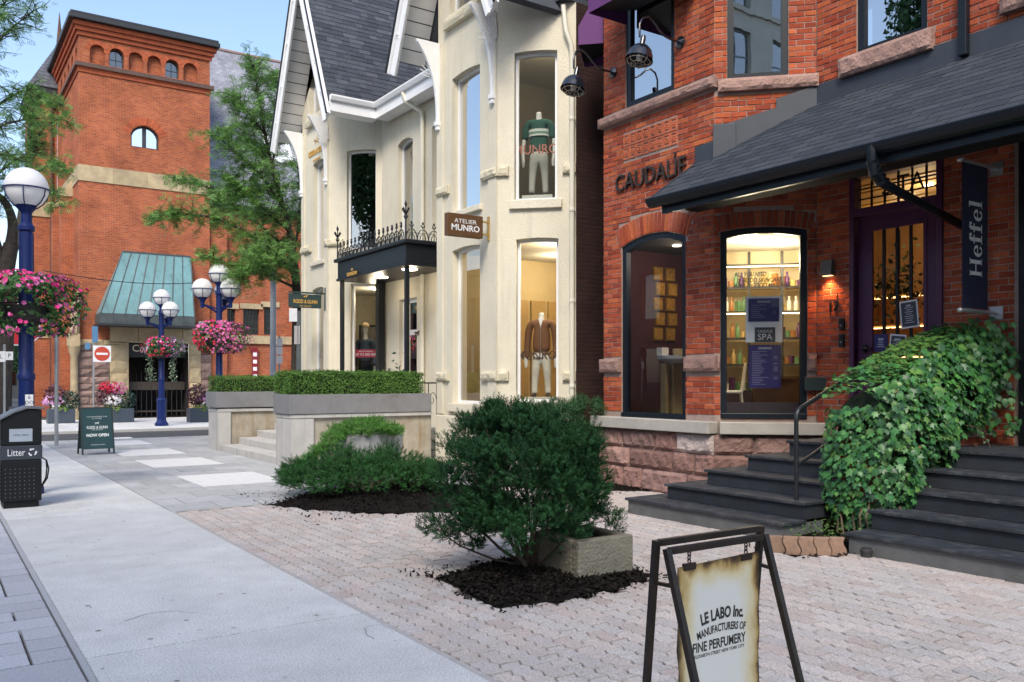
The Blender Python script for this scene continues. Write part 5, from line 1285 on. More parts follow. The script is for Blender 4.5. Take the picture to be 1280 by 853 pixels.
for q, x in gly:
    if q == 'e':
        ro, n = .31, 22
        for i in range(n):
            a0 = R(20)+R(305)*i/n; a1 = R(20)+R(305)*(i+1)/n
            def th(a): return .17*(.25+.75*abs(math.cos(a)))
            cxy = lambda a, r_: bp(x+.30+r_*.92*math.cos(a), .33+r_*1.07*math.sin(a))
            b.quad(cxy(a0, ro), cxy(a1, ro), cxy(a1, ro-th(a1)), cxy(a0, ro-th(a0)))
        b.quad(bp(x+.06, .34), bp(x+.56, .34), bp(x+.56, .40), bp(x+.06, .40))
    else:
        b.quad(bp(x+q[0], q[2]), bp(x+q[1], q[2]), bp(x+q[1], q[3]), bp(x+q[0], q[3]))
b.build('lettering', letm, bn)
alu = M('aluminium', (.5, .51, .52), .35, .05, metal=.7)
for z in (bz1+.0, bz0-.03):
    b = MB(); b.tube([(8.98, 4.85, z), (9.72, 4.85, z)], .022, 8); b.sphere((8.975, 4.85, z), .03, 8, 6); b.build('rod', alu, bn, smooth=50)
    b = MB(); b.fbox(RM, 7.17-4.85-.07, 7.17-4.85+.07, z-.07, z+.07, .004, .016); b.build('wall_plate', alu, bn)
# ---------------- interiors
plum = M('plum_wall', (.075, .022, .03), .8, .15, 3); dkc = M('dark_ceiling', (.04, .04, .045), .8)
RI = [(8.98, 10.2), (8.98, 8.25), (11.3, 10.57), (11.3, 11.15), (9.9, 11.15)]
room(red_h, RI, .98, 3.85, plum, wood_f, dkc, (0,))
spot_lamp((10.3, 10.3, 3.84), parent=red_h, watt=2); spot_lamp((9.15, 8.95, 3.84), parent=red_h, watt=48, col=(1, .88, .7))
lit = M('lit_wall', (.72, .62, .42), .8, .08, 2)
P_ = lambda u, o: (RB.p(u, 0, o).x, RB.p(u, 0, o).y)
RI2 = [P_(.04, -.17), P_(LRB-.02, -.17), P_(LRB+.55, -.6), P_(LRB+.55, -1.9), P_(.05, -1.9)]
room(red_h, RI2, .98, 3.6, lit, wood_f, M('ceiling', (.6, .58, .52)), (0,))
for u, o, wt in ((.5, -.7, 13), (1.0, -1.1, 13)):
    q = RB.p(u, 3.58, o); spot_lamp(tuple(q), parent=red_h, watt=wt, col=(1, .84, .58))
# shelving with products
shf = M('shelf_wood', (.55, .42, .22), .6, .1, 4); stl = M('shelf_steel', (.03, .028, .025), .5)
glow = M('strip_glow', (1, .9, .7), .5, 0, emit=(1, .78, .45), estr=4)
sh = empty('display_shelf', RB.p(.7, .98, -1.75), 'lit wooden shop shelving with dark uprights behind the poster window', 'shelf')
levels = [1.45, 1.85, 2.25, 2.65, 3.02, 3.36]
for z in levels:
    b = MB(); b.fbox(RB, .08, LRB+.5, z-.025, z, -1.86, -1.58); b.build('shelf_board', shf, sh)
for z in levels:
    b = MB(); b.fbox(RB, .08, LRB+.5, z-.03, z+.004, -1.578, -1.566); b.build('shelf_edge', stl, sh)
for u in (.10, .58, 1.06, 1.54): b = MB(); b.fbox(RB, u-.02, u+.02, .99, 3.55, -1.60, -1.57); b.build('upright', stl, sh)
for z in (2.62, 3.33): b = MB(); b.fbox(RB, .1, LRB+.48, z-.012, z, -1.57, -1.55); b.build('light_strip', glow, sh)
b = MB(); b.fbox(RB, .06, LRB+.52, .99, 1.42, -1.86, -1.5); b.build('cabinet', M('cabinet_dark', (.06, .04, .05), .5), sh)
rs = random.Random(44)
pm = [M('product_'+n_, c, .35, .05) for n_, c in (('white', (.7, .68, .62)), ('amber', (.35, .15, .04)), ('green', (.12, .25, .12)), ('plum', (.10, .03, .12)), ('gold', (.5, .36, .14)))]
ORD = {0: 'lowest', 1: 'second lowest', 2: 'third lowest', 3: 'fourth lowest', 4: 'topmost filled'}
PC = {}
def product(kind, loc, mat, lv):
    b = MB()
    if kind == 'bottle': b.lathe(loc, [(.032, 0), (.034, .01), (.034, .14), (.014, .17), (.014, .19), (.018, .19), (.018, .225)], 8)
    elif kind == 'jar': b.lathe(loc, [(.042, 0), (.044, .07), (.046, .07), (.046, .10)], 8)
    else: b.bb(loc[0]-.035, loc[0]+.035, loc[1]-.035, loc[1]+.035, loc[2], loc[2]+rs.choice((.12, .16, .2)))
    cn = mat.name.split('_')[1]
    key = (cn, kind, lv); PC[key] = PC.get(key, 0)+1; nth = ('leftmost', 'second', 'third', 'fourth', 'fifth', 'sixth', 'seventh', 'eighth', 'ninth')[min(8, PC[key]-1)]
    o = b.build('product_'+kind, mat, None, smooth=40 if kind != 'box' else None); tag(o, '%s small %s %s from left, %s board of lit shop shelving' % (nth, cn, {'box': 'carton'}.get(kind, kind), ORD[lv]), kind, '%s %s on the %s shelf' % (cn, kind, ORD[lv]))
for lv, z in enumerate(levels[:-1]):
    u = .16
    while u < LRB+.42:
        if rs.random() < .93:
            q = RB.p(u, z+.001, -1.66); product(rs.choice(('bottle', 'jar', 'box', 'bottle')), (q.x, q.y, q.z), rs.choice(pm), lv)
        u += rs.uniform(.07, .105)
# white chair and work table inside window 2
wc = M('chair_white', (.72, .70, .64), .5, .05)
ch = empty('shop_chair', RB.p(.28, .98, -.75), 'white moulded chair behind the poster window', 'chair')
def rbp(u, z, o): return RB.p(u, z, o)
b = MB(); b.fbox(RB, .08, .42, 1.42, 1.46, -.95, -.6); b.build('seat', wc, ch, bevel=.015)
b = MB(); b.prism([rbp(.40, 1.45, -.6), rbp(.46, 1.85, -.6), rbp(.48, 1.85, -.6), rbp(.43, 1.45, -.6)], -RB.n*.35); b.build('backrest', wc, ch, bevel=.01)
for u, o in ((.1, -.62), (.4, -.62), (.1, -.92), (.4, -.92)): b = MB(); b.tube([rbp(u, 1.42, o), rbp(u+(.05 if u > .2 else -.05), .985, o)], .014, 6); b.build('leg', wc, ch)
tbx = empty('shop_counter', RB.p(1.0, .98, -.9), 'dark plum counter low behind the poster window', 'counter')
b = MB(); b.fbox(RB, .05, LRB+.3, .985, 1.30, -.36, -.30); b.build('front_panel', M('cabinet_dark'), tbx)
b = MB(); b.fbox(RB, .55, LRB+.4, 1.62, 1.66, -1.3, -.8); b.build('counter_top', M('walnut', (.14, .07, .03), .5, .2, 6), tbx)
b = MB(); b.fbox(RB, .6, LRB+.35, .985, 1.62, -1.25, -.85); b.build('counter_body', M('walnut'), tbx)
# posters on the window
silver = M('poster_silver', (.78, .80, .84), .4, .12, 6); spad = M('poster_dark', (.04, .04, .06), .5, .03)
def poster(px0, px1, py0, py1, mat, off=-.155):
    u0, z1 = RB.uz(px0, py0, off); u1, z0 = RB.uz(px1, py1, off); return u0, u1, z0, z1, off, mat
def mk(q, parent, th=.003, nm='poster'):
    b = MB(); b.fbox(RB, q[0], q[1], q[2], q[3], q[4]-th, q[4]); return b.build(nm, q[5], parent)
q0 = poster(932, 978, 371, 428, silver); o0 = mk(q0, W2)
for q, tl_ in ((poster(935.5, 974, 373.5, 402, dnavy, -.148), ('CAUDALIE',)), (poster(943.5, 969, 409.5, 427.5, spad, -.148), ('CAUDALIE', 'SPA')), (poster(936, 976, 431.5, 485.5, dnavy, -.15), ('CAUDALIE',))):
    o = mk(q, W2); uc = (q[0]+q[1])/2; wd = q[1]-q[0]; hh = q[3]-q[2]
    if len(tl_) == 2:
        text(o, tl_[0], RB.mat(uc, q[3]-hh*.28, q[4]+.001), .05, paper, width=wd*.72, extrude=.0006); text(o, tl_[1], RB.mat(uc, q[2]+hh*.32, q[4]+.001), .12, paper, width=wd*.72, extrude=.0006)
    else:
        text(o, tl_[0], RB.mat(uc, q[3]-.045, q[4]+.001), .045, paper, width=wd*.42, extrude=.0006)
        k = 7 if hh < .5 else 20
        for i in range(k):
            z = q[3]-.09-(hh-.12)*i/k; r_ = random.Random(i); b = MB(); b.fbox(RB, q[0]+wd*.1, q[0]+wd*r_.uniform(.3, .62), z-.0028, z+.0028, q[4]+.0005, q[4]+.0012)
            if r_.random() < .6: b.fbox(RB, q[1]-wd*.22, q[1]-wd*.1, z-.0028, z+.0028, q[4]+.0005, q[4]+.0012)
            b.build('print_line', M('print_lilac', (.28, .26, .42), .6, 0), o)
gltr = M('glass_letter', (.22, .19, .15), .5, 0)
for s_, px, py, wd in (('ALL YOU NEED', 938, 343.5, .42), ('IS GOOD SKINCARE', 948.5, 350.5, .60), ('AND A GOOD MASSAGE', 952, 357, .74)):
    u, z = RB.uz(px, py, -.145); text(W2, s_, RB.mat(u, z, -.145), .085, gltr, width=wd, extrude=.0006, bold=.003, shear=.25)
# pedestal and jars in window 1
oak = M('oak', (.50, .36, .17), .5, .15, 5)
pd = empty('display_pedestal', (9.35, 8.95, .98), 'pale oak pedestal table with white round top in the dark window', 'pedestal')
px_, py_ = 9.40, 9.50
b = MB(); b.bb(px_-.07, px_+.12, py_-.10, py_+.10, 1.06, 1.86); b.build('column', oak, pd, bevel=.006)
b = MB(); b.bb(px_-.22, px_-.15, py_-.08, py_+.02, 1.06, 1.86); b.build('leg', oak, pd)
b = MB(); b.lathe((px_, py_-.02, 1.86), [(.10, 0), (.21, .05), (.235, .07), (.235, .115), (.10, .12)], 24); b.build('table_top', M('top_white', (.62, .64, .66), .4, .04), pd, smooth=35)
b = MB(); b.bb(9.0, 9.9, 9.0, 10.1, .985, 1.06); b.build('base', M('top_white'), pd)
b = MB(); b.bb(px_-.16, px_-.02, py_+.05, py_+.17, 1.982, 2.10); o = b.build('white_box', M('product_white'), None, bevel=.005); tag(o, 'small white box standing on the oak pedestal', 'box')
b = MB(); b.lathe((px_+.08, py_-.1, 1.982), [(.10, 0), (.12, .05), (.12, .10), (.11, .10), (.10, .05), (.02, .045)], 14); o = b.build('shallow_bowl', oak, None, smooth=40); tag(o, 'pale wooden bowl on the oak pedestal in the dark window', 'bowl')
gpic = M('picture_gold', (.40, .22, .05), .5, .5, 18); gfr = M('picture_frame', (.20, .11, .03), .4)
for j in range(5):
    for i in range(2):
        if j == 4 and i == 0: pass
        x, z = 10.66+.30*i+(.05 if j % 2 else 0), 2.42+.265*j
        b = MB(); b.bb(x-.115, x+.115, 11.11, 11.14, z-.12, z+.12); o = b.build('framed_picture', gfr, None); tag(o, 'small gilt framed picture, %s column, %s row of the grid on the plum wall' % (('left', 'right')[i], ('bottom', 'second lowest', 'middle', 'second highest', 'top')[j]), 'picture', 'gilt pictures on the plum wall')
        b = MB(); b.bb(x-.095, x+.095, 11.102, 11.109, z-.10, z+.10); b.build('print', gpic, o)
l = bpy.data.lights.new('picture_light', 'SPOT'); l.energy = 8; l.color = (1, .7, .3); l.spot_size = R(60); l.spot_blend = .6; lo = bpy.data.objects.new('picture_light', l); COL.objects.link(lo); lo.location = (10.5, 10.2, 3.7); lo.rotation_euler = (Vector((10.8, 11.1, 2.9))-Vector((10.5, 10.2, 3.7))).to_track_quat('-Z', 'Y').to_euler(); adopt(lo, red_h)
# room behind the purple door
RI3 = [(9.9, 6.75), (9.9, 4.9), (13.6, 4.9), (13.6, 8.6), (11.5, 8.6), (11.2, 6.75)]
RI3 = [(9.9, 6.72), (9.9, 5.0), (12.0, 5.0), (13.8, 6.4), (13.8, 8.9), (12.2, 8.9)]
room(red_h, RI3, .94, 4.35, M('hall_warm', (.30, .17, .07), .8, .2, 3), wood_f, M('ceiling_wood', (.5, .34, .14), .6, .2, 6), (0,))
for i in range(9): b = MB(); b.bb(10.0+.4*i, 10.3+.4*i, 5.1, 8.6, 4.30, 4.335); b.build('ceiling_slat', M('ceiling_wood'), red_h)
for q, wt in (((11.4, 6.6, 4.28), 6), ((12.6, 7.6, 4.28), 10)): spot_lamp(q, parent=red_h, watt=wt, col=(1, .72, .38))
sh2 = empty('back_shelf', (13.5, 7.6, .95), 'warm wooden shelves glowing far behind the purple door glass', 'shelf')
for k, z in enumerate((1.5, 2.0, 2.5, 3.0)):
    b = MB(); b.bb(13.4, 13.75, 6.45, 8.85, z, z+.03); b.build('shelf_board', shf, sh2)
    b = MB(); b.bb(13.38, 13.40, 6.45, 8.85, z-.02, z-.005); b.build('light_strip', M('strip_orange', (1, .6, .3), .5, 0, emit=(1, .5, .18), estr=3.5), sh2)
for i in range(14):
    z = 1.53+.5*(i % 4); q = (13.5, 6.6+.16*i, z+.001); b = MB(); b.lathe(q, [(.04, 0), (.045, .15), (.015, .2), (.015, .24)], 8); mt_ = rs.choice(pm); o = b.build('glass_bottle', mt_, None); tag(o, 'tall %s bottle number %s from left, %s glowing shelf behind purple door' % (mt_.name.split('_')[1], ('four', 'three', 'two', 'one')[i//4], ('lowest', 'second', 'third', 'top')[i % 4]), 'bottle', '%s bottles on the %s shelf behind the purple door' % (mt_.name.split('_')[1], ('lowest', 'second', 'third', 'top')[i % 4]))

hp_ = empty('hanging_plant', (11.2, 6.9, 2.9), 'dark trailing plant hanging inside behind the purple door glass', 'plant'); b = MB(); b.tube([(11.2, 6.9, 3.7), (11.2, 6.9, 3.1)], .01, 5); b.build('cord', stl, hp_)
n = 420; P_h = np.array([11.2, 6.9, 2.85])+np.random.normal(size=(n, 3))*[.22, .28, .22]; scatter('foliage', LEAF_V, 4, LEAF_F, P_h, rand_rot(n), np.random.uniform(.05, .11, n), M('indoor_leaf', (.03, .07, .03), .6, .3, rnd=.4), hp_)
# ================================================================== black wooden steps, handrail, ivy
stepm = M('step_paint', (.026, .030, .038), .6, .22, 7, .35, 60, rnd=.18, stain=(.13, .135, .14), sstr=.55, sscale=7, streak=((.075, .08, .085), .4))
riserm = M('riser_paint', (.026, .030, .038), .6, .25, 5, .3, 60, rnd=.12)
wornm = M('riser_worn', (.12, .125, .125), .7, .25, 4, .3, 60)
def stairs(name, label, x0, dx, yr, yl, dyl, n, h=.18, wrap=True, group=None):
    o = empty(name, (x0, (yr+yl)/2, 0), label, 'steps', 'black wooden entrance steps')
    for k in range(n):
        xa = x0+dx*k; ya = yl-dyl*k; zt = h*(k+1); xb = x0+dx*(k+1)+.04 if k < n-1 else 9.70; yb = ya-dyl-.04 if wrap else ya
        b = MB(); b.bb(xa+.03, xa+.07, yr+.03, ya-.03, h*k+(.004 if k else -.02), zt-.034); b.build('riser', wornm if k == 0 else riserm, o)
        for yy in ((ya-.07, ya-.03), (yr+.03, yr+.07)): b = MB(); b.bb(xa+.072, 9.65 if yy[0] > ya-.1 and wrap else xb+.3, *yy, h*k-(0.0 if k else .02), zt-.034); b.build('side_riser', riserm if k else wornm, o)
        nb = 3 if k < n-1 else int((xb-xa)/.13); w_ = (xb-xa)/nb
        for i in range(nb):
            b = MB(); b.bb(xa+w_*i+(.003 if i else 0), xa+w_*(i+1)-.003, yr, ya-(.30 if wrap and i else .0), zt-.032, zt+random.uniform(-.001, .001)); b.build('tread_board', stepm, o, bevel=.005)
        if wrap:
            xe = 9.3
            for i in range(2):
                b = MB(); b.bb(xa+w_+.003, xe, ya-.15*(i+1)+.003, ya-.15*i, zt-.032, zt+random.uniform(-.001, .001)); b.build('tread_board', stepm, o, bevel=.005)
    return o
stairs('entrance_steps', 'five black wooden steps wrapping the corner up to the purple door', 7.04, .335, 5.58, 7.92, .33, 5)
rst = stairs('entrance_steps', 'five black wooden steps right of the ivy, running out of the picture', 7.13, .36, 1.0, 4.95, .0, 5, wrap=False)
b = MB(); b.lathe((7.10, 4.70, .0), [(.05, 0), (.05, .03), (.055, .035), (.055, .055), (.045, .065), (.045, .075)], 14); o = b.build('drain_cap', M('drain_black', (.03, .03, .032), .6), None, smooth=40); tag(o, 'small round black drain cap tucked under the right steps', 'drain cap')
# handrail
hr = empty('handrail', (7.47, 5.75, .18), 'black tubular handrail climbing the corner steps beside the ivy', 'handrail')
rail = M('rail_black', (.012, .014, .018), .35, .08)
b = MB(); b.tube([(7.47, 5.75, .18), (7.47, 5.75, 1.2)], .024, 10); b.build('post', rail, hr, smooth=50)
b = MB(); b.lathe((7.47, 5.75, .181), [(.045, 0), (.045, .012), (.03, .016)], 12); b.build('post_foot', rail, hr)
b = MB(); b.tube([(7.47, 5.75, 1.19), (7.475, 5.75, 1.25), (7.51, 5.75, 1.30), (7.57, 5.75, 1.325), (9.05, 5.75, 1.90), (9.12, 5.75, 1.92), (9.68, 5.75, 1.92)], .024, 10); b.build('top_rail', rail, hr, smooth=50)
b = MB(); b.tube([(7.47, 5.75, .72), (9.05, 5.75, 1.33)], .02, 8); b.build('lower_rail', rail, hr, smooth=50)
b = MB(); b.tube([(9.08, 5.75, .9), (9.08, 5.75, 1.91)], .022, 8); b.build('post', rail, hr, smooth=50)
b = MB(); b.tube([(9.55, 5.75, .9), (9.55, 5.75, 1.91)], .022, 8); b.build('post', rail, hr, smooth=50)
# low brick wall between the flights
cw = empty('cheek_wall', (8.5, 5.2, 0), 'low red brick wall between the two flights, mostly under ivy', 'wall')
CF = Facet(7.86, 4.98, 1, 0); CE = Facet(7.86, 5.52, 0, -1)
b = MB(); b.bb(7.87, 9.72, 4.99, 5.51, -.02, .98); b.build('core', mort, cw)
pieces(cw, 'brick', bme, brick_rows(CF, 0, 1.84, 0, 1.0, [])+brick_rows(CE, 0, .54, 0, 1.0, []), 300)
for i in range(6): b = MB(); b.bb(7.82+.31*i, 8.12+.31*i, 4.93, 5.57, .985, 1.05); b.build('coping_stone', sand2, cw, bevel=.012)
# ivy: maple-shaped leaves
ivm = M('ivy_leaf', (.05, .15, .05), .42, .25, 8, palette=[(.042, .155, .045), (.055, .19, .05), (.033, .12, .04), (.08, .24, .06), (.048, .165, .05), (.024, .085, .03), (.065, .20, .045), (.11, .23, .05)], rnd=.3, spec=.5, trans=.15)
ivy_y = M('ivy_young', (.10, .23, .045), .5, .25, 8, rnd=.25, trans=.25)
out = [(0, -.42), (.20, -.50), (.30, -.28), (.55, -.25), (.38, -.02), (.50, .25), (.22, .20), (0, .62)]
out = out+[(-x, y) for x, y in out[1:-1]][::-1]
vs = [(0, -.1, .05)]+[(x, y, -.10*abs(x)-.10*max(0, y)**2) for x, y in out]; n = len(out)
ime = bpy.data.meshes.new('leaf'); ime.from_pydata(vs, [], [(0, 1+i, 1+(i+1) % n) for i in range(n)]); ime.update(); ime.polygons.foreach_set('use_smooth', [True]*n); ime.materials.append(ivm)
ime2 = ime.copy(); ime2.materials.clear(); ime2.materials.append(ivy_y)
ivy = empty('ivy', (8.4, 5.2, 0), 'glossy green climbing ivy burying the wall and rail between the steps', 'ivy')
rs = random.Random(51)
def top_z(x): return 1.60+.20*min(1, max(0, (x-7.65)/.8))+.36*max(0, (x-8.3)/1.2)-.25*max(0, (8.0-x)/.25)**2
def bot_z(x): return .14+.62*max(0, x-7.75)
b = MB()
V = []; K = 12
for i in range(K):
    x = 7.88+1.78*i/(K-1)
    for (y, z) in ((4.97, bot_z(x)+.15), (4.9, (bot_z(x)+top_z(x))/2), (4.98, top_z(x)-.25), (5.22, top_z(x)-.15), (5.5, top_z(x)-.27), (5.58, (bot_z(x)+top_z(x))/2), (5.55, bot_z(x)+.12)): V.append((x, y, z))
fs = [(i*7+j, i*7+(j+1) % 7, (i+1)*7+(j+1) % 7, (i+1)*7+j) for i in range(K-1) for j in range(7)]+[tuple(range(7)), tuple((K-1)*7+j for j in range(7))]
b.add(V, fs); b.build('stem_mass', M('ivy_shadow', (.012, .022, .010), .95, .3), ivy)  # filler inside the leaves, coloured as the shade between them
def leaf_m(p, nrm, s, droop=1.0):
    nrm = (nrm+Vector((rs.gauss(0, .32), rs.gauss(0, .32), rs.gauss(.15, .3)))).normalized()
    tip = Vector((rs.gauss(0, .35), rs.gauss(0, .35), -droop)); tip = (tip-nrm*tip.dot(nrm)).normalized(); sd_ = tip.cross(nrm)
    m = Matrix.Identity(4)
    for i in range(3): m[i][0] = sd_[i]*s; m[i][1] = tip[i]*s; m[i][2] = nrm[i]*s; m[i][3] = p[i]
    return m
Lm = []; Ly = []
for i in range(5200):
    r_ = rs.random(); x = 7.80+1.82*rs.random(); t = rs.random()
    if r_ < .08:      # rounded corner
        z = .12+1.45*t; p = Vector((7.72+rs.uniform(-.06, .3), 4.80+rs.uniform(-.06, .2), z)); nr = Vector((-.8, -.8, .35)); r_ = .3
    elif r_ < .24:      # front end
        y = 4.9+.75*rs.random(); z = .12+(top_z(7.7)-.05)*t; p = Vector((7.80-.10*math.sin(PI*min(1, t*1.1))-rs.uniform(0, .07)+.25*abs((y-5.27)/.4)**3*.4, y, z)); nr = Vector((-1, (y-5.3)*1.2, .35))
    elif r_ < .62:    # camera side
        zb, zt = bot_z(x), top_z(x); z = zb+(zt-zb)*t; p = Vector((x, 4.93-.17*math.sin(PI*t)-.07*math.sin(x*7+z*5)-rs.uniform(0, .10), z+rs.uniform(-.05, .05))); nr = Vector((-.25, -1, .4))
    elif r_ < .92:    # top
        y = 4.85+.8*rs.random(); p = Vector((x, y, top_z(x)-.10*abs((y-5.25)/.4)**2+rs.uniform(-.05, .07))); nr = Vector((-.3, -.25, 1))
    else:             # stair side
        z = bot_z(x)+(top_z(x)-bot_z(x))*t; p = Vector((x, 5.62+rs.uniform(0, .06), z)); nr = Vector((-.4, 1, .4))
    s = (.038+.065*rs.random()**1.4)*(1.0 if r_ < .75 else .75)
    (Ly if (r_ >= .62 and 8.2 < x < 9.2 and rs.random() < .45) else Lm).append(leaf_m(p, nr, s))
# shoots reaching along the banner and wall
for i in range(150):
    x = 9.0+.7*rs.random(); p = Vector((x, 4.6+.55*rs.random(), 1.75+.6*rs.random()*(1-(9.7-x)))); Lm.append(leaf_m(p, Vector((-.5, -.8, .3)), rs.uniform(.05, .10)))
for i in range(120):
    x = 9.3+.45*rs.random(); z = 1.0+1.1*rs.random(); p = Vector((x, 4.55+.3*rs.random(), z)); Lm.append(leaf_m(p, Vector((-.6, -.8, .2)), rs.uniform(.05, .09)))
pieces(ivy, 'leaf', ime, Lm, 300, 'leaf_mass'); pieces(ivy, 'young_leaf', ime2, Ly, 40, 'young_leaf_mass')
dry = ime.copy(); dry.materials.clear(); dry.materials.append(M('ivy_dry', (.16, .09, .035), .8, .3, 8, rnd=.4))
pieces(ivy, 'dry_leaf', dry, [leaf_m(Vector((7.72+rs.random()*1.6, 4.74+rs.random()*.14, .2+rs.random()*1.4)), Vector((-.5, -.8, .2)), rs.uniform(.03, .055)) for _ in range(36)], 40)
for i in range(9):      # stray runners with small leaves
    x = 7.75+.2*i; z = bot_z(x)+.25; pts = [Vector((x, 4.78, z))]
    for k in range(5): pts.append(pts[-1]+Vector((rs.gauss(.0, .05), rs.gauss(-.02, .03), -.07+rs.gauss(0, .03))))
    b = MB(); b.tube(pts, [.005, .005, .004, .004, .003, .002], 4); b.build('runner', M('vine_stem', (.16, .12, .08), .9), ivy)
    for k, q in enumerate(pts[1:]): link_mesh('runner_leaf', ime, None, ivy, leaf_m(q, Vector((-.4, -.9, .2)), .05-.006*k))
for i in range(6):
    y = 4.95+.1*i; b = MB(); b.tube([(7.70+rs.uniform(-.03, .05), y, .05), (7.69+rs.uniform(-.04, .04), y+rs.uniform(-.05, .05), .25), (7.78, y+rs.uniform(-.05, .05), .55)], [.012, .010, .006], 5); b.build('stem', M('vine_stem', (.16, .12, .08), .9), ivy)
# small weeds at the foot
wd_ = M('weed_leaf', (.09, .17, .04), .7, .2, rnd=.4, trans=.2)
n = 260; P = np.c_[np.random.uniform(6.9, 7.55, n), np.random.uniform(4.98, 5.5, n), np.random.uniform(.08, .2, n)]
scatter('ground_weeds', LEAF_V, 4, LEAF_F, P, frames(np.tile([0, 0, 1.0], (n, 1)), .5), np.random.uniform(.02, .05, n), wd_)
# scalloped edging stones
edm = M('edging_paver', (.30, .19, .13), .9, .25, 14, .5, 120, rnd=.2)
names = ('leftmost', 'second', 'middle', 'fourth', 'rightmost')
e0, e1 = Vector((6.52, 5.33, 0)), Vector((7.02, 4.86, 0)); d_ = (e1-e0).normalized(); nr = Vector((d_.y, -d_.x, 0)); L_ = (e1-e0).length
for i in range(5):
    c = e0+d_*(L_*(i+.5)/5)+nr*(.035*math.sin(PI*(i+.5)/5)); hw = L_/10-.003; pts = []
    for t in range(9): a = t/8; pts.append((-hw+.016*math.sin(a*2*PI), .17*a))
    pts2 = [(hw+.016*math.sin(a/8*2*PI), .17*a/8) for a in range(8, -1, -1)]
    poly = pts+pts2; b = MB(); b.prism([c+d_*x+Vector((0, 0, z-.02))-nr*.0 for x, z in poly], -nr*.07); o = b.build('edging_stone', edm, None, bevel=.008); tag(o, '%s of five scalloped brown edging stones between the steps' % names[i], 'edging stone', 'scalloped edging stones')
# ================================================================== shrubs and planters in the forecourt
yew = M('yew_needle', (.025, .085, .028), .7, .4, 5, rnd=.6, spec=.2, trans=.12)
yew2 = M('yew_spread', (.034, .115, .030), .7, .3, 6, rnd=.5, spec=.2, trans=.12)
jun = M('juniper_leaf', (.10, .26, .04), .65, .3, 6, rnd=.45, trans=.15)
bark = M('shrub_bark', (.085, .06, .045), .9, .3, 20, .5, 60)
SPV, SPF = sprig_base(16, 1.0, .42, .09)
def clump_shrub(name, label, base, clumps, per, size, mat, stems, cat='shrub', csz=.12, up=.6, group=None):
    """clumps: list of (centre, radius)"""
    o = empty(name, base, label, cat, group); P = []; N_ = []
    for c, r_ in clumps:
        v = np.random.normal(size=(per, 3)); v /= np.linalg.norm(v, axis=1)[:, None]; rad = r_*np.random.uniform(.15, 1, per)**.5
        P.append(np.array(c)+v*rad[:, None]*[1, 1, .8]); N_.append(v*.7+np.array([0, 0, up])+(np.array(c)-np.array(base)-[0, 0, .3])*.5)
    P = np.concatenate(P); N_ = np.concatenate(N_)
    scatter('foliage', SPV, 4, SPF, P, frames(N_, .35), np.random.uniform(size*.7, size*1.3, len(P)), mat, o)
    for pts, r0, r1 in stems:
        b = MB(); k = len(pts); b.tube(pts, [r0+(r1-r0)*i/(k-1) for i in range(k)], 6); b.build('stem', bark, o, smooth=60)
    return o
rs = random.Random(61)
# upright yew in front
base = Vector((4.22, 5.95, .03)); C = []; ST = []
while len(C) < 230:
    a = rs.uniform(0, 2*PI); h = rs.uniform(0, 1); z = .35+.96*h
    prof = .72*math.sin(PI*(.20+.58*h))**.8 if h < .78 else .54*math.sqrt(max(0, (1.05-h)/.27))
    r_ = prof*math.sqrt(rs.uniform(.25, 1)); 
    lean = -.10*(h-.2)
    C.append((Vector((base.x+lean+r_*math.cos(a)*1.0, base.y-lean+r_*math.sin(a)*1.0, z+rs.uniform(-.06, .06))), rs.uniform(.08, .17)))
for k in range(22):  # uneven upright tips
    a = rs.uniform(0, 2*PI); r_ = .5*math.sqrt(rs.random()); C.append((Vector((base.x-.08+r_*math.cos(a), base.y+.08+r_*math.sin(a), 1.30+rs.uniform(-.05, .10)-.35*r_*r_)), rs.uniform(.04, .07)))
for a in range(7):   # low side sprays
    g = rs.uniform(0, 2*PI); C.append((Vector((base.x+.72*math.cos(g), base.y+.72*math.sin(g), rs.uniform(.30, .45))), .09))
lp = onZ(560, 650, .34); C += [(Vector((3.62, 6.42, .42)), .11), (Vector((3.56, 6.50, .36)), .10), (Vector((3.72, 6.30, .30)), .08), (Vector((3.85, 6.2, .22)), .06)]
for i in range(26):
    c, r_ = C[rs.randrange(len(C))]; m1 = base.lerp(c, .45)+Vector((0, 0, -.05)); ST.append(([base+Vector((rs.uniform(-.07, .07), rs.uniform(-.07, .07), -.03)), m1, c], rs.uniform(.012, .026), .004))
ST.append(([base, Vector((4.0, 6.15, .08)), Vector((3.75, 6.3, .2)), Vector((3.58, 6.48, .36))], .012, .004))
clump_shrub('yew_shrub', 'upright dark green yew with bare lower stems beside the concrete block', base, C, 50, .064, yew, ST)
# spreading yew
base = Vector((5.0, 11.0, .1)); C = []; ST = []
while len(C) < 120:
    a = rs.uniform(0, 2*PI); t = math.sqrt(rs.uniform(.05, 1)); x, y = 1.15*t*math.cos(a), .95*t*math.sin(a)
    zt = .66-.32*t*t; C.append((Vector((base.x+x*.83+y*.3, base.y+y-x*.45, rs.uniform(.22+.1*(1-t), zt))), rs.uniform(.12, .2)))
for i in range(14):
    c, r_ = C[rs.randrange(len(C))]; ST.append(([base+Vector((rs.uniform(-.1, .1), rs.uniform(-.1, .1), 0)), base.lerp(c, .5), c], .02, .005))
clump_shrub('yew_shrub', 'low spreading dark green yew in the mulch bed by the terrace wall', base, C, 55, .07, yew2, ST)
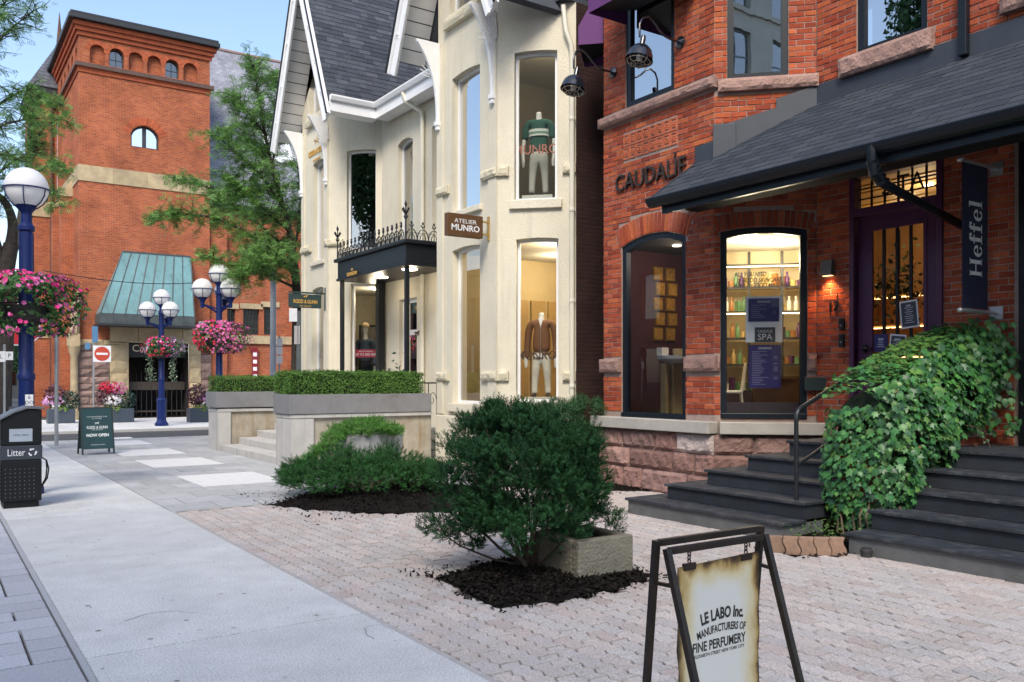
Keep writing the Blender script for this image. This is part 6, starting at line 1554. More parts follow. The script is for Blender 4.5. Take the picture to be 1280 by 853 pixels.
# clipped yew by the house gap
base = Vector((8.38, 10.85, .05)); C = []
while len(C) < 120:
    x, y, z = rs.uniform(-.52, .52), rs.uniform(-.5, .6), rs.uniform(.12, 1.25)
    if max(abs(x)/.52, abs(y)/.6, abs(z-.65)/.66) > .6: C.append((base+Vector((x, y, z)), rs.uniform(.10, .16)))
clump_shrub('yew_shrub', 'dense clipped yew standing in front of the gap between cream and brick houses', base, C, 70, .06, M('yew_clipped', (.03, .10, .03), .6, .3, 6, rnd=.5), [([base, base+Vector((0, 0, .5)), base+Vector((.05, 0, .95))], .04, .01)])
b = None
# stone pots with a bright green juniper
potm = M('pot_stone', (.38, .38, .38), .8, .12, 5, .3, 90)
p1 = atD(452, 540, 13.3); p2 = atD(476, 540, 14.0)
for p, r_, h, lb in ((p1, .40, .78, 'nearer of two round pale stone pots behind the spreading yew'), (p2, .36, .80, 'farther of two round pale stone pots behind the spreading yew')):
    b = MB(); b.lathe((p.x, p.y, 0), [(r_*.85, 0), (r_*.95, h*.5), (r_, h-.12), (r_, h), (r_-.05, h), (r_-.06, h-.06), (.02, h-.05)], 28); o = b.build('stone_pot', potm, None, smooth=35); tag(o, lb, 'pot', 'round stone pots')
C = []
for i in range(60):
    t = rs.random(); a = rs.uniform(0, 2*PI); r_ = .5*math.sqrt(rs.random()); C.append((Vector((p1.x+.1+r_*math.cos(a), p1.y+r_*math.sin(a), .82+.22*(1-(r_/.5)**2)*rs.random())), rs.uniform(.07, .12)))
for i in range(34):
    t = i/33; C.append((Vector((p1.x-.3-.75*t+rs.uniform(-.12, .12), p1.y-.1-.35*t+rs.uniform(-.12, .12), .84-.42*t+rs.uniform(-.05, .08))), rs.uniform(.07, .12)))
clump_shrub('trailing_juniper', 'bright green juniper spilling over the round stone pots', (p1.x, p1.y, .75), C, 60, .05, jun, [([(p1.x, p1.y, .72), (p1.x, p1.y, .95)], .02, .01)], up=1.0)
# weathered concrete planter block
blkm = M('weathered_concrete', (.21, .195, .15), .92, .22, 7, 1.0, 45, stain=(.17, .15, .09), sstr=.7, sscale=3)
bk = empty('concrete_block', (4.55, 5.62, .03), 'weathered hollow concrete block sunk in mulch beside the upright yew', 'block')
x0, x1, y0, y1, z1 = 4.28, 4.86, 5.36, 5.98, .325
b = MB()
for q in ((x0, x1, y0, y0+.09), (x0, x1, y1-.09, y1), (x0, x0+.09, y0+.09, y1-.09), (x1-.09, x1, y0+.09, y1-.09)): b.bb(*q, .02, z1)
b.build('shell', blkm, bk, bevel=.014); b = MB(); b.bb(x0+.09, x1-.09, y0+.09, y1-.09, .03, z1-.05); b.build('soil_fill', mulch_b, bk)

# ================================================================== trees
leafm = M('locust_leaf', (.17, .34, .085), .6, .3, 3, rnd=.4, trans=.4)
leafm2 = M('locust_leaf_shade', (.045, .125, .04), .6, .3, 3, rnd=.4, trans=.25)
tbark = M('tree_bark', (.05, .04, .033), .95, .35, 10, .9, 30)
FRV = []; FRF = []
for i in range(5):
    for s in (-1, 1):
        y = -.5+.22*i; k = len(FRV); FRV += [(0, y, 0), (s*.22, y+.05, .03), (s*.34, y+.16, -.03), (s*.13, y+.13, 0)]; FRF.append((k, k+1, k+2, k+3))
def limb(b, pts, r0, r1, n=7):
    k = len(pts); b.tube(pts, [r0+(r1-r0)*(i/(k-1))**.8 for i in range(k)], n)
def smooth_path(pts, m=4):
    out = []; k = len(pts)
    for i in range(k-1):
        p0, p1, p2, p3 = pts[max(i-1, 0)], pts[i], pts[i+1], pts[min(i+2, k-1)]
        for j in range(m):
            t = j/m; out.append(.5*((2*p1)+(p2-p0)*t+(2*p0-5*p1+4*p2-p3)*t*t+(3*p1-p0-3*p2+p3)*t*t*t))
    return out+[pts[-1]]
def tree(name, label, base, limbs, seed, frond=.20, twigs=3, dens=1.0, mat=leafm, group=None, trunk=None, tl=(.35, .95), droop=.25):
    """limbs: (points, r0, r1, leafy-from fraction)"""
    rs = random.Random(seed); o = empty(name, base, label, 'tree', group); P = []; N_ = []
    if trunk: b = MB(); limb(b, smooth_path(trunk[0]), trunk[1], trunk[2], 10); b.build('trunk', tbark, o, smooth=60)
    tb_ = MB()
    for pts, r0, r1, f0 in limbs:
        sp = smooth_path([Vector(p) for p in pts], 5); b = MB(); limb(b, sp, r0, r1); b.build('limb', tbark, o, smooth=60)
        k = len(sp)
        for i in range(int(k*f0), k):
            for q in range(max(1, int(twigs*dens+rs.random()))):
                ax = (sp[min(i+1, k-1)]-sp[max(i-1, 0)]).normalized(); d = Vector((rs.gauss(0, 1), rs.gauss(0, 1), rs.gauss(.15, .6))).normalized(); d = (d+ax*.5).normalized()
                L = rs.uniform(*tl)*(1.1-.4*i/k); a = sp[i]; c = a+d*L*.5; e = c+(d+Vector((rs.gauss(0, .3), rs.gauss(0, .3), -droop))).normalized()*L*.5
                tb_.tube([a, c, e], [.012, .008, .003], 4, cap=False)
                for t in range(int(4+L*8)):
                    u = rs.uniform(.25, 1.05); p = a.lerp(c, u*2) if u < .5 else c.lerp(e, u*2-1); P.append(p+Vector((rs.gauss(0, .05), rs.gauss(0, .05), rs.gauss(-.03, .05)))); N_.append((rs.gauss(0, .4), rs.gauss(0, .4), 1))
    tb_.build('twigs', tbark, o, kind='stuff')
    n = len(P); P = np.array([tuple(p) for p in P])
    scatter('crown', FRV, 4, FRF, P, frames(np.array(N_), .45), np.random.uniform(frond*.7, frond*1.3, n), mat, o)
    return o
D = lambda *q: [atD(px, py, d) for px, py, d in q]
tbase = atD(370, 476, 25.8); tbase.z = 0
trk = [Vector((tbase.x, tbase.y, -.05)), Vector((tbase.x, tbase.y, 2.0)), atD(371, 375, 25.8), atD(368, 330, 25.8)]
limbs = [(D((368, 330, 25.8), (362, 290, 25.7), (350, 245, 25.6), (338, 200, 25.5), (328, 150, 25.4), (320, 100, 25.3), (316, 82, 25.3)), .11, .012, .25),
         (D((369, 345, 25.8), (345, 318, 25.2), (310, 292, 24.8), (265, 272, 24.4), (225, 268, 24.2), (195, 271, 24.0)), .07, .01, .25),
         (D((366, 318, 25.8), (335, 290, 26.2), (300, 262, 26.6), (262, 236, 26.8), (222, 224, 27)), .06, .01, .3),
         (D((370, 360, 25.8), (335, 345, 25.2), (300, 335, 24.9), (262, 322, 24.7)), .05, .01, .25),
         (D((355, 262, 25.6), (330, 225, 24.9), (300, 195, 24.4), (268, 168, 24.2)), .045, .008, .3),
         (D((340, 205, 25.5), (350, 165, 26.0), (352, 125, 26.4), (345, 95, 26.5)), .04, .008, .2),
         (D((332, 170, 25.4), (310, 140, 25), (290, 118, 24.8)), .03, .006, .2),
         (D((362, 290, 25.7), (330, 262, 25.1), (305, 240, 24.8), (285, 226, 24.6)), .04, .008, .15),
         (D((368, 335, 25.8), (345, 328, 24.9), (320, 333, 24.4), (298, 345, 24.2)), .04, .008, .15),
         (D((350, 245, 25.6), (325, 236, 26.2), (300, 241, 26.6), (272, 250, 26.8)), .04, .008, .15),
         (D((338, 200, 25.5), (318, 184, 25.9), (298, 160, 26.2)), .03, .006, .15),
         (D((365, 310, 25.8), (346, 302, 26.3), (330, 312, 26.7), (306, 318, 27)), .04, .008, .15),
         (D((366, 325, 25.8), (372, 290, 26.8), (375, 250, 27.5), (372, 205, 28)), .05, .01, .2),
         (D((368, 335, 25.8), (352, 318, 24.6), (338, 312, 23.9), (325, 318, 23.4)), .04, .01, .2)]
tree('locust_tree', 'airy light green locust tree leaning from behind the cream house over the church', tbase, limbs, 5, .18, 7, 1.0, leafm, 'street locust trees', (trk, .17, .12))
tb2 = Vector((1.15, 21.2, 0))
trk = [Vector((1.1, 21.2, -.05)), atD(2, 440, 19.2), atD(4, 360, 19.2), atD(14, 305, 19.2)]
limbs = [(D((14, 305, 19.2), (16, 280, 19.2), (8, 255, 19.2), (-14, 228, 19), (-30, 150, 19)), .13, .05, .5),
         (D((6, 345, 19.2), (-6, 300, 19), (-25, 240, 18.5), (-45, 150, 18)), .13, .05, .5),
         (D((-30, 150, 19), (-8, 135, 18.6), (20, 118, 18.3), (38, 112, 18.0)), .05, .01, .1),
         (D((-25, 170, 19), (0, 158, 18.4), (28, 150, 18.0), (40, 148, 17.8)), .04, .008, .1),
         (D((-40, 90, 18), (-12, 62, 17.6), (15, 35, 17.4), (45, 12, 17.2)), .04, .006, .1),
         (D((-40, 60, 18), (-20, 30, 17.5), (5, 5, 17.2), (20, -15, 17)), .04, .008, .1),
         (D((-14, 228, 19), (12, 205, 18.6), (38, 190, 18.2), (52, 182, 18.0)), .04, .008, .1),
         (D((-20, 200, 18), (5, 192, 17.6), (22, 200, 17.2)), .03, .008, .1)]
tree('locust_tree', 'locust tree at the left edge with a dark curving trunk behind the globe lamp', tb2, limbs, 9, .12, 4, 1.0, leafm, 'street locust trees', (trk, .30, .15), (.3, .8))
# branch tips hanging before the church corner, from a tree standing farther up the street
tb3 = Vector((1.6, 30.5, 0)); trk = [Vector((1.6, 30.5, -.05)), Vector((1.6, 30.4, 3.0)), atD(22, 300, 27.2)]
limbs = [(D((22, 300, 27.2), (30, 240, 27.2), (38, 180, 27.2), (44, 128, 27.2), (50, 118, 27)), .12, .02, .45),
         (D((38, 190, 27.2), (55, 160, 26.8), (72, 150, 26.5), (84, 152, 26.3)), .04, .008, .2),
         (D((34, 225, 27.2), (52, 212, 26.8), (70, 205, 26.5), (82, 214, 26.3)), .04, .008, .2),
         (D((30, 250, 27.2), (50, 240, 26.8), (66, 240, 26.5), (76, 258, 26.3)), .03, .008, .2),
         (D((44, 135, 27.2), (58, 126, 27), (74, 130, 26.7)), .03, .008, .2)]
tree('locust_tree', 'slender locust whose sprays hang against the west corner of the brick church', tb3, limbs, 12, .18, 3, 1.0, leafm, 'street locust trees', (trk, .16, .11), (.3, .75))
# street trees further up and dark planting beyond the church
for i, (x, y, h, r_) in enumerate(((4.2, 62, 8, 3), (7.2, 88, 10, 4), (1.5, 74, 10, 4))):
    rs2 = random.Random(70+i); o = empty('distant_tree', (x, y, 0), ('round green tree far up the street, nearest of the distant three', 'tall green tree closing the far end of the street', 'wide green tree far off at the left edge')[i], 'tree', 'distant street trees')
    b = MB(); b.tube([(x, y, 0), (x+.1, y, h*.3), (x-.1, y+.1, h*.6)], [.3, .22, .1], 8); b.build('trunk', tbark, o)
    n = 2600; v = np.random.normal(size=(n, 3)); v /= np.linalg.norm(v, axis=1)[:, None]; rad = np.random.uniform(.5, 1.0, n)**.6*(1+.25*np.sin(v[:, 0]*5+v[:, 2]*4)*np.cos(v[:, 1]*6))
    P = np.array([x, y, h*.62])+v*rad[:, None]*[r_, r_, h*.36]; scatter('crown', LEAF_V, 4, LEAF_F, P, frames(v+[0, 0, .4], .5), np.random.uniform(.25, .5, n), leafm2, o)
# ================================================================== street furniture
blue = M('lamp_blue', (.005, .016, .10), .45, .12, 4, spec=.3)
globe = M('globe_white', (.90, .90, .90), .25, .02, 2, spec=.5, trans=.35)
GR = .285
def lamp_post(base, label, multi, HZ=4.5):
    o = empty('street_lamp', base, label, 'street lamp', 'blue globe street lamps'); x, y = base[0], base[1]
    b = MB(); b.lathe((x, y, 0), [(.23, 0), (.23, .10), (.19, .14), (.155, .22), (.155, .85), (.175, .88), (.175, .93), (.13, 1.0)], 8); b.build('pedestal', blue, o, bevel=.006)
    b = MB(); b.lathe((x, y, 0), [(.105, .98), (.10, 1.6), (.115, 1.62), (.115, 1.68), (.095, 1.72), (.085, HZ-.62), (.11, HZ-.60), (.11, HZ-.55), (.075, HZ-.5), (.07, HZ-.30)], 12); b.build('shaft', blue, o, smooth=30)
    if not multi:
        for k in range(8): g = k*PI/4; b = MB(); b.tube([(x+.092*math.cos(g), y+.092*math.sin(g), 1.75), (x+.084*math.cos(g), y+.084*math.sin(g), HZ-.64)], .012, 4); b.build('flute', blue, o)
    def head(cx, cy, cz, dirn=None):
        b = MB(); b.sphere((cx, cy, cz), GR, 24, 16); gl = b.build('globe', globe, o, smooth=80)
        b = MB(); b.tube([(cx+(GR+.012)*math.cos(t*PI/16), cy+(GR+.012)*math.sin(t*PI/16), cz-.02) for t in range(33)], .012, 5); b.build('ring', blue, gl)
        for k in range(6):
            g = k*PI/3+.3; b = MB(); b.tube([(cx+(GR+.012)*math.cos(g)*math.cos(e), cy+(GR+.012)*math.sin(g)*math.cos(e), cz-.02-(GR+.0)*math.sin(e)) for e in (0, .35, .7, 1.05, 1.3)], .010, 4); b.build('cradle_bar', blue, gl)
        b = MB(); b.lathe((cx, cy, cz-GR-.10), [(.07, 0), (.075, .04), (.11, .08), (.14, .14), (.12, .145), (.05, .12)], 14); b.build('cup', blue, gl, smooth=40)
    head(x, y, HZ)
    if multi:
        for k in range(3):
            g = R(90)*0+k*2*PI/3+multi; cx, cy = x+.46*math.cos(g), y+.46*math.sin(g)
            head(cx, cy, HZ-.45)
            b = MB(); b.tube([(x, y, HZ-1.15), (x+.2*math.cos(g), y+.2*math.sin(g), HZ-1.02), (x+.40*math.cos(g), y+.40*math.sin(g), HZ-.92), (cx, cy, HZ-.86)], [.035, .03, .03, .03], 8); b.tube([(cx, cy, HZ-1.0), (cx, cy, HZ-.82)], [.05, .06], 8); b.build('arm', blue, o, smooth=50)
            b = MB(); b.tube([(x, y, HZ-1.02), (x+.43*math.cos(g), y+.43*math.sin(g), HZ-.9)], .02, 6); b.build('arm_stay', blue, o)
    return o
pL = atD(33, 476, 12.2); pM = atD(202, 476, 30.3); pR = atD(274, 476, 24.7)
lamp_post((pL.x, pL.y, 0), 'tall blue lamp post with a single white globe behind the litter bin', 0, 4.32)
lamp_post((pM.x, pM.y, 0), 'blue four globe lamp post in front of the church doorway', R(55.8), 4.52)
lamp_post((pR.x, pR.y, 0), 'blue four globe lamp post rising behind the box hedge', R(55.8), 4.66)
# flower baskets
petal = {'magenta': M('petal_magenta', (.62, .02, .20), .6, .15, rnd=.25, trans=.2), 'pink': M('petal_pink', (.72, .16, .42), .6, .15, rnd=.25, trans=.2), 'red': M('petal_red', (.65, .03, .07), .6, .15, rnd=.25, trans=.2), 'lilac': M('petal_lilac', (.66, .36, .62), .6, .15, rnd=.2, trans=.2), 'white': M('petal_white', (.78, .76, .76), .6, .1, rnd=.1, trans=.2), 'yellow': M('petal_yellow', (.7, .5, .05), .6, .1, rnd=.1)}
bleaf = M('basket_leaf', (.05, .15, .035), .6, .3, 8, rnd=.45, trans=.25); pale_l = M('trail_leaf', (.22, .30, .20), .7, .2, rnd=.3)
PV = [(0, 0, -.12)]+[((.5 if k % 2 == 0 else .36)*math.cos(k*PI/5), (.5 if k % 2 == 0 else .36)*math.sin(k*PI/5), .05) for k in range(10)]; PF = [(0, 1+k, 1+(k+1) % 10) for k in range(10)]
def bloom(o, name, P, N_, col, size): 
    if len(P): scatter(name, PV, 3, PF, np.array(P), frames(np.array(N_), .35), np.random.uniform(size*.75, size*1.25, len(P)), petal[col], o)
def basket(c, r_, label, cols, nf, nl, seed, trail=False, size=.06, drop=.5):
    rs = random.Random(seed); o = empty('flower_basket', (c[0], c[1], c[2]-.25), label, 'flower basket', 'lamp post flower baskets')
    b = MB()
    for k in range(14):
        g = k*2*PI/14; b.tube([(c[0]+r_*.55*math.cos(g)*f, c[1]+r_*.55*math.sin(g)*f, c[2]+z) for f, z in ((1, .0), (.95, -.12), (.75, -.24), (.3, -.30))], .008, 4)
    for z, f in ((0, 1), (-.12, .95)): b.tube([(c[0]+r_*.55*f*math.cos(k*PI/12), c[1]+r_*.55*f*math.sin(k*PI/12), c[2]+z) for k in range(25)], .012, 5)
    b.build('wire_bowl', iron, o)
    b = MB(); b.lathe(c, [(r_*.25, -.28), (r_*.48, -.2), (r_*.52, -.02), (.1, -.02)], 16); b.build('liner', M('coir_liner', (.05, .045, .04), .95, .3, 12), o)
    cang = math.atan2(-c[1], -c[0])
    def pt():
        while True:
            a = rs.uniform(0, 2*PI); e = rs.uniform(-.85, 1)
            da = abs((a-cang+PI) % (2*PI)-PI)
            if da < .75 and -.75 < e < .05 and rs.random() < .85 and r_ < .62: continue
            break
        bump = 1+.22*math.sin(3*a+seed)+.12*math.sin(7*a+2*seed)
        rr = bump* r_*math.sqrt(max(.05, 1-e*e*.75))*rs.uniform(.75, 1.05); z = c[2]+.10+.32*e*r_/.6 if e > 0 else c[2]+.10+drop*e*r_/.6
        return Vector((c[0]+rr*math.cos(a), c[1]+rr*math.sin(a), z)), Vector((math.cos(a), math.sin(a), .5+e*.5))
    P, N_ = zip(*[pt() for _ in range(nl)]); scatter('foliage', LEAF_V, 4, LEAF_F, np.array([tuple(p) for p in P])*1.0, frames(np.array([tuple(q) for q in N_]), .6), np.random.uniform(.05, .12, nl), bleaf, o)
    # clustered colours
    cen = [(pt()[0], col) for col in cols for _ in range(3)]
    by = {k: ([], []) for k in set(cols)}
    for _ in range(nf):
        p, n_ = pt(); p = p+n_.normalized()*.04; col = min(cen, key=lambda q: (q[0]-p).length*rs.uniform(.7, 1.3))[1]; by[col][0].append(tuple(p)); by[col][1].append(tuple(n_))
    for col in by: bloom(o, col+'_blooms', by[col][0], by[col][1], col, size)
    if trail:
        P = []
        for s_ in (-1, 1):
            d = Vector((CA*s_, -SA*s_, 0))
            for k in range(170):
                t = rs.random(); P.append(tuple(Vector(c)+d*(.5*r_+.22*r_*rs.random())+Vector((rs.gauss(0, .06), rs.gauss(0, .06), -.15-.95*t))))
        scatter('trailing_foliage', LEAF_V, 4, LEAF_F, np.array(P), frames(np.tile([0, 0, -1.0], (len(P), 1)), .9), np.random.uniform(.05, .1, len(P)), pale_l, o)
    return o
cL = atD(38, 381, 12.2); basket((pL.x, pL.y, cL.z), .60, 'large hanging basket of pink and magenta petunias on the single globe lamp', ['magenta', 'pink', 'magenta', 'pink', 'pink'], 640, 2300, 1, size=.068, drop=.62)
cM = atD(202, 438, 30.3); basket((pM.x, pM.y, cM.z), .64, 'hanging basket with long pale trailing stems before the church doorway', ['red', 'lilac', 'magenta', 'lilac', 'lilac'], 420, 1300, 2, True, .085, .35)
cR = atD(274, 424, 24.7); basket((pR.x, pR.y, cR.z), .70, 'full basket of pink petunias above the box hedge', ['magenta', 'pink', 'pink', 'red', 'pink'], 800, 1500, 3, False, .085, .5)
# white number card on the lamp foot
CFc = Facet(pL.x-.16, pL.y-.165, 1, 0); u, z = CFc.uz(36.5, 501)
b = MB(); b.fbox(CFc, u-.05, u+.05, z-.085, z+.085, .0, .006); o = b.build('paper_card', paper, None); tag(o, 'small white paper card fixed to the foot of the single globe lamp', 'card'); text(o, 'DO', CFc.mat(u, z-.03, .007), .07, black, extrude=.0005); text(o, '6', CFc.mat(u, z+.045, .007), .07, black, extrude=.0005)
# ---------------- litter bin
bn = empty('litter_bin', (1.0, 12.7, 0), 'black litter bin with grey lettered band at the left edge', 'litter bin')
bx0, bx1, by0, by1 = .78, 1.23, 12.44, 12.98; bkm = M('bin_black', (.004, .005, .006), .5, .15, 6, spec=.3); bgm = M('bin_band', (.03, .036, .05), .5, .08)
b = MB(); b.bb(bx0+.03, bx1-.03, by0+.03, by1-.03, 0, .075); b.build('foot', bkm, bn)
b = MB(); b.bb(bx0, bx1, by0, by1, .08, .60); b.build('lower_door', bkm, bn, bevel=.012)
b = MB(); b.bb(bx0-.006, bx1+.006, by0-.006, by1+.006, .605, .785); b.build('band', bgm, bn, bevel=.006)
b = MB(); pr = [(bx0, .79), (bx1, .79), (bx1, 1.23), (bx1-.16, 1.235), (bx0+.15, 1.19), (bx0, 1.10)]; b.prism([(x, by0, z) for x, z in pr], (0, by1-by0, 0)); b.build('hood', bkm, bn, bevel=.01)
lid = [(bx0-.02, 1.10), (bx0+.15, 1.195), (bx1-.16, 1.245), (bx1+.03, 1.235), (bx1+.03, 1.262), (bx1-.16, 1.275), (bx0+.15, 1.225), (bx0-.02, 1.13)]
b = MB(); b.prism([(x, by0-.03, z) for x, z in lid], (0, by1-by0+.06, 0)); b.build('lid', M('bin_lid', (.10, .11, .125), .5, .15, 8), bn, bevel=.006)
BFc = Facet(bx0, by0, 1, 0)
b = MB(); b.fbox(BFc, .09, .345, .835, .995, .0015, .006); pl = b.build('plaque', M('bin_plaque', (.33, .38, .44), .4), bn)
text(pl, 'ASTRAL MEDIA', BFc.mat(.217, .915, .0065), .03, black, width=.17, extrude=.0005)
text(bn, 'Litter', BFc.mat(.165, .695, .0085), .125, paper, name='lettering', extrude=.001, width=.19)
b = MB()      # three chasing arrows
for k in range(3):
    a = k*2*PI/3+PI/2; R_ = .042
    c = [(R_*math.cos(a+t), R_*math.sin(a+t)) for t in (-.45, -.15, .15, .45)]
    for (p, q) in zip(c, c[1:]):
        b.quad(BFc.p(.345+p[0]*.75, .695+p[1]*.75, .0088), BFc.p(.345+q[0]*.75, .695+q[1]*.75, .0088), BFc.p(.345+q[0]*1.15, .695+q[1]*1.15, .0088), BFc.p(.345+p[0]*1.15, .695+p[1]*1.15, .0088))
    t = a+.45; tip = a+.95; b.quad(BFc.p(.345+R_*.55*math.cos(t), .695+R_*.55*math.sin(t), .0088), BFc.p(.345+R_*math.cos(tip), .695+R_*math.sin(tip), .0088), BFc.p(.345+R_*1.4*math.cos(t), .695+R_*1.4*math.sin(t), .0088))
b.build('recycling_mark', paper, bn)
hole = M('perforation', (.10, .105, .11), .5, 0)
b = MB()
for j in range(8):
    for i in range(7): c = BFc.p(.05+.052*i, .14+.05*j, .002); b.box(c, (.006, .0015, .006))
b.build('perforations', hole, bn, kind='stuff')
b = MB()
for j in range(10): b.bb(bx0-.012, bx0+.002, by0+.03, by1-.03, .12+.045*j, .14+.045*j)
b.build('louvres', bkm, bn, kind='stuff')
for s_ in (0, .03):
    b = MB(); b.tube([(bx1+.005, by0+.1+s_, .62), (bx1+.06, by0+.08+s_, .58), (bx1+.085-s_*.6, by0+.07+s_, .47), (bx1+.07-s_*.5, by0+.08+s_, .35), (bx1+.005, by0+.1+s_, .24)], .009, 6); b.build('strap', bkm, bn, smooth=60)
# ---------------- folding boards
gb = M('board_green', (.012, .055, .060), .5, .08, 3); gtx = M('board_text', (.72, .76, .74), .6, 0)
ab = empty('sandwich_board', (3.05, 20.6, 0), 'dark green shop sandwich board reading now open on the tiles', 'sandwich board')
AW, AH = .66, 1.02
for s_ in (-1, 1):
    mt = Matrix.Translation((3.08, 20.62+.20*s_, .0)) @ Matrix.Rotation(R(8), 4, 'Z') @ Matrix.Rotation(R(-11)*-s_*-1, 4, 'X')
    mt = Matrix.Translation((3.08, 20.62, AH)) @ Matrix.Rotation(R(6), 4, 'Z') @ Matrix.Rotation(R(11)*s_, 4, 'X') @ Matrix.Translation((0, 0, -AH))
    b = MB(); b.box((0, 0, AH/2+.04), (AW/2-.03, .010, AH/2-.07), mt); pn = b.build('panel', gb, ab)
    for x in (-1, 1): b = MB(); b.box((x*(AW/2-.015), 0, AH/2), (.016, .016, AH/2), mt); b.build('leg', M('board_frame', (.02, .03, .03), .5), ab)
    b = MB(); b.box((0, 0, AH-.015), (AW/2-.032, .015, .015), mt); b.build('top_bar', M('board_frame'), ab)
    if s_ < 0:
        tm_ = lambda x, z: mt @ Matrix.Translation((x, -.0115, z)) @ Matrix.Rotation(PI/2, 4, 'X')
        text(pn, 'RODD & GUNN', tm_(0, .575), .085, gtx, width=.42, extrude=.0006, bold=.002); text(pn, 'NEW ZEALAND', tm_(0, .525), .03, gtx, width=.22, extrude=.0006)
        text(pn, 'NOW OPEN', tm_(0, .405), .085, gtx, width=.45, extrude=.0006, bold=.004); text(pn, 'YOUR NEIGHBOURHOOD STORE', tm_(0, .81), .03, gtx, width=.42, extrude=.0006); text(pn, 'ON THIS STREET', tm_(0, .77), .03, gtx, width=.2, extrude=.0006); text(pn, 'RODDANDGUNN.COM', tm_(0, .20), .03, gtx, width=.28, extrude=.0006)
        FF = Facet(0, 0, 1, 0); b = MB(); Pd = [(-.5, .05), (-.42, .17), (-.1, .2), (.2, .22), (.33, .33), (.5, .3), (.38, .16), (.3, .02), (.3, -.25), (.22, -.25), (.18, -.02), (-.2, -.02), (-.3, -.25), (-.38, -.25), (-.36, .0), (-.62, .22)]
        b.prism([mt @ Vector((x*.09, -.011, .665+y*.09)) for x, y in Pd], mt.to_3x3() @ Vector((0, -.001, 0))); b.build('dog_emblem', gtx, pn)
# burnt-edge hanging panel in a steel A-frame
lb = empty('hanging_sign_board', (3.0, 2.75, 0), 'dark steel A frame with a scorched cream perfumery panel on chains', 'sandwich board')
tub = M('frame_steel', (.022, .016, .013), .45, .3, 12, metal=.4, stain=(.07, .04, .025), sstr=.4, sscale=6)
TZ = 1.05; xa = onY(829.5, 678, 2.76).x
pa = CAMP+ray(829, 678)*((TZ-EYE)/ray(829, 678).z); pb = CAMP+ray(952, 656)*((TZ-EYE)/ray(952, 656).z)
fa = CAMP+ray(841, 688)*((TZ-.035-EYE)/ray(841, 688).z); fb = CAMP+ray(942, 667)*((TZ-.035-EYE)/ray(942, 667).z)
Yt = (pa.y+pb.y)/2; X0, X1 = pa.x, pb.x
r_ = .0115
def sq(b, p, q, w_=r_):
    p, q = Vector(p), Vector(q); t = (q-p).normalized(); a = t.cross(Vector((1, 0, 0)) if abs(t.x) < .9 else Vector((0, 1, 0))).normalized(); c = a.cross(t)
    vs = [e+(a*s1+c*s2)*w_ for e in (p, q) for s1, s2 in ((-1, -1), (1, -1), (1, 1), (-1, 1))]
    return b.add(vs, [(0, 1, 5, 4), (1, 2, 6, 5), (2, 3, 7, 6), (3, 0, 4, 7), (3, 2, 1, 0), (4, 5, 6, 7)])
for (y0, dy, x0, x1, z1, nm) in ((Yt+.02, .10, X0, X1, TZ, 'b'), (Yt-.015, -.32, X0+.015, X1-.02, TZ-.025, 'f')):
    for x in (x0+r_, x1-r_): b = MB(); sq(b, (x, y0, z1-r_*.2), (x, y0+dy, .0)); b.build('leg', tub, lb, bevel=.002)
    b = MB(); sq(b, (x0+2*r_+.001, y0, z1-r_), (x1-2*r_-.001, y0, z1-r_)); b.build('top_bar', tub, lb, bevel=.002)
    b = MB(); sq(b, (x0+2*r_+.001, y0+dy*.86, .13), (x1-2*r_-.001, y0+dy*.86, .13)); b.build('cross_bar', tub, lb, bevel=.002)
b = MB(); sq(b, (X0+r_, Yt+.035, TZ-.15), (X0+r_+.02, Yt-.06, TZ-.15), .006); b.build('hinge_strap', tub, lb)
b = MB(); sq(b, (X1-r_, Yt+.035, TZ-.15), (X1-r_-.02, Yt-.06, TZ-.15), .006); b.build('hinge_strap', tub, lb)
# panel material: cream enamel with scorched rim
def scorched():
    m = bpy.data.materials.new('scorched_enamel'); m.use_nodes = True; nt = m.node_tree; N = nt.nodes; L = nt.links; bs = N['Principled BSDF']; bs.inputs['Roughness'].default_value = .4
    uvm = N.new('ShaderNodeTexCoord'); sp = N.new('ShaderNodeSeparateXYZ'); L.new(uvm.outputs['Generated'], sp.inputs[0])
    nz = N.new('ShaderNodeTexNoise'); nz.inputs['Scale'].default_value = 5; nz.inputs['Detail'].default_value = 6; L.new(uvm.outputs['Generated'], nz.inputs['Vector'])
    def mth(op, a, b=None):
        n = N.new('ShaderNodeMath'); n.operation = op
        for i, q in enumerate((a, b)):
            if q is None: continue
            if isinstance(q, (int, float)): n.inputs[i].default_value = q
            else: L.new(q, n.inputs[i])
        return n.outputs[0]
    ex = mth('MINIMUM', sp.outputs[0], mth('SUBTRACT', 1.0, sp.outputs[0])); ez = mth('MULTIPLY', mth('SUBTRACT', 1.0, sp.outputs[2]), 1.6)
    e = mth('MINIMUM', ex, ez); e = mth('ADD', e, mth('MULTIPLY', mth('SUBTRACT', nz.outputs['Fac'], .5), .30))
    cr = N.new('ShaderNodeValToRGB'); el = cr.color_ramp.elements; el[0].position = .0; el[0].color = (.03, .02, .012, 1); el[1].position = .27; el[1].color = (.60, .61, .58, 1)
    for p, c in ((.025, (.10, .06, .025, 1)), (.06, (.40, .28, .11, 1)), (.12, (.57, .50, .31, 1)), (.20, (.60, .58, .49, 1))): q = el.new(p); q.color = c
    L.new(e, cr.inputs[0]); L.new(cr.outputs[0], bs.inputs['Base Color']); return m
enam = scorched()
px0, px1 = X0+.085, X1-.06; pz1, pz0 = TZ-.10, .30
b = MB(); yy = Yt-.01; nseg = 9
vs = []
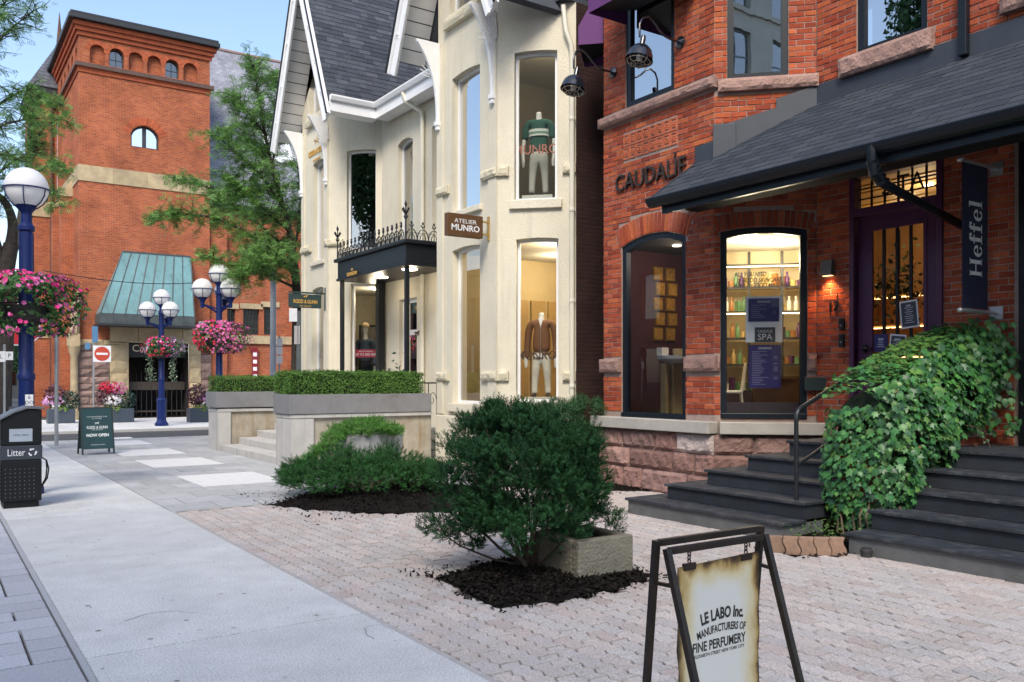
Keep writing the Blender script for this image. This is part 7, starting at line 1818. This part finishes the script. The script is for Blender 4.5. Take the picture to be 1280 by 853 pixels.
for i in range(nseg+1):
    z = pz0+(pz1-pz0)*i/nseg; j = .006*math.sin(i*2.1)
    vs += [(px0+j, yy-.002, z), (px1-j*.7, yy-.002, z+(.012 if i == nseg else 0)), (px1-j*.7, yy+.002, z+(.012 if i == nseg else 0)), (px0+j, yy+.002, z)]
fs = [(4*i+k, 4*i+(k+1) % 4, 4*i+4+(k+1) % 4, 4*i+4+k) for i in range(nseg) for k in range(4)]+[(0, 3, 2, 1), (4*nseg, 4*nseg+1, 4*nseg+2, 4*nseg+3)]
b.add(vs, fs); hp = b.build('hanging_panel', enam, lb)
for x in (px0+.055, px1-.07):
    b = MB(); b.box((x, yy, pz1-.002), (.03, .005, .012)); b.build('clamp', tub, hp)
    n = 4; top = TZ-.036; bot = pz1+.009
    for k in range(n):
        zc = bot+(top-bot)*(k+.5)/n; hh = (top-bot)/n*.66; a = k % 2
        ptsl = [(x+(.006*math.cos(t) if a else 0), yy+(0 if a else .006*math.cos(t)), zc+hh*math.sin(t)) for t in [q*PI/5 for q in range(11)]]
        b = MB(); b.tube(ptsl, .0026, 5, cap=False); b.build('chain_link', tub, hp)
ink = M('sign_ink', (.02, .02, .02), .6, 0)
PFc = Facet(0, yy-.002, 1, 0); pc = (px0+px1)/2; zc = lambda py: onY(900, py, yy).z
u_mid = pc
text(hp, 'LE LABO Inc.', PFc.mat(u_mid+.012, zc(767), .0008), .056, ink, width=.225, extrude=.0004, bend=1.9, bold=.002)
text(hp, 'MANUFACTURERS OF', PFc.mat(u_mid+.008, zc(784.5), .0008), .039, ink, width=.255, extrude=.0004, bend=1.9, bold=.0008)
text(hp, 'FINE PERFUMERY', PFc.mat(u_mid-.004, zc(803.5), .0008), .048, ink, width=.275, extrude=.0004, bold=.001)
text(hp, 'ELIZABETH STREET NEW YORK CITY', PFc.mat(u_mid-.002, zc(814), .0008), .017, ink, width=.26, extrude=.0004)
# ---------------- shop blade signs
bs_ = empty('blade_sign', (8.0, 13.2, 4.1), 'brown projecting sign with white lettering on the cream bay', 'blade sign')
SFc = Facet(0, 13.2, 1, 0); s0 = SFc.uz(557.5, 266); s1 = SFc.uz(601.5, 299)
brn = M('sign_brown', (.10, .045, .014), .55, .1, 4); brass = M('brass', (.50, .32, .10), .35, .08, metal=.6)
b = MB(); b.bb(s0[0], s1[0], 13.14, 13.26, s1[1], s0[1]); b.build('sign_box', brn, bs_, bevel=.006)
ST_ = Facet(0, 13.14, 1, 0); um = (s0[0]+s1[0])/2; zm = (s0[1]+s1[1])/2; hh = s0[1]-s1[1]
text(bs_, 'ATELIER', ST_.mat(um, zm+hh*.17, .001), .105, paper, width=.46, extrude=.001); text(bs_, 'MUNRO', ST_.mat(um, zm-hh*.13, .001), .15, paper, width=.58, extrude=.001, bold=.003)
b = MB(); b.bb(8.44, 8.465, 13.17, 13.23, s1[1]-.02, s0[1]+.02); b.bb(s1[0]+.002, 8.44, 13.185, 13.215, s0[1]-.10, s0[1]-.07); b.bb(s1[0]+.002, 8.44, 13.185, 13.215, s1[1]+.07, s1[1]+.10); b.build('bracket', brass, bs_)
yb = 20.95; SG = Facet(0, yb, 1, 0); g0 = SG.uz(361, 367); g1 = SG.uz(401, 386)
rg = empty('blade_sign', (8.0, yb, 3.5), 'dark green projecting sign with gilt lettering on the cream gable', 'blade sign')
b = MB(); b.bb(g0[0], g1[0], yb-.04, yb+.04, g1[1], g0[1]); b.build('sign_box', M('sign_green', (.015, .04, .04), .5, .1), rg, bevel=.006)
SG2 = Facet(0, yb-.04, 1, 0); um = (g0[0]+g1[0])/2; zm = (g0[1]+g1[1])/2
text(rg, 'RODD & GUNN', SG2.mat(um, zm-.02, .001), .13, gold, width=.62, extrude=.001, bold=.003); text(rg, 'NEW ZEALAND', SG2.mat(um, zm-.13, .001), .05, gold, width=.3, extrude=.001); dog(rg, SG2, um, zm+.11, .12, gold, .001)
b = MB(); b.bb(g0[0], 8.46, yb-.015, yb+.015, g0[1]+.02, g0[1]+.06); b.build('arm', M('sign_green'), rg); b = MB(); b.bb(8.452, 8.48, yb-.03, yb+.03, g1[1]-.05, g0[1]+.2); b.build('wall_bar', M('sign_green'), rg)
# ---------------- sign posts
galv = M('galvanised', (.34, .36, .38), .45, .1, 5, metal=.5)
p = onZ(70.5, 557.5); b = MB(); b.tube([(p.x, p.y, 0), (p.x, p.y, 2.75)], .045, 10); o = b.build('sign_post', galv, None, smooth=40); tag(o, 'bare grey steel post beyond the litter bin, left of the green board', 'post')
# no entry sign
ne = empty('no_entry_sign', onZ(117, 529), 'square no entry sign with round red mark on a thin post', 'road sign'); q = onZ(117, 529)
NFc = Facet(q.x, q.y-.04, 1, -.0); u, z = NFc.uz(127.5, 442.5); hw = .31
b = MB(); b.tube([(q.x, q.y, 0), (q.x, q.y, 3.6)], .035, 8); b.build('post', galv, ne)
b = MB(); b.fbox(NFc, u-hw, u+hw, z-hw, z+hw, .0, .012); b.build('plate', paper, ne)
b = MB(); b.lathe((0, 0, 0), [(.27, 0), (.27, .004)], 28, NFc.mat(u, z, .013)); b.build('red_disc', M('sign_red', (.50, .06, .03), .5, .05), ne)
b = MB(); b.fbox(NFc, u-.20, u+.20, z-.04, z+.04, .018, .021); b.build('white_bar', paper, ne)
b = MB(); b.fbox(NFc, -.06, .14, 3.05, 3.65, .0, .01); b.build('blue_plate', M('sign_blue', (.08, .20, .36), .5), ne)
b = MB(); u2, z2 = NFc.uz(109.5, 433); b.fbox(NFc, u2-.09, u2+.09, z2-.12, z2+.12, .0, .01); b.build('small_plate', M('sign_blue'), ne)
# stop sign showing under the left basket
q = atD(27, 476, 20.5); sg_ = empty('stop_sign', (q.x, q.y, 0), 'red octagonal stop sign half hidden by the large pink basket', 'road sign'); z = 1.6+(476-413)*20.5/1080+.02; f = Vector((-ray(27, 430).x, -ray(27, 430).y, 0)).normalized(); OF = Facet(q.x, q.y, -f.y, f.x)
b = MB(); b.tube([(q.x, q.y, 0), (q.x, q.y, 3.2)], .03, 8); b.build('post', galv, sg_)
for r_, o_, m_, nm in ((.42, .04, paper, 'border'), (.385, .046, M('sign_red2', (.55, .02, .03), .5, .05), 'face')):
    b = MB(); b.prism([OF.p(r_*math.cos(PI/8+k*PI/4), z+r_*math.sin(PI/8+k*PI/4), o_) for k in range(8)], OF.n*.005); b.build(nm, m_, sg_)
text(sg_, 'STOP', OF.mat(0, z, .053), .28, paper, width=.6, extrude=.001)
# two small white plates at the left edge
q = atD(5.5, 476, 15.5); pk = empty('parking_sign', (q.x, q.y, 0), 'thin post with two small white plates at the left picture edge', 'road sign'); PF2 = Facet(q.x, q.y-.03, CA, -SA)
b = MB(); b.tube([(q.x, q.y, 0), (q.x, q.y, 2.25)], .022, 8); b.build('post', galv, pk)
for px, py, w_, h_, t_ in ((1.5, 446, .16, .19, 'L'), (12, 445, .13, .15, 'P')):
    u, z = PF2.uz(px, py); b = MB(); b.fbox(PF2, u-w_/2, u+w_/2, z-h_/2, z+h_/2, .0, .008); pl = b.build('plate', paper, pk); text(pl, t_, PF2.mat(u, z, .009), .11, black, extrude=.0005)
# utility pole, meters and signs between lamp and cream house
q = atD(341, 476, 27.5); b = MB(); b.tube([(q.x, q.y, 0), (q.x+.05, q.y+.1, 5.2)], [.11, .09], 10); o = b.build('utility_pole', M('pole_grey', (.42, .45, .50), .6, .15, 4), None, smooth=40); tag(o, 'pale grey utility pole behind the farther hedge', 'pole')
q = atD(349, 476, 27.0); tp = empty('parking_plates', (q.x, q.y, 0), 'stack of three small white plates on a post behind the hedge', 'road sign'); b = MB(); b.tube([(q.x, q.y, 0), (q.x, q.y, 3.0)], .03, 8); b.build('post', galv, tp)
TFc = Facet(q.x, q.y-.04, CA, -SA)
for py in (428, 438.5, 450): u, z = TFc.uz(349.5, py); b = MB(); b.fbox(TFc, u-.09, u+.09, z-.12, z+.12, 0, .01); b.build('plate', paper, tp)
q = atD(373.5, 476, 23.6); o2 = empty('notice_post', (q.x, q.y, 0), 'dark square post with a white notice under the green blade sign', 'post'); b = MB(); b.box((q.x, q.y, 1.75), (.05, .05, 1.75)); b.build('post', M('post_slate', (.10, .12, .13), .6), o2)
TF2 = Facet(q.x, q.y-.06, CA, -SA)
for px, py, w_, h_ in ((366.5, 394, .22, .36), (371.5, 419, .16, .50)):
    u, z = TF2.uz(px, py); b = MB(); b.fbox(TF2, u-w_/2, u+w_/2, z-h_/2, z+h_/2, 0, .01); b.build('plate', M('notice_grey', (.55, .57, .60), .6) if py < 400 else M('notice_dim', (.30, .30, .30), .6), o2)
# red banner on the church wall
u, z1 = NF.uz(315, 436, .15); u1, z0 = NF.uz(322.5, 473, .15); rb = empty('church_banner', NF.p(u, z0, .15), 'narrow crimson banner with white marks on the church wall', 'banner')
b = MB(); b.fbox(NF, u, u1, z0-.4, z1, .14, .15); b.build('cloth', M('banner_red', (.22, .01, .02), .7, .1), rb); b = MB(); b.fbox(NF, u-.12, u1, z1-.02, z1+.06, .10, .17); b.build('rod', M('banner_red'), rb)
for k in range(4): b = MB(); b.fbox(NF, u+.05, u1-.05, z1-.35-.33*k, z1-.18-.33*k, .152, .155); b.build('white_mark', paper, rb)
# ---------------- planters in front of the church
dkp = M('planter_slate', (.045, .06, .085), .5, .1); purp = M('coleus_leaf', (.10, .035, .05), .7, .3, rnd=.4); dgr = M('dark_shrub', (.022, .055, .04), .7, .3, rnd=.5); lime_l = M('lime_leaf', (.14, .26, .03), .7, .2, rnd=.3)
def church_planter(px, py, w_, label, cols, seed, tall=1.5):
    rs = random.Random(seed); q = onZ(px, py, .02); x, y = q.x, q.y; o = empty('flower_planter', (x, y, .015), label, 'planter', 'flower planters before the church')
    b = MB(); b.bb(x-w_/2, x+w_/2, y-.3, y+.3, .016, .55); b.build('box', dkp, o, bevel=.02)
    for nm, mt, cx, cz, rx, rz, n, sz_ in (('dark_foliage', dgr, .28*w_, .85, .42, .42, 700, .10), ('purple_foliage', purp, -.2*w_, 1.05, .40, .45, 600, .11), ('lime_foliage', lime_l, -.02*w_, .55, .38, .22, 300, .09)):
        v = np.random.normal(size=(n, 3)); v /= np.linalg.norm(v, axis=1)[:, None]; rad = np.random.uniform(.4, 1, n)**.5
        P = np.array([x+cx, y-.05, cz*tall/1.5])+v*rad[:, None]*[rx, .35, rz]; scatter(nm, LEAF_V, 4, LEAF_F, P, frames(v+[0, 0, .5], .5), np.random.uniform(sz_*.7, sz_*1.3, n), mt, o)
    for col, cx, cz, n in cols:
        v = np.random.normal(size=(n, 3)); v /= np.linalg.norm(v, axis=1)[:, None]; v[:, 1] = -np.abs(v[:, 1]); P = np.array([x+cx*w_, y-.1, cz])+v*[.36, .34, .22]; bloom(o, col+'_blooms', P, v, col, .10)
    return o
church_planter(76, 529, .9, 'flower planter left of the church corner, behind the steel post', [('lilac', -.3, .85, 90), ('white', -.1, .7, 40)], 1)
church_planter(143, 528, 1.3, 'pink and white flower planter left of the church doorway', [('red', -.15, 1.35, 110), ('white', -.05, .85, 130), ('pink', .05, 1.3, 60)], 2)
church_planter(254, 527.5, 1.1, 'flower planter right of the church doorway, beside the hedge', [('lilac', .15, .9, 90), ('white', .2, .7, 60)], 3)
# ================================================================== mannequins in the shop windows
def skin(name, nodes, edges, mat, parent, P, sub=2, root=0):
    """continuous surface grown over a small skeleton; nodes: (x, y, z, rx, ry)"""
    me = bpy.data.meshes.new(name); bm = bmesh.new(); ly = bm.verts.layers.skin.verify(); vs = []
    for i, (x, y, z, rx, ry) in enumerate(nodes):
        v = bm.verts.new((x, y, z)); v[ly].radius = (rx, ry); v[ly].use_root = (i == root); vs.append(v)
    for a, c in edges: bm.edges.new((vs[a], vs[c]))
    bm.to_mesh(me); bm.free(); me.materials.append(mat)
    o = bpy.data.objects.new(name, me); COL.objects.link(o); adopt(o, parent); o.matrix_basis = MANQ[0]
    k = o.modifiers.new('skin', 'SKIN'); k.use_smooth_shade = True
    s = o.modifiers.new('sub', 'SUBSURF'); s.levels = sub; s.render_levels = sub
    return o
mwhite = M('mannequin_white', (.70, .68, .64), .5, .03)
MANQ = [None]
def chain(n): return [(i, i+1) for i in range(n-1)]
def mannequin(F, u, off, z0, label, top_m, leg_m, shoe_m, short=False, stripes=None, head=None, cap=None, shirt=None, zipm=None, arm=.0):
    P = lambda x, y, z: F.p(u+x, z0+z, off+y)
    mq = Matrix.Identity(4); og = P(0, 0, 0)
    for i in range(3): mq[i][0] = -F.d[i]; mq[i][1] = F.n[i]; mq[i][3] = og[i]
    MANQ[0] = mq
    o = empty('mannequin', P(0, 0, 0), label, 'mannequin', 'shop window mannequins')
    # body: neck, hands, forearms, feet hidden by clothes
    nb = [(0, 0, 1.30, .10, .09), (0, 0, 1.42, .062, .062), (0, .01, 1.52, .055, .055), (0, .01, 1.56, .052, .052)]
    if head: nb += [(0, .01, 1.60, .07, .075), (0, .015, 1.70, .078, .092), (0, .01, 1.79, .05, .06)]
    skin('body', nb, chain(len(nb)), mwhite, o, P)
    # torso and sleeves as one garment
    sl = .56 if short else .0
    N = [(0, 0, .80, .18, .115), (0, 0, .95, .175, .11), (0, .005, 1.12, .185, .115), (0, .0, 1.28, .185, .11), (0, -.01, 1.38, .13, .085), (0, -.01, 1.43, .075, .07)]
    E = chain(6)
    for s in (-1, 1):
        b0 = len(N); pts = [(.20, 0, 1.36, .08, .08), (.245, -.005, 1.22, .074, .074), (.262, -.01, 1.05, .068, .068)]
        if not short: pts += [(.268, .02, .90, .06, .06), (.265, .06, .76, .054, .054), (.262, .075, .71, .05, .05)]
        N += [(s*x, y, z, a, c) for x, y, z, a, c in pts]; E += [(4, b0)]+[(b0+i, b0+i+1) for i in range(len(pts)-1)]
    skin('jacket' if not short else 'polo_shirt', N, E, top_m, o, P)
    for s in (-1, 1):
        if short: pts = [(s*.275, -.01, 1.08, .042, .042), (s*.29, .02, .90, .038, .038), (s*.285, .06, .72, .03, .03), (s*.28, .075, .66, .04, .022), (s*.278, .08, .58, .034, .014), (s*.277, .085, .53, .02, .01)]
        else: pts = [(s*.283, .07, .73, .03, .03), (s*.28, .08, .66, .04, .022), (s*.278, .085, .58, .034, .014), (s*.277, .09, .53, .02, .01)]
        skin('forearm' if short else 'hand', pts, chain(len(pts)), mwhite, o, P)
    T = [(0, 0, .86, .16, .10), (0, 0, .76, .165, .11)]; E = [(0, 1)]
    for s, dx, dy in ((-1, -.02, .0), (1, .02, .06)):
        b0 = len(T); T += [(s*.09, 0, .66, .092, .10), (s*.10+dx*.5, dy*.5+.01, .42, .072, .075), (s*.10+dx, dy, .20, .062, .062), (s*.105+dx, dy+.0, .05, .058, .062)]
        E += [(1, b0)]+[(b0+i, b0+i+1) for i in range(3)]
    skin('trousers', T, E, leg_m, o, P)
    for s, dx, dy in ((-1, -.02, .0), (1, .02, .06)):
        x = s*.105+dx; pts = [(x, dy-.05, .035, .045, .035), (x, dy+.05, .035, .05, .035), (x, dy+.14, .028, .045, .026)]; skin('shoe', pts, chain(3), shoe_m, o, P)
    if stripes:
        for z, h, m_ in stripes:
            b = MB(); n = 20; prof = lambda zz: (.172, .112)
            vs = []
            for zz in (z, z+h):
                for k in range(n): a = 2*PI*k/n; vs.append(P(.192*math.cos(a), .128*math.sin(a)+.004, zz))
            b.add(vs, [(k, (k+1) % n, n+(k+1) % n, n+k) for k in range(n)]); b.build('stripe', m_, o, smooth=60)
    if zipm:
        b = MB(); b.tube([P(0, .112, .82), P(0, .125, 1.1), P(0, .12, 1.28), P(0, .085, 1.42)], .006, 5); b.build('zip', zipm, o)
        b = MB(); b.tube([P(.16*math.cos(a), .115*math.sin(a), .80) for a in [k*PI/12 for k in range(25)]], .018, 6); b.build('hem_band', top_m, o, smooth=60)
    if shirt:
        b = MB(); b.prism([P(-.045, .085, 1.44), P(0, .115, 1.28), P(.045, .085, 1.44), P(0, .07, 1.49)], F.n*.01); b.build('shirt_front', shirt, o)
        b = MB(); b.lathe((0, 0, 0), [(.168, -.07), (.17, 0.0)], 20, Matrix.Translation(P(0, 0, .80)) @ Matrix.Diagonal((1, .72, 1, 1))); b.build('shirt_tail', shirt, o)
    if cap:
        c = P(0, .015, 1.74); b = MB(); b.lathe((c.x, c.y, c.z), [(.10, 0), (.102, .04), (.085, .085), (.04, .11), (.005, .115)], 16); b.prism([P(.085*math.cos(a), .05+.14*math.sin(a), 1.745) for a in [k*PI/8 for k in range(9)]], (0, 0, .012)); b.build('cap', cap, o, smooth=50)
    b = MB(); b.bb(-.28, .28, -.22, .26, -.001-min(.45, z0-(.825 if z0 < 3 else 4.505)), -.004, F.mat(u, z0, off) @ Matrix.Rotation(-PI/2, 4, 'X') @ Matrix.Diagonal((1, -1, 1, 1)) if False else Matrix.Translation(P(0, 0, 0)) @ Matrix.Rotation(math.atan2(F.d.y, F.d.x), 4, 'Z')); b.build('stand', M('stand_white', (.6, .58, .52), .6), o)
    return o
brown = M('jacket_brown', (.17, .075, .035), .85, .2, 30, .3, 120); cream_c = M('chino_cream', (.58, .55, .47), .9, .1, 12, .2, 60); dk = M('shoe_dark', (.04, .03, .025), .6)
u1 = FB.u(677, -.62); mannequin(FB, u1, -.62, 1.30, 'headless mannequin in brown zip jacket and cream chinos in the lower cream bay', brown, cream_c, dk, zipm=M('zip_steel', (.4, .4, .4), .3, 0, metal=.8), shirt=M('shirt_white', (.7, .7, .7), .8, .03))
green_k = M('knit_green', (.022, .085, .06), .9, .15, 40, .3, 150); wht_k = M('knit_white', (.62, .64, .60), .9, .1, 40); lg_k = M('knit_mint', (.16, .30, .22), .9, .1, 40)
u2 = FB.u(675, -.62); mannequin(FB, u2, -.50, 4.97, 'headless mannequin in green striped polo and pale trousers in the upper window', green_k, M('chino_stone', (.42, .40, .36), .9, .1, 12), dk, short=True, stripes=((1.10, .035, wht_k), (1.14, .03, lg_k), (1.175, .05, wht_k)))
u3 = GB.u(457, -.75); z3 = GB.uz(457, 409, -.75)[1]-1.74; mannequin(GB, u3, -.75, z3, 'mannequin in pale cap and blue denim jacket behind the red sale strip', M('denim_blue', (.05, .075, .11), .9, .2, 30), M('denim_dark', (.012, .015, .025), .9, .1), dk, head=True, cap=M('cap_tan', (.42, .32, .20), .9, .1))
# framed picture behind the capped mannequin
GBw = 2.3
b = MB(); b.fbox(GB, .25, 1.25, 1.6, 3.1, -1.5, -1.47); o = b.build('wall_picture', black, None); tag(o, 'black framed panel behind the capped mannequin', 'picture'); b = MB(); b.fbox(GB, .31, 1.19, 1.66, 3.04, -1.469, -1.462); b.build('print', M('panel_dark', (.10, .09, .08), .7, .3, 3), o)
# box and plant pot at the foot of the jacket window
b = MB(); b.fbox(FB, FB.u(653, -.3)-.06, FB.u(657, -.3)+.1, .83, 1.28, -.45, -.28); o = b.build('display_box', M('box_cream', (.6, .55, .45), .7), None); tag(o, 'cream display box at the foot of the brown jacket mannequin', 'box')
# orchid by the canopy door
oc = empty('potted_plant', (9.1, 18.0, .6), 'thin potted plant beside the door under the black canopy', 'plant'); b = MB(); b.lathe((9.1, 18.0, .602), [(.14, 0), (.18, .4), (.16, .4), (.02, .36)], 14); b.build('pot', black, oc)
n = 60; P_o = np.array([9.1, 18.0, 1.55])+np.random.normal(size=(n, 3))*[.12, .16, .28]; scatter('leaves', LEAF_V, 4, LEAF_F, P_o, rand_rot(n), np.random.uniform(.08, .16, n), dgr, oc)
b = MB(); b.tube([(9.1, 18, .98), (9.08, 17.98, 1.4), (9.12, 18.05, 1.9)], .008, 5); b.build('stem', bark, oc)

# ================================================================== far side of the street, mirrored in the upper windows
opp = empty('opposite_building', (-12, -20, 0), 'pale stone block across the street, mirrored in the upstairs bay window', 'building')
ostone = M('opposite_stone', (.55, .52, .45), .85, .1, .8)
OFc = Facet(-12, -48, 0, 1); OFc.n = Vector((1, 0, 0)); OL = 42.0; ho = []
for r_ in range(6):
    for c_ in range(11): ho.append((1.2+3.7*c_, 3.4+3.7*c_, 1.6+3.7*r_, 4.2+3.7*r_))
wall(opp, OFc, [(0, -.12), (OL, -.12), (OL, 24), (0, 24)], [arch_poly(*h) for h in ho], ostone, .3, 'wall')
for h in ho:
    if h[0] < 14: continue
    window(opp, OFc, *h, 0, M('opp_frame', (.20, .24, .24), .5), .1, .2, M_glass('opp_glass', (.15, .2, .2), 2.0, .3), bars_u=((h[0]+h[1])/2,), bars_z=(h[2]+1.3,), gbar=.07)
b = MB(); b.quad((-12.6, -48, -.1), (-12.6, -6, -.1), (-12.6, -6, 24), (-12.6, -48, 24)); b.build('inner_dark', M('dark_room'), opp)
b = MB(); b.bb(-26, -11.8, -48.2, -5.8, 24.0, 24.6); b.build('parapet', ostone, opp); b = MB(); b.quad((-12.02, -6, -.1), (-26, -6, -.1), (-26, -6, 24), (-12.02, -6, 24)); b.build('end_wall', ostone, opp)
for z in (5.1, 8.8, 12.5, 16.2, 19.9): b = MB(); b.fbox(OFc, 0, OL, z, z+.25, .003, .12); b.build('string_course', ostone, opp)
x, y = -5.5, 13.2; o = empty('tall_tree', (x, y, 0), 'tall leafy tree across the street, mirrored in the upstairs window above the porch', 'tree'); b = MB(); b.tube([(x, y, -.1), (x, y, 6), (x+.2, y, 12)], [.3, .22, .1], 8); b.build('trunk', tbark, o)
n = 24000; v = np.random.normal(size=(n, 3)); v /= np.linalg.norm(v, axis=1)[:, None]; rad = np.random.uniform(.4, 1.0, n)**.6*(1+.3*np.sin(v[:, 0]*5+v[:, 2]*4)*np.cos(v[:, 1]*6))
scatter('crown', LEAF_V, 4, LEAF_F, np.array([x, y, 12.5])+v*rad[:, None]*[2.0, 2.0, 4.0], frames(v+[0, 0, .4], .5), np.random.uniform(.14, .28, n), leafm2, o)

# low brick row across the street, mirrored in the ground floor glass
for i, (y0, y1, h, c, lb) in enumerate(((1, 19, 8.2, (.16, .07, .05), 'low brown brick block across the street, nearest the camera'), (19.2, 42, 9.5, (.22, .19, .15), 'low buff block across the street, middle of the row'), (42.2, 75, 8.8, (.14, .07, .05), 'low brown block across the street, farthest up the road'))):
    o = empty('row_building', (-14, (y0+y1)/2, 0), lb, 'building', 'row across the street'); F_ = Facet(-14, y0, 0, 1); F_.n = Vector((1, 0, 0)); L_ = y1-y0; hs = []
    for r_ in range(2):
        u = 1.0
        while u+2.0 < L_: hs.append((u, u+1.5, .9+3.9*r_, 3.4+3.9*r_)); u += 3.2
    wall(o, F_, [(0, -.12), (L_, -.12), (L_, h), (0, h)], [arch_poly(*q) for q in hs], M('row_wall_%d' % i, c, .9, .2, 2), .3)
    b = MB(); b.bb(-22, -14.5, y0, y1, -.1, h-.05); b.build('inner_mass', M('dark_room'), o)
    b = MB(); b.bb(-22, -13.8, y0, y1, h+.003, h+.4); b.build('parapet', M('row_wall_%d' % i), o)
    for q in hs:
        if i < 2: window(o, F_, *q, 0, M('opp_frame'), .1, .2, M_glass('opp_glass'), gbar=.07)
# houses closing the view far up the street
for i, (x0, x1, y, h, c, lb) in enumerate(((-6, 5.5, 98, 8, (.20, .11, .08), 'distant brown building closing the street at far left'), (6, 17, 104, 8.5, (.30, .27, .22), 'distant pale building seen beside the church corner'))):
    o = empty('distant_building', ((x0+x1)/2, y, 0), lb, 'building', 'distant buildings'); F_ = Facet(x0, y, 1, 0); L_ = x1-x0; hs = []
    for r_ in range(2):
        u = .8
        while u+1.6 < L_: hs.append((u, u+1.2, 1.0+3.4*r_, 3.0+3.4*r_)); u += 2.4
    wall(o, F_, [(0, -.12), (L_, -.12), (L_, h), (0, h)], [arch_poly(*q) for q in hs], M('dist_wall_%d' % i, c, .9, .2, 1), .3)
    b = MB(); b.bb(x0, x1, y+.4, y+8, -.1, h-.05); b.build('inner_mass', M('dark_room'), o); b = MB(); b.bb(x0-.2, x1+.2, y-.2, y+8, h+.003, h+.4); b.build('roof', slate2, o)
    for q in hs: window(o, F_, *q, 0, M('opp_frame'), .1, .2, M_glass('opp_glass'))

b = MB(); a, c = SF.p(-1.5, 5.75, 2.2), SF.p(6.0, 5.95, 2.2); b.tube([a.lerp(c, t/12)+Vector((0, 0, -.35*math.sin(PI*t/12))) for t in range(13)], .016, 5); o = b.build('overhead_cable', black, None); tag(o, 'thin dark cable slung across the church front above the copper canopy', 'cable')
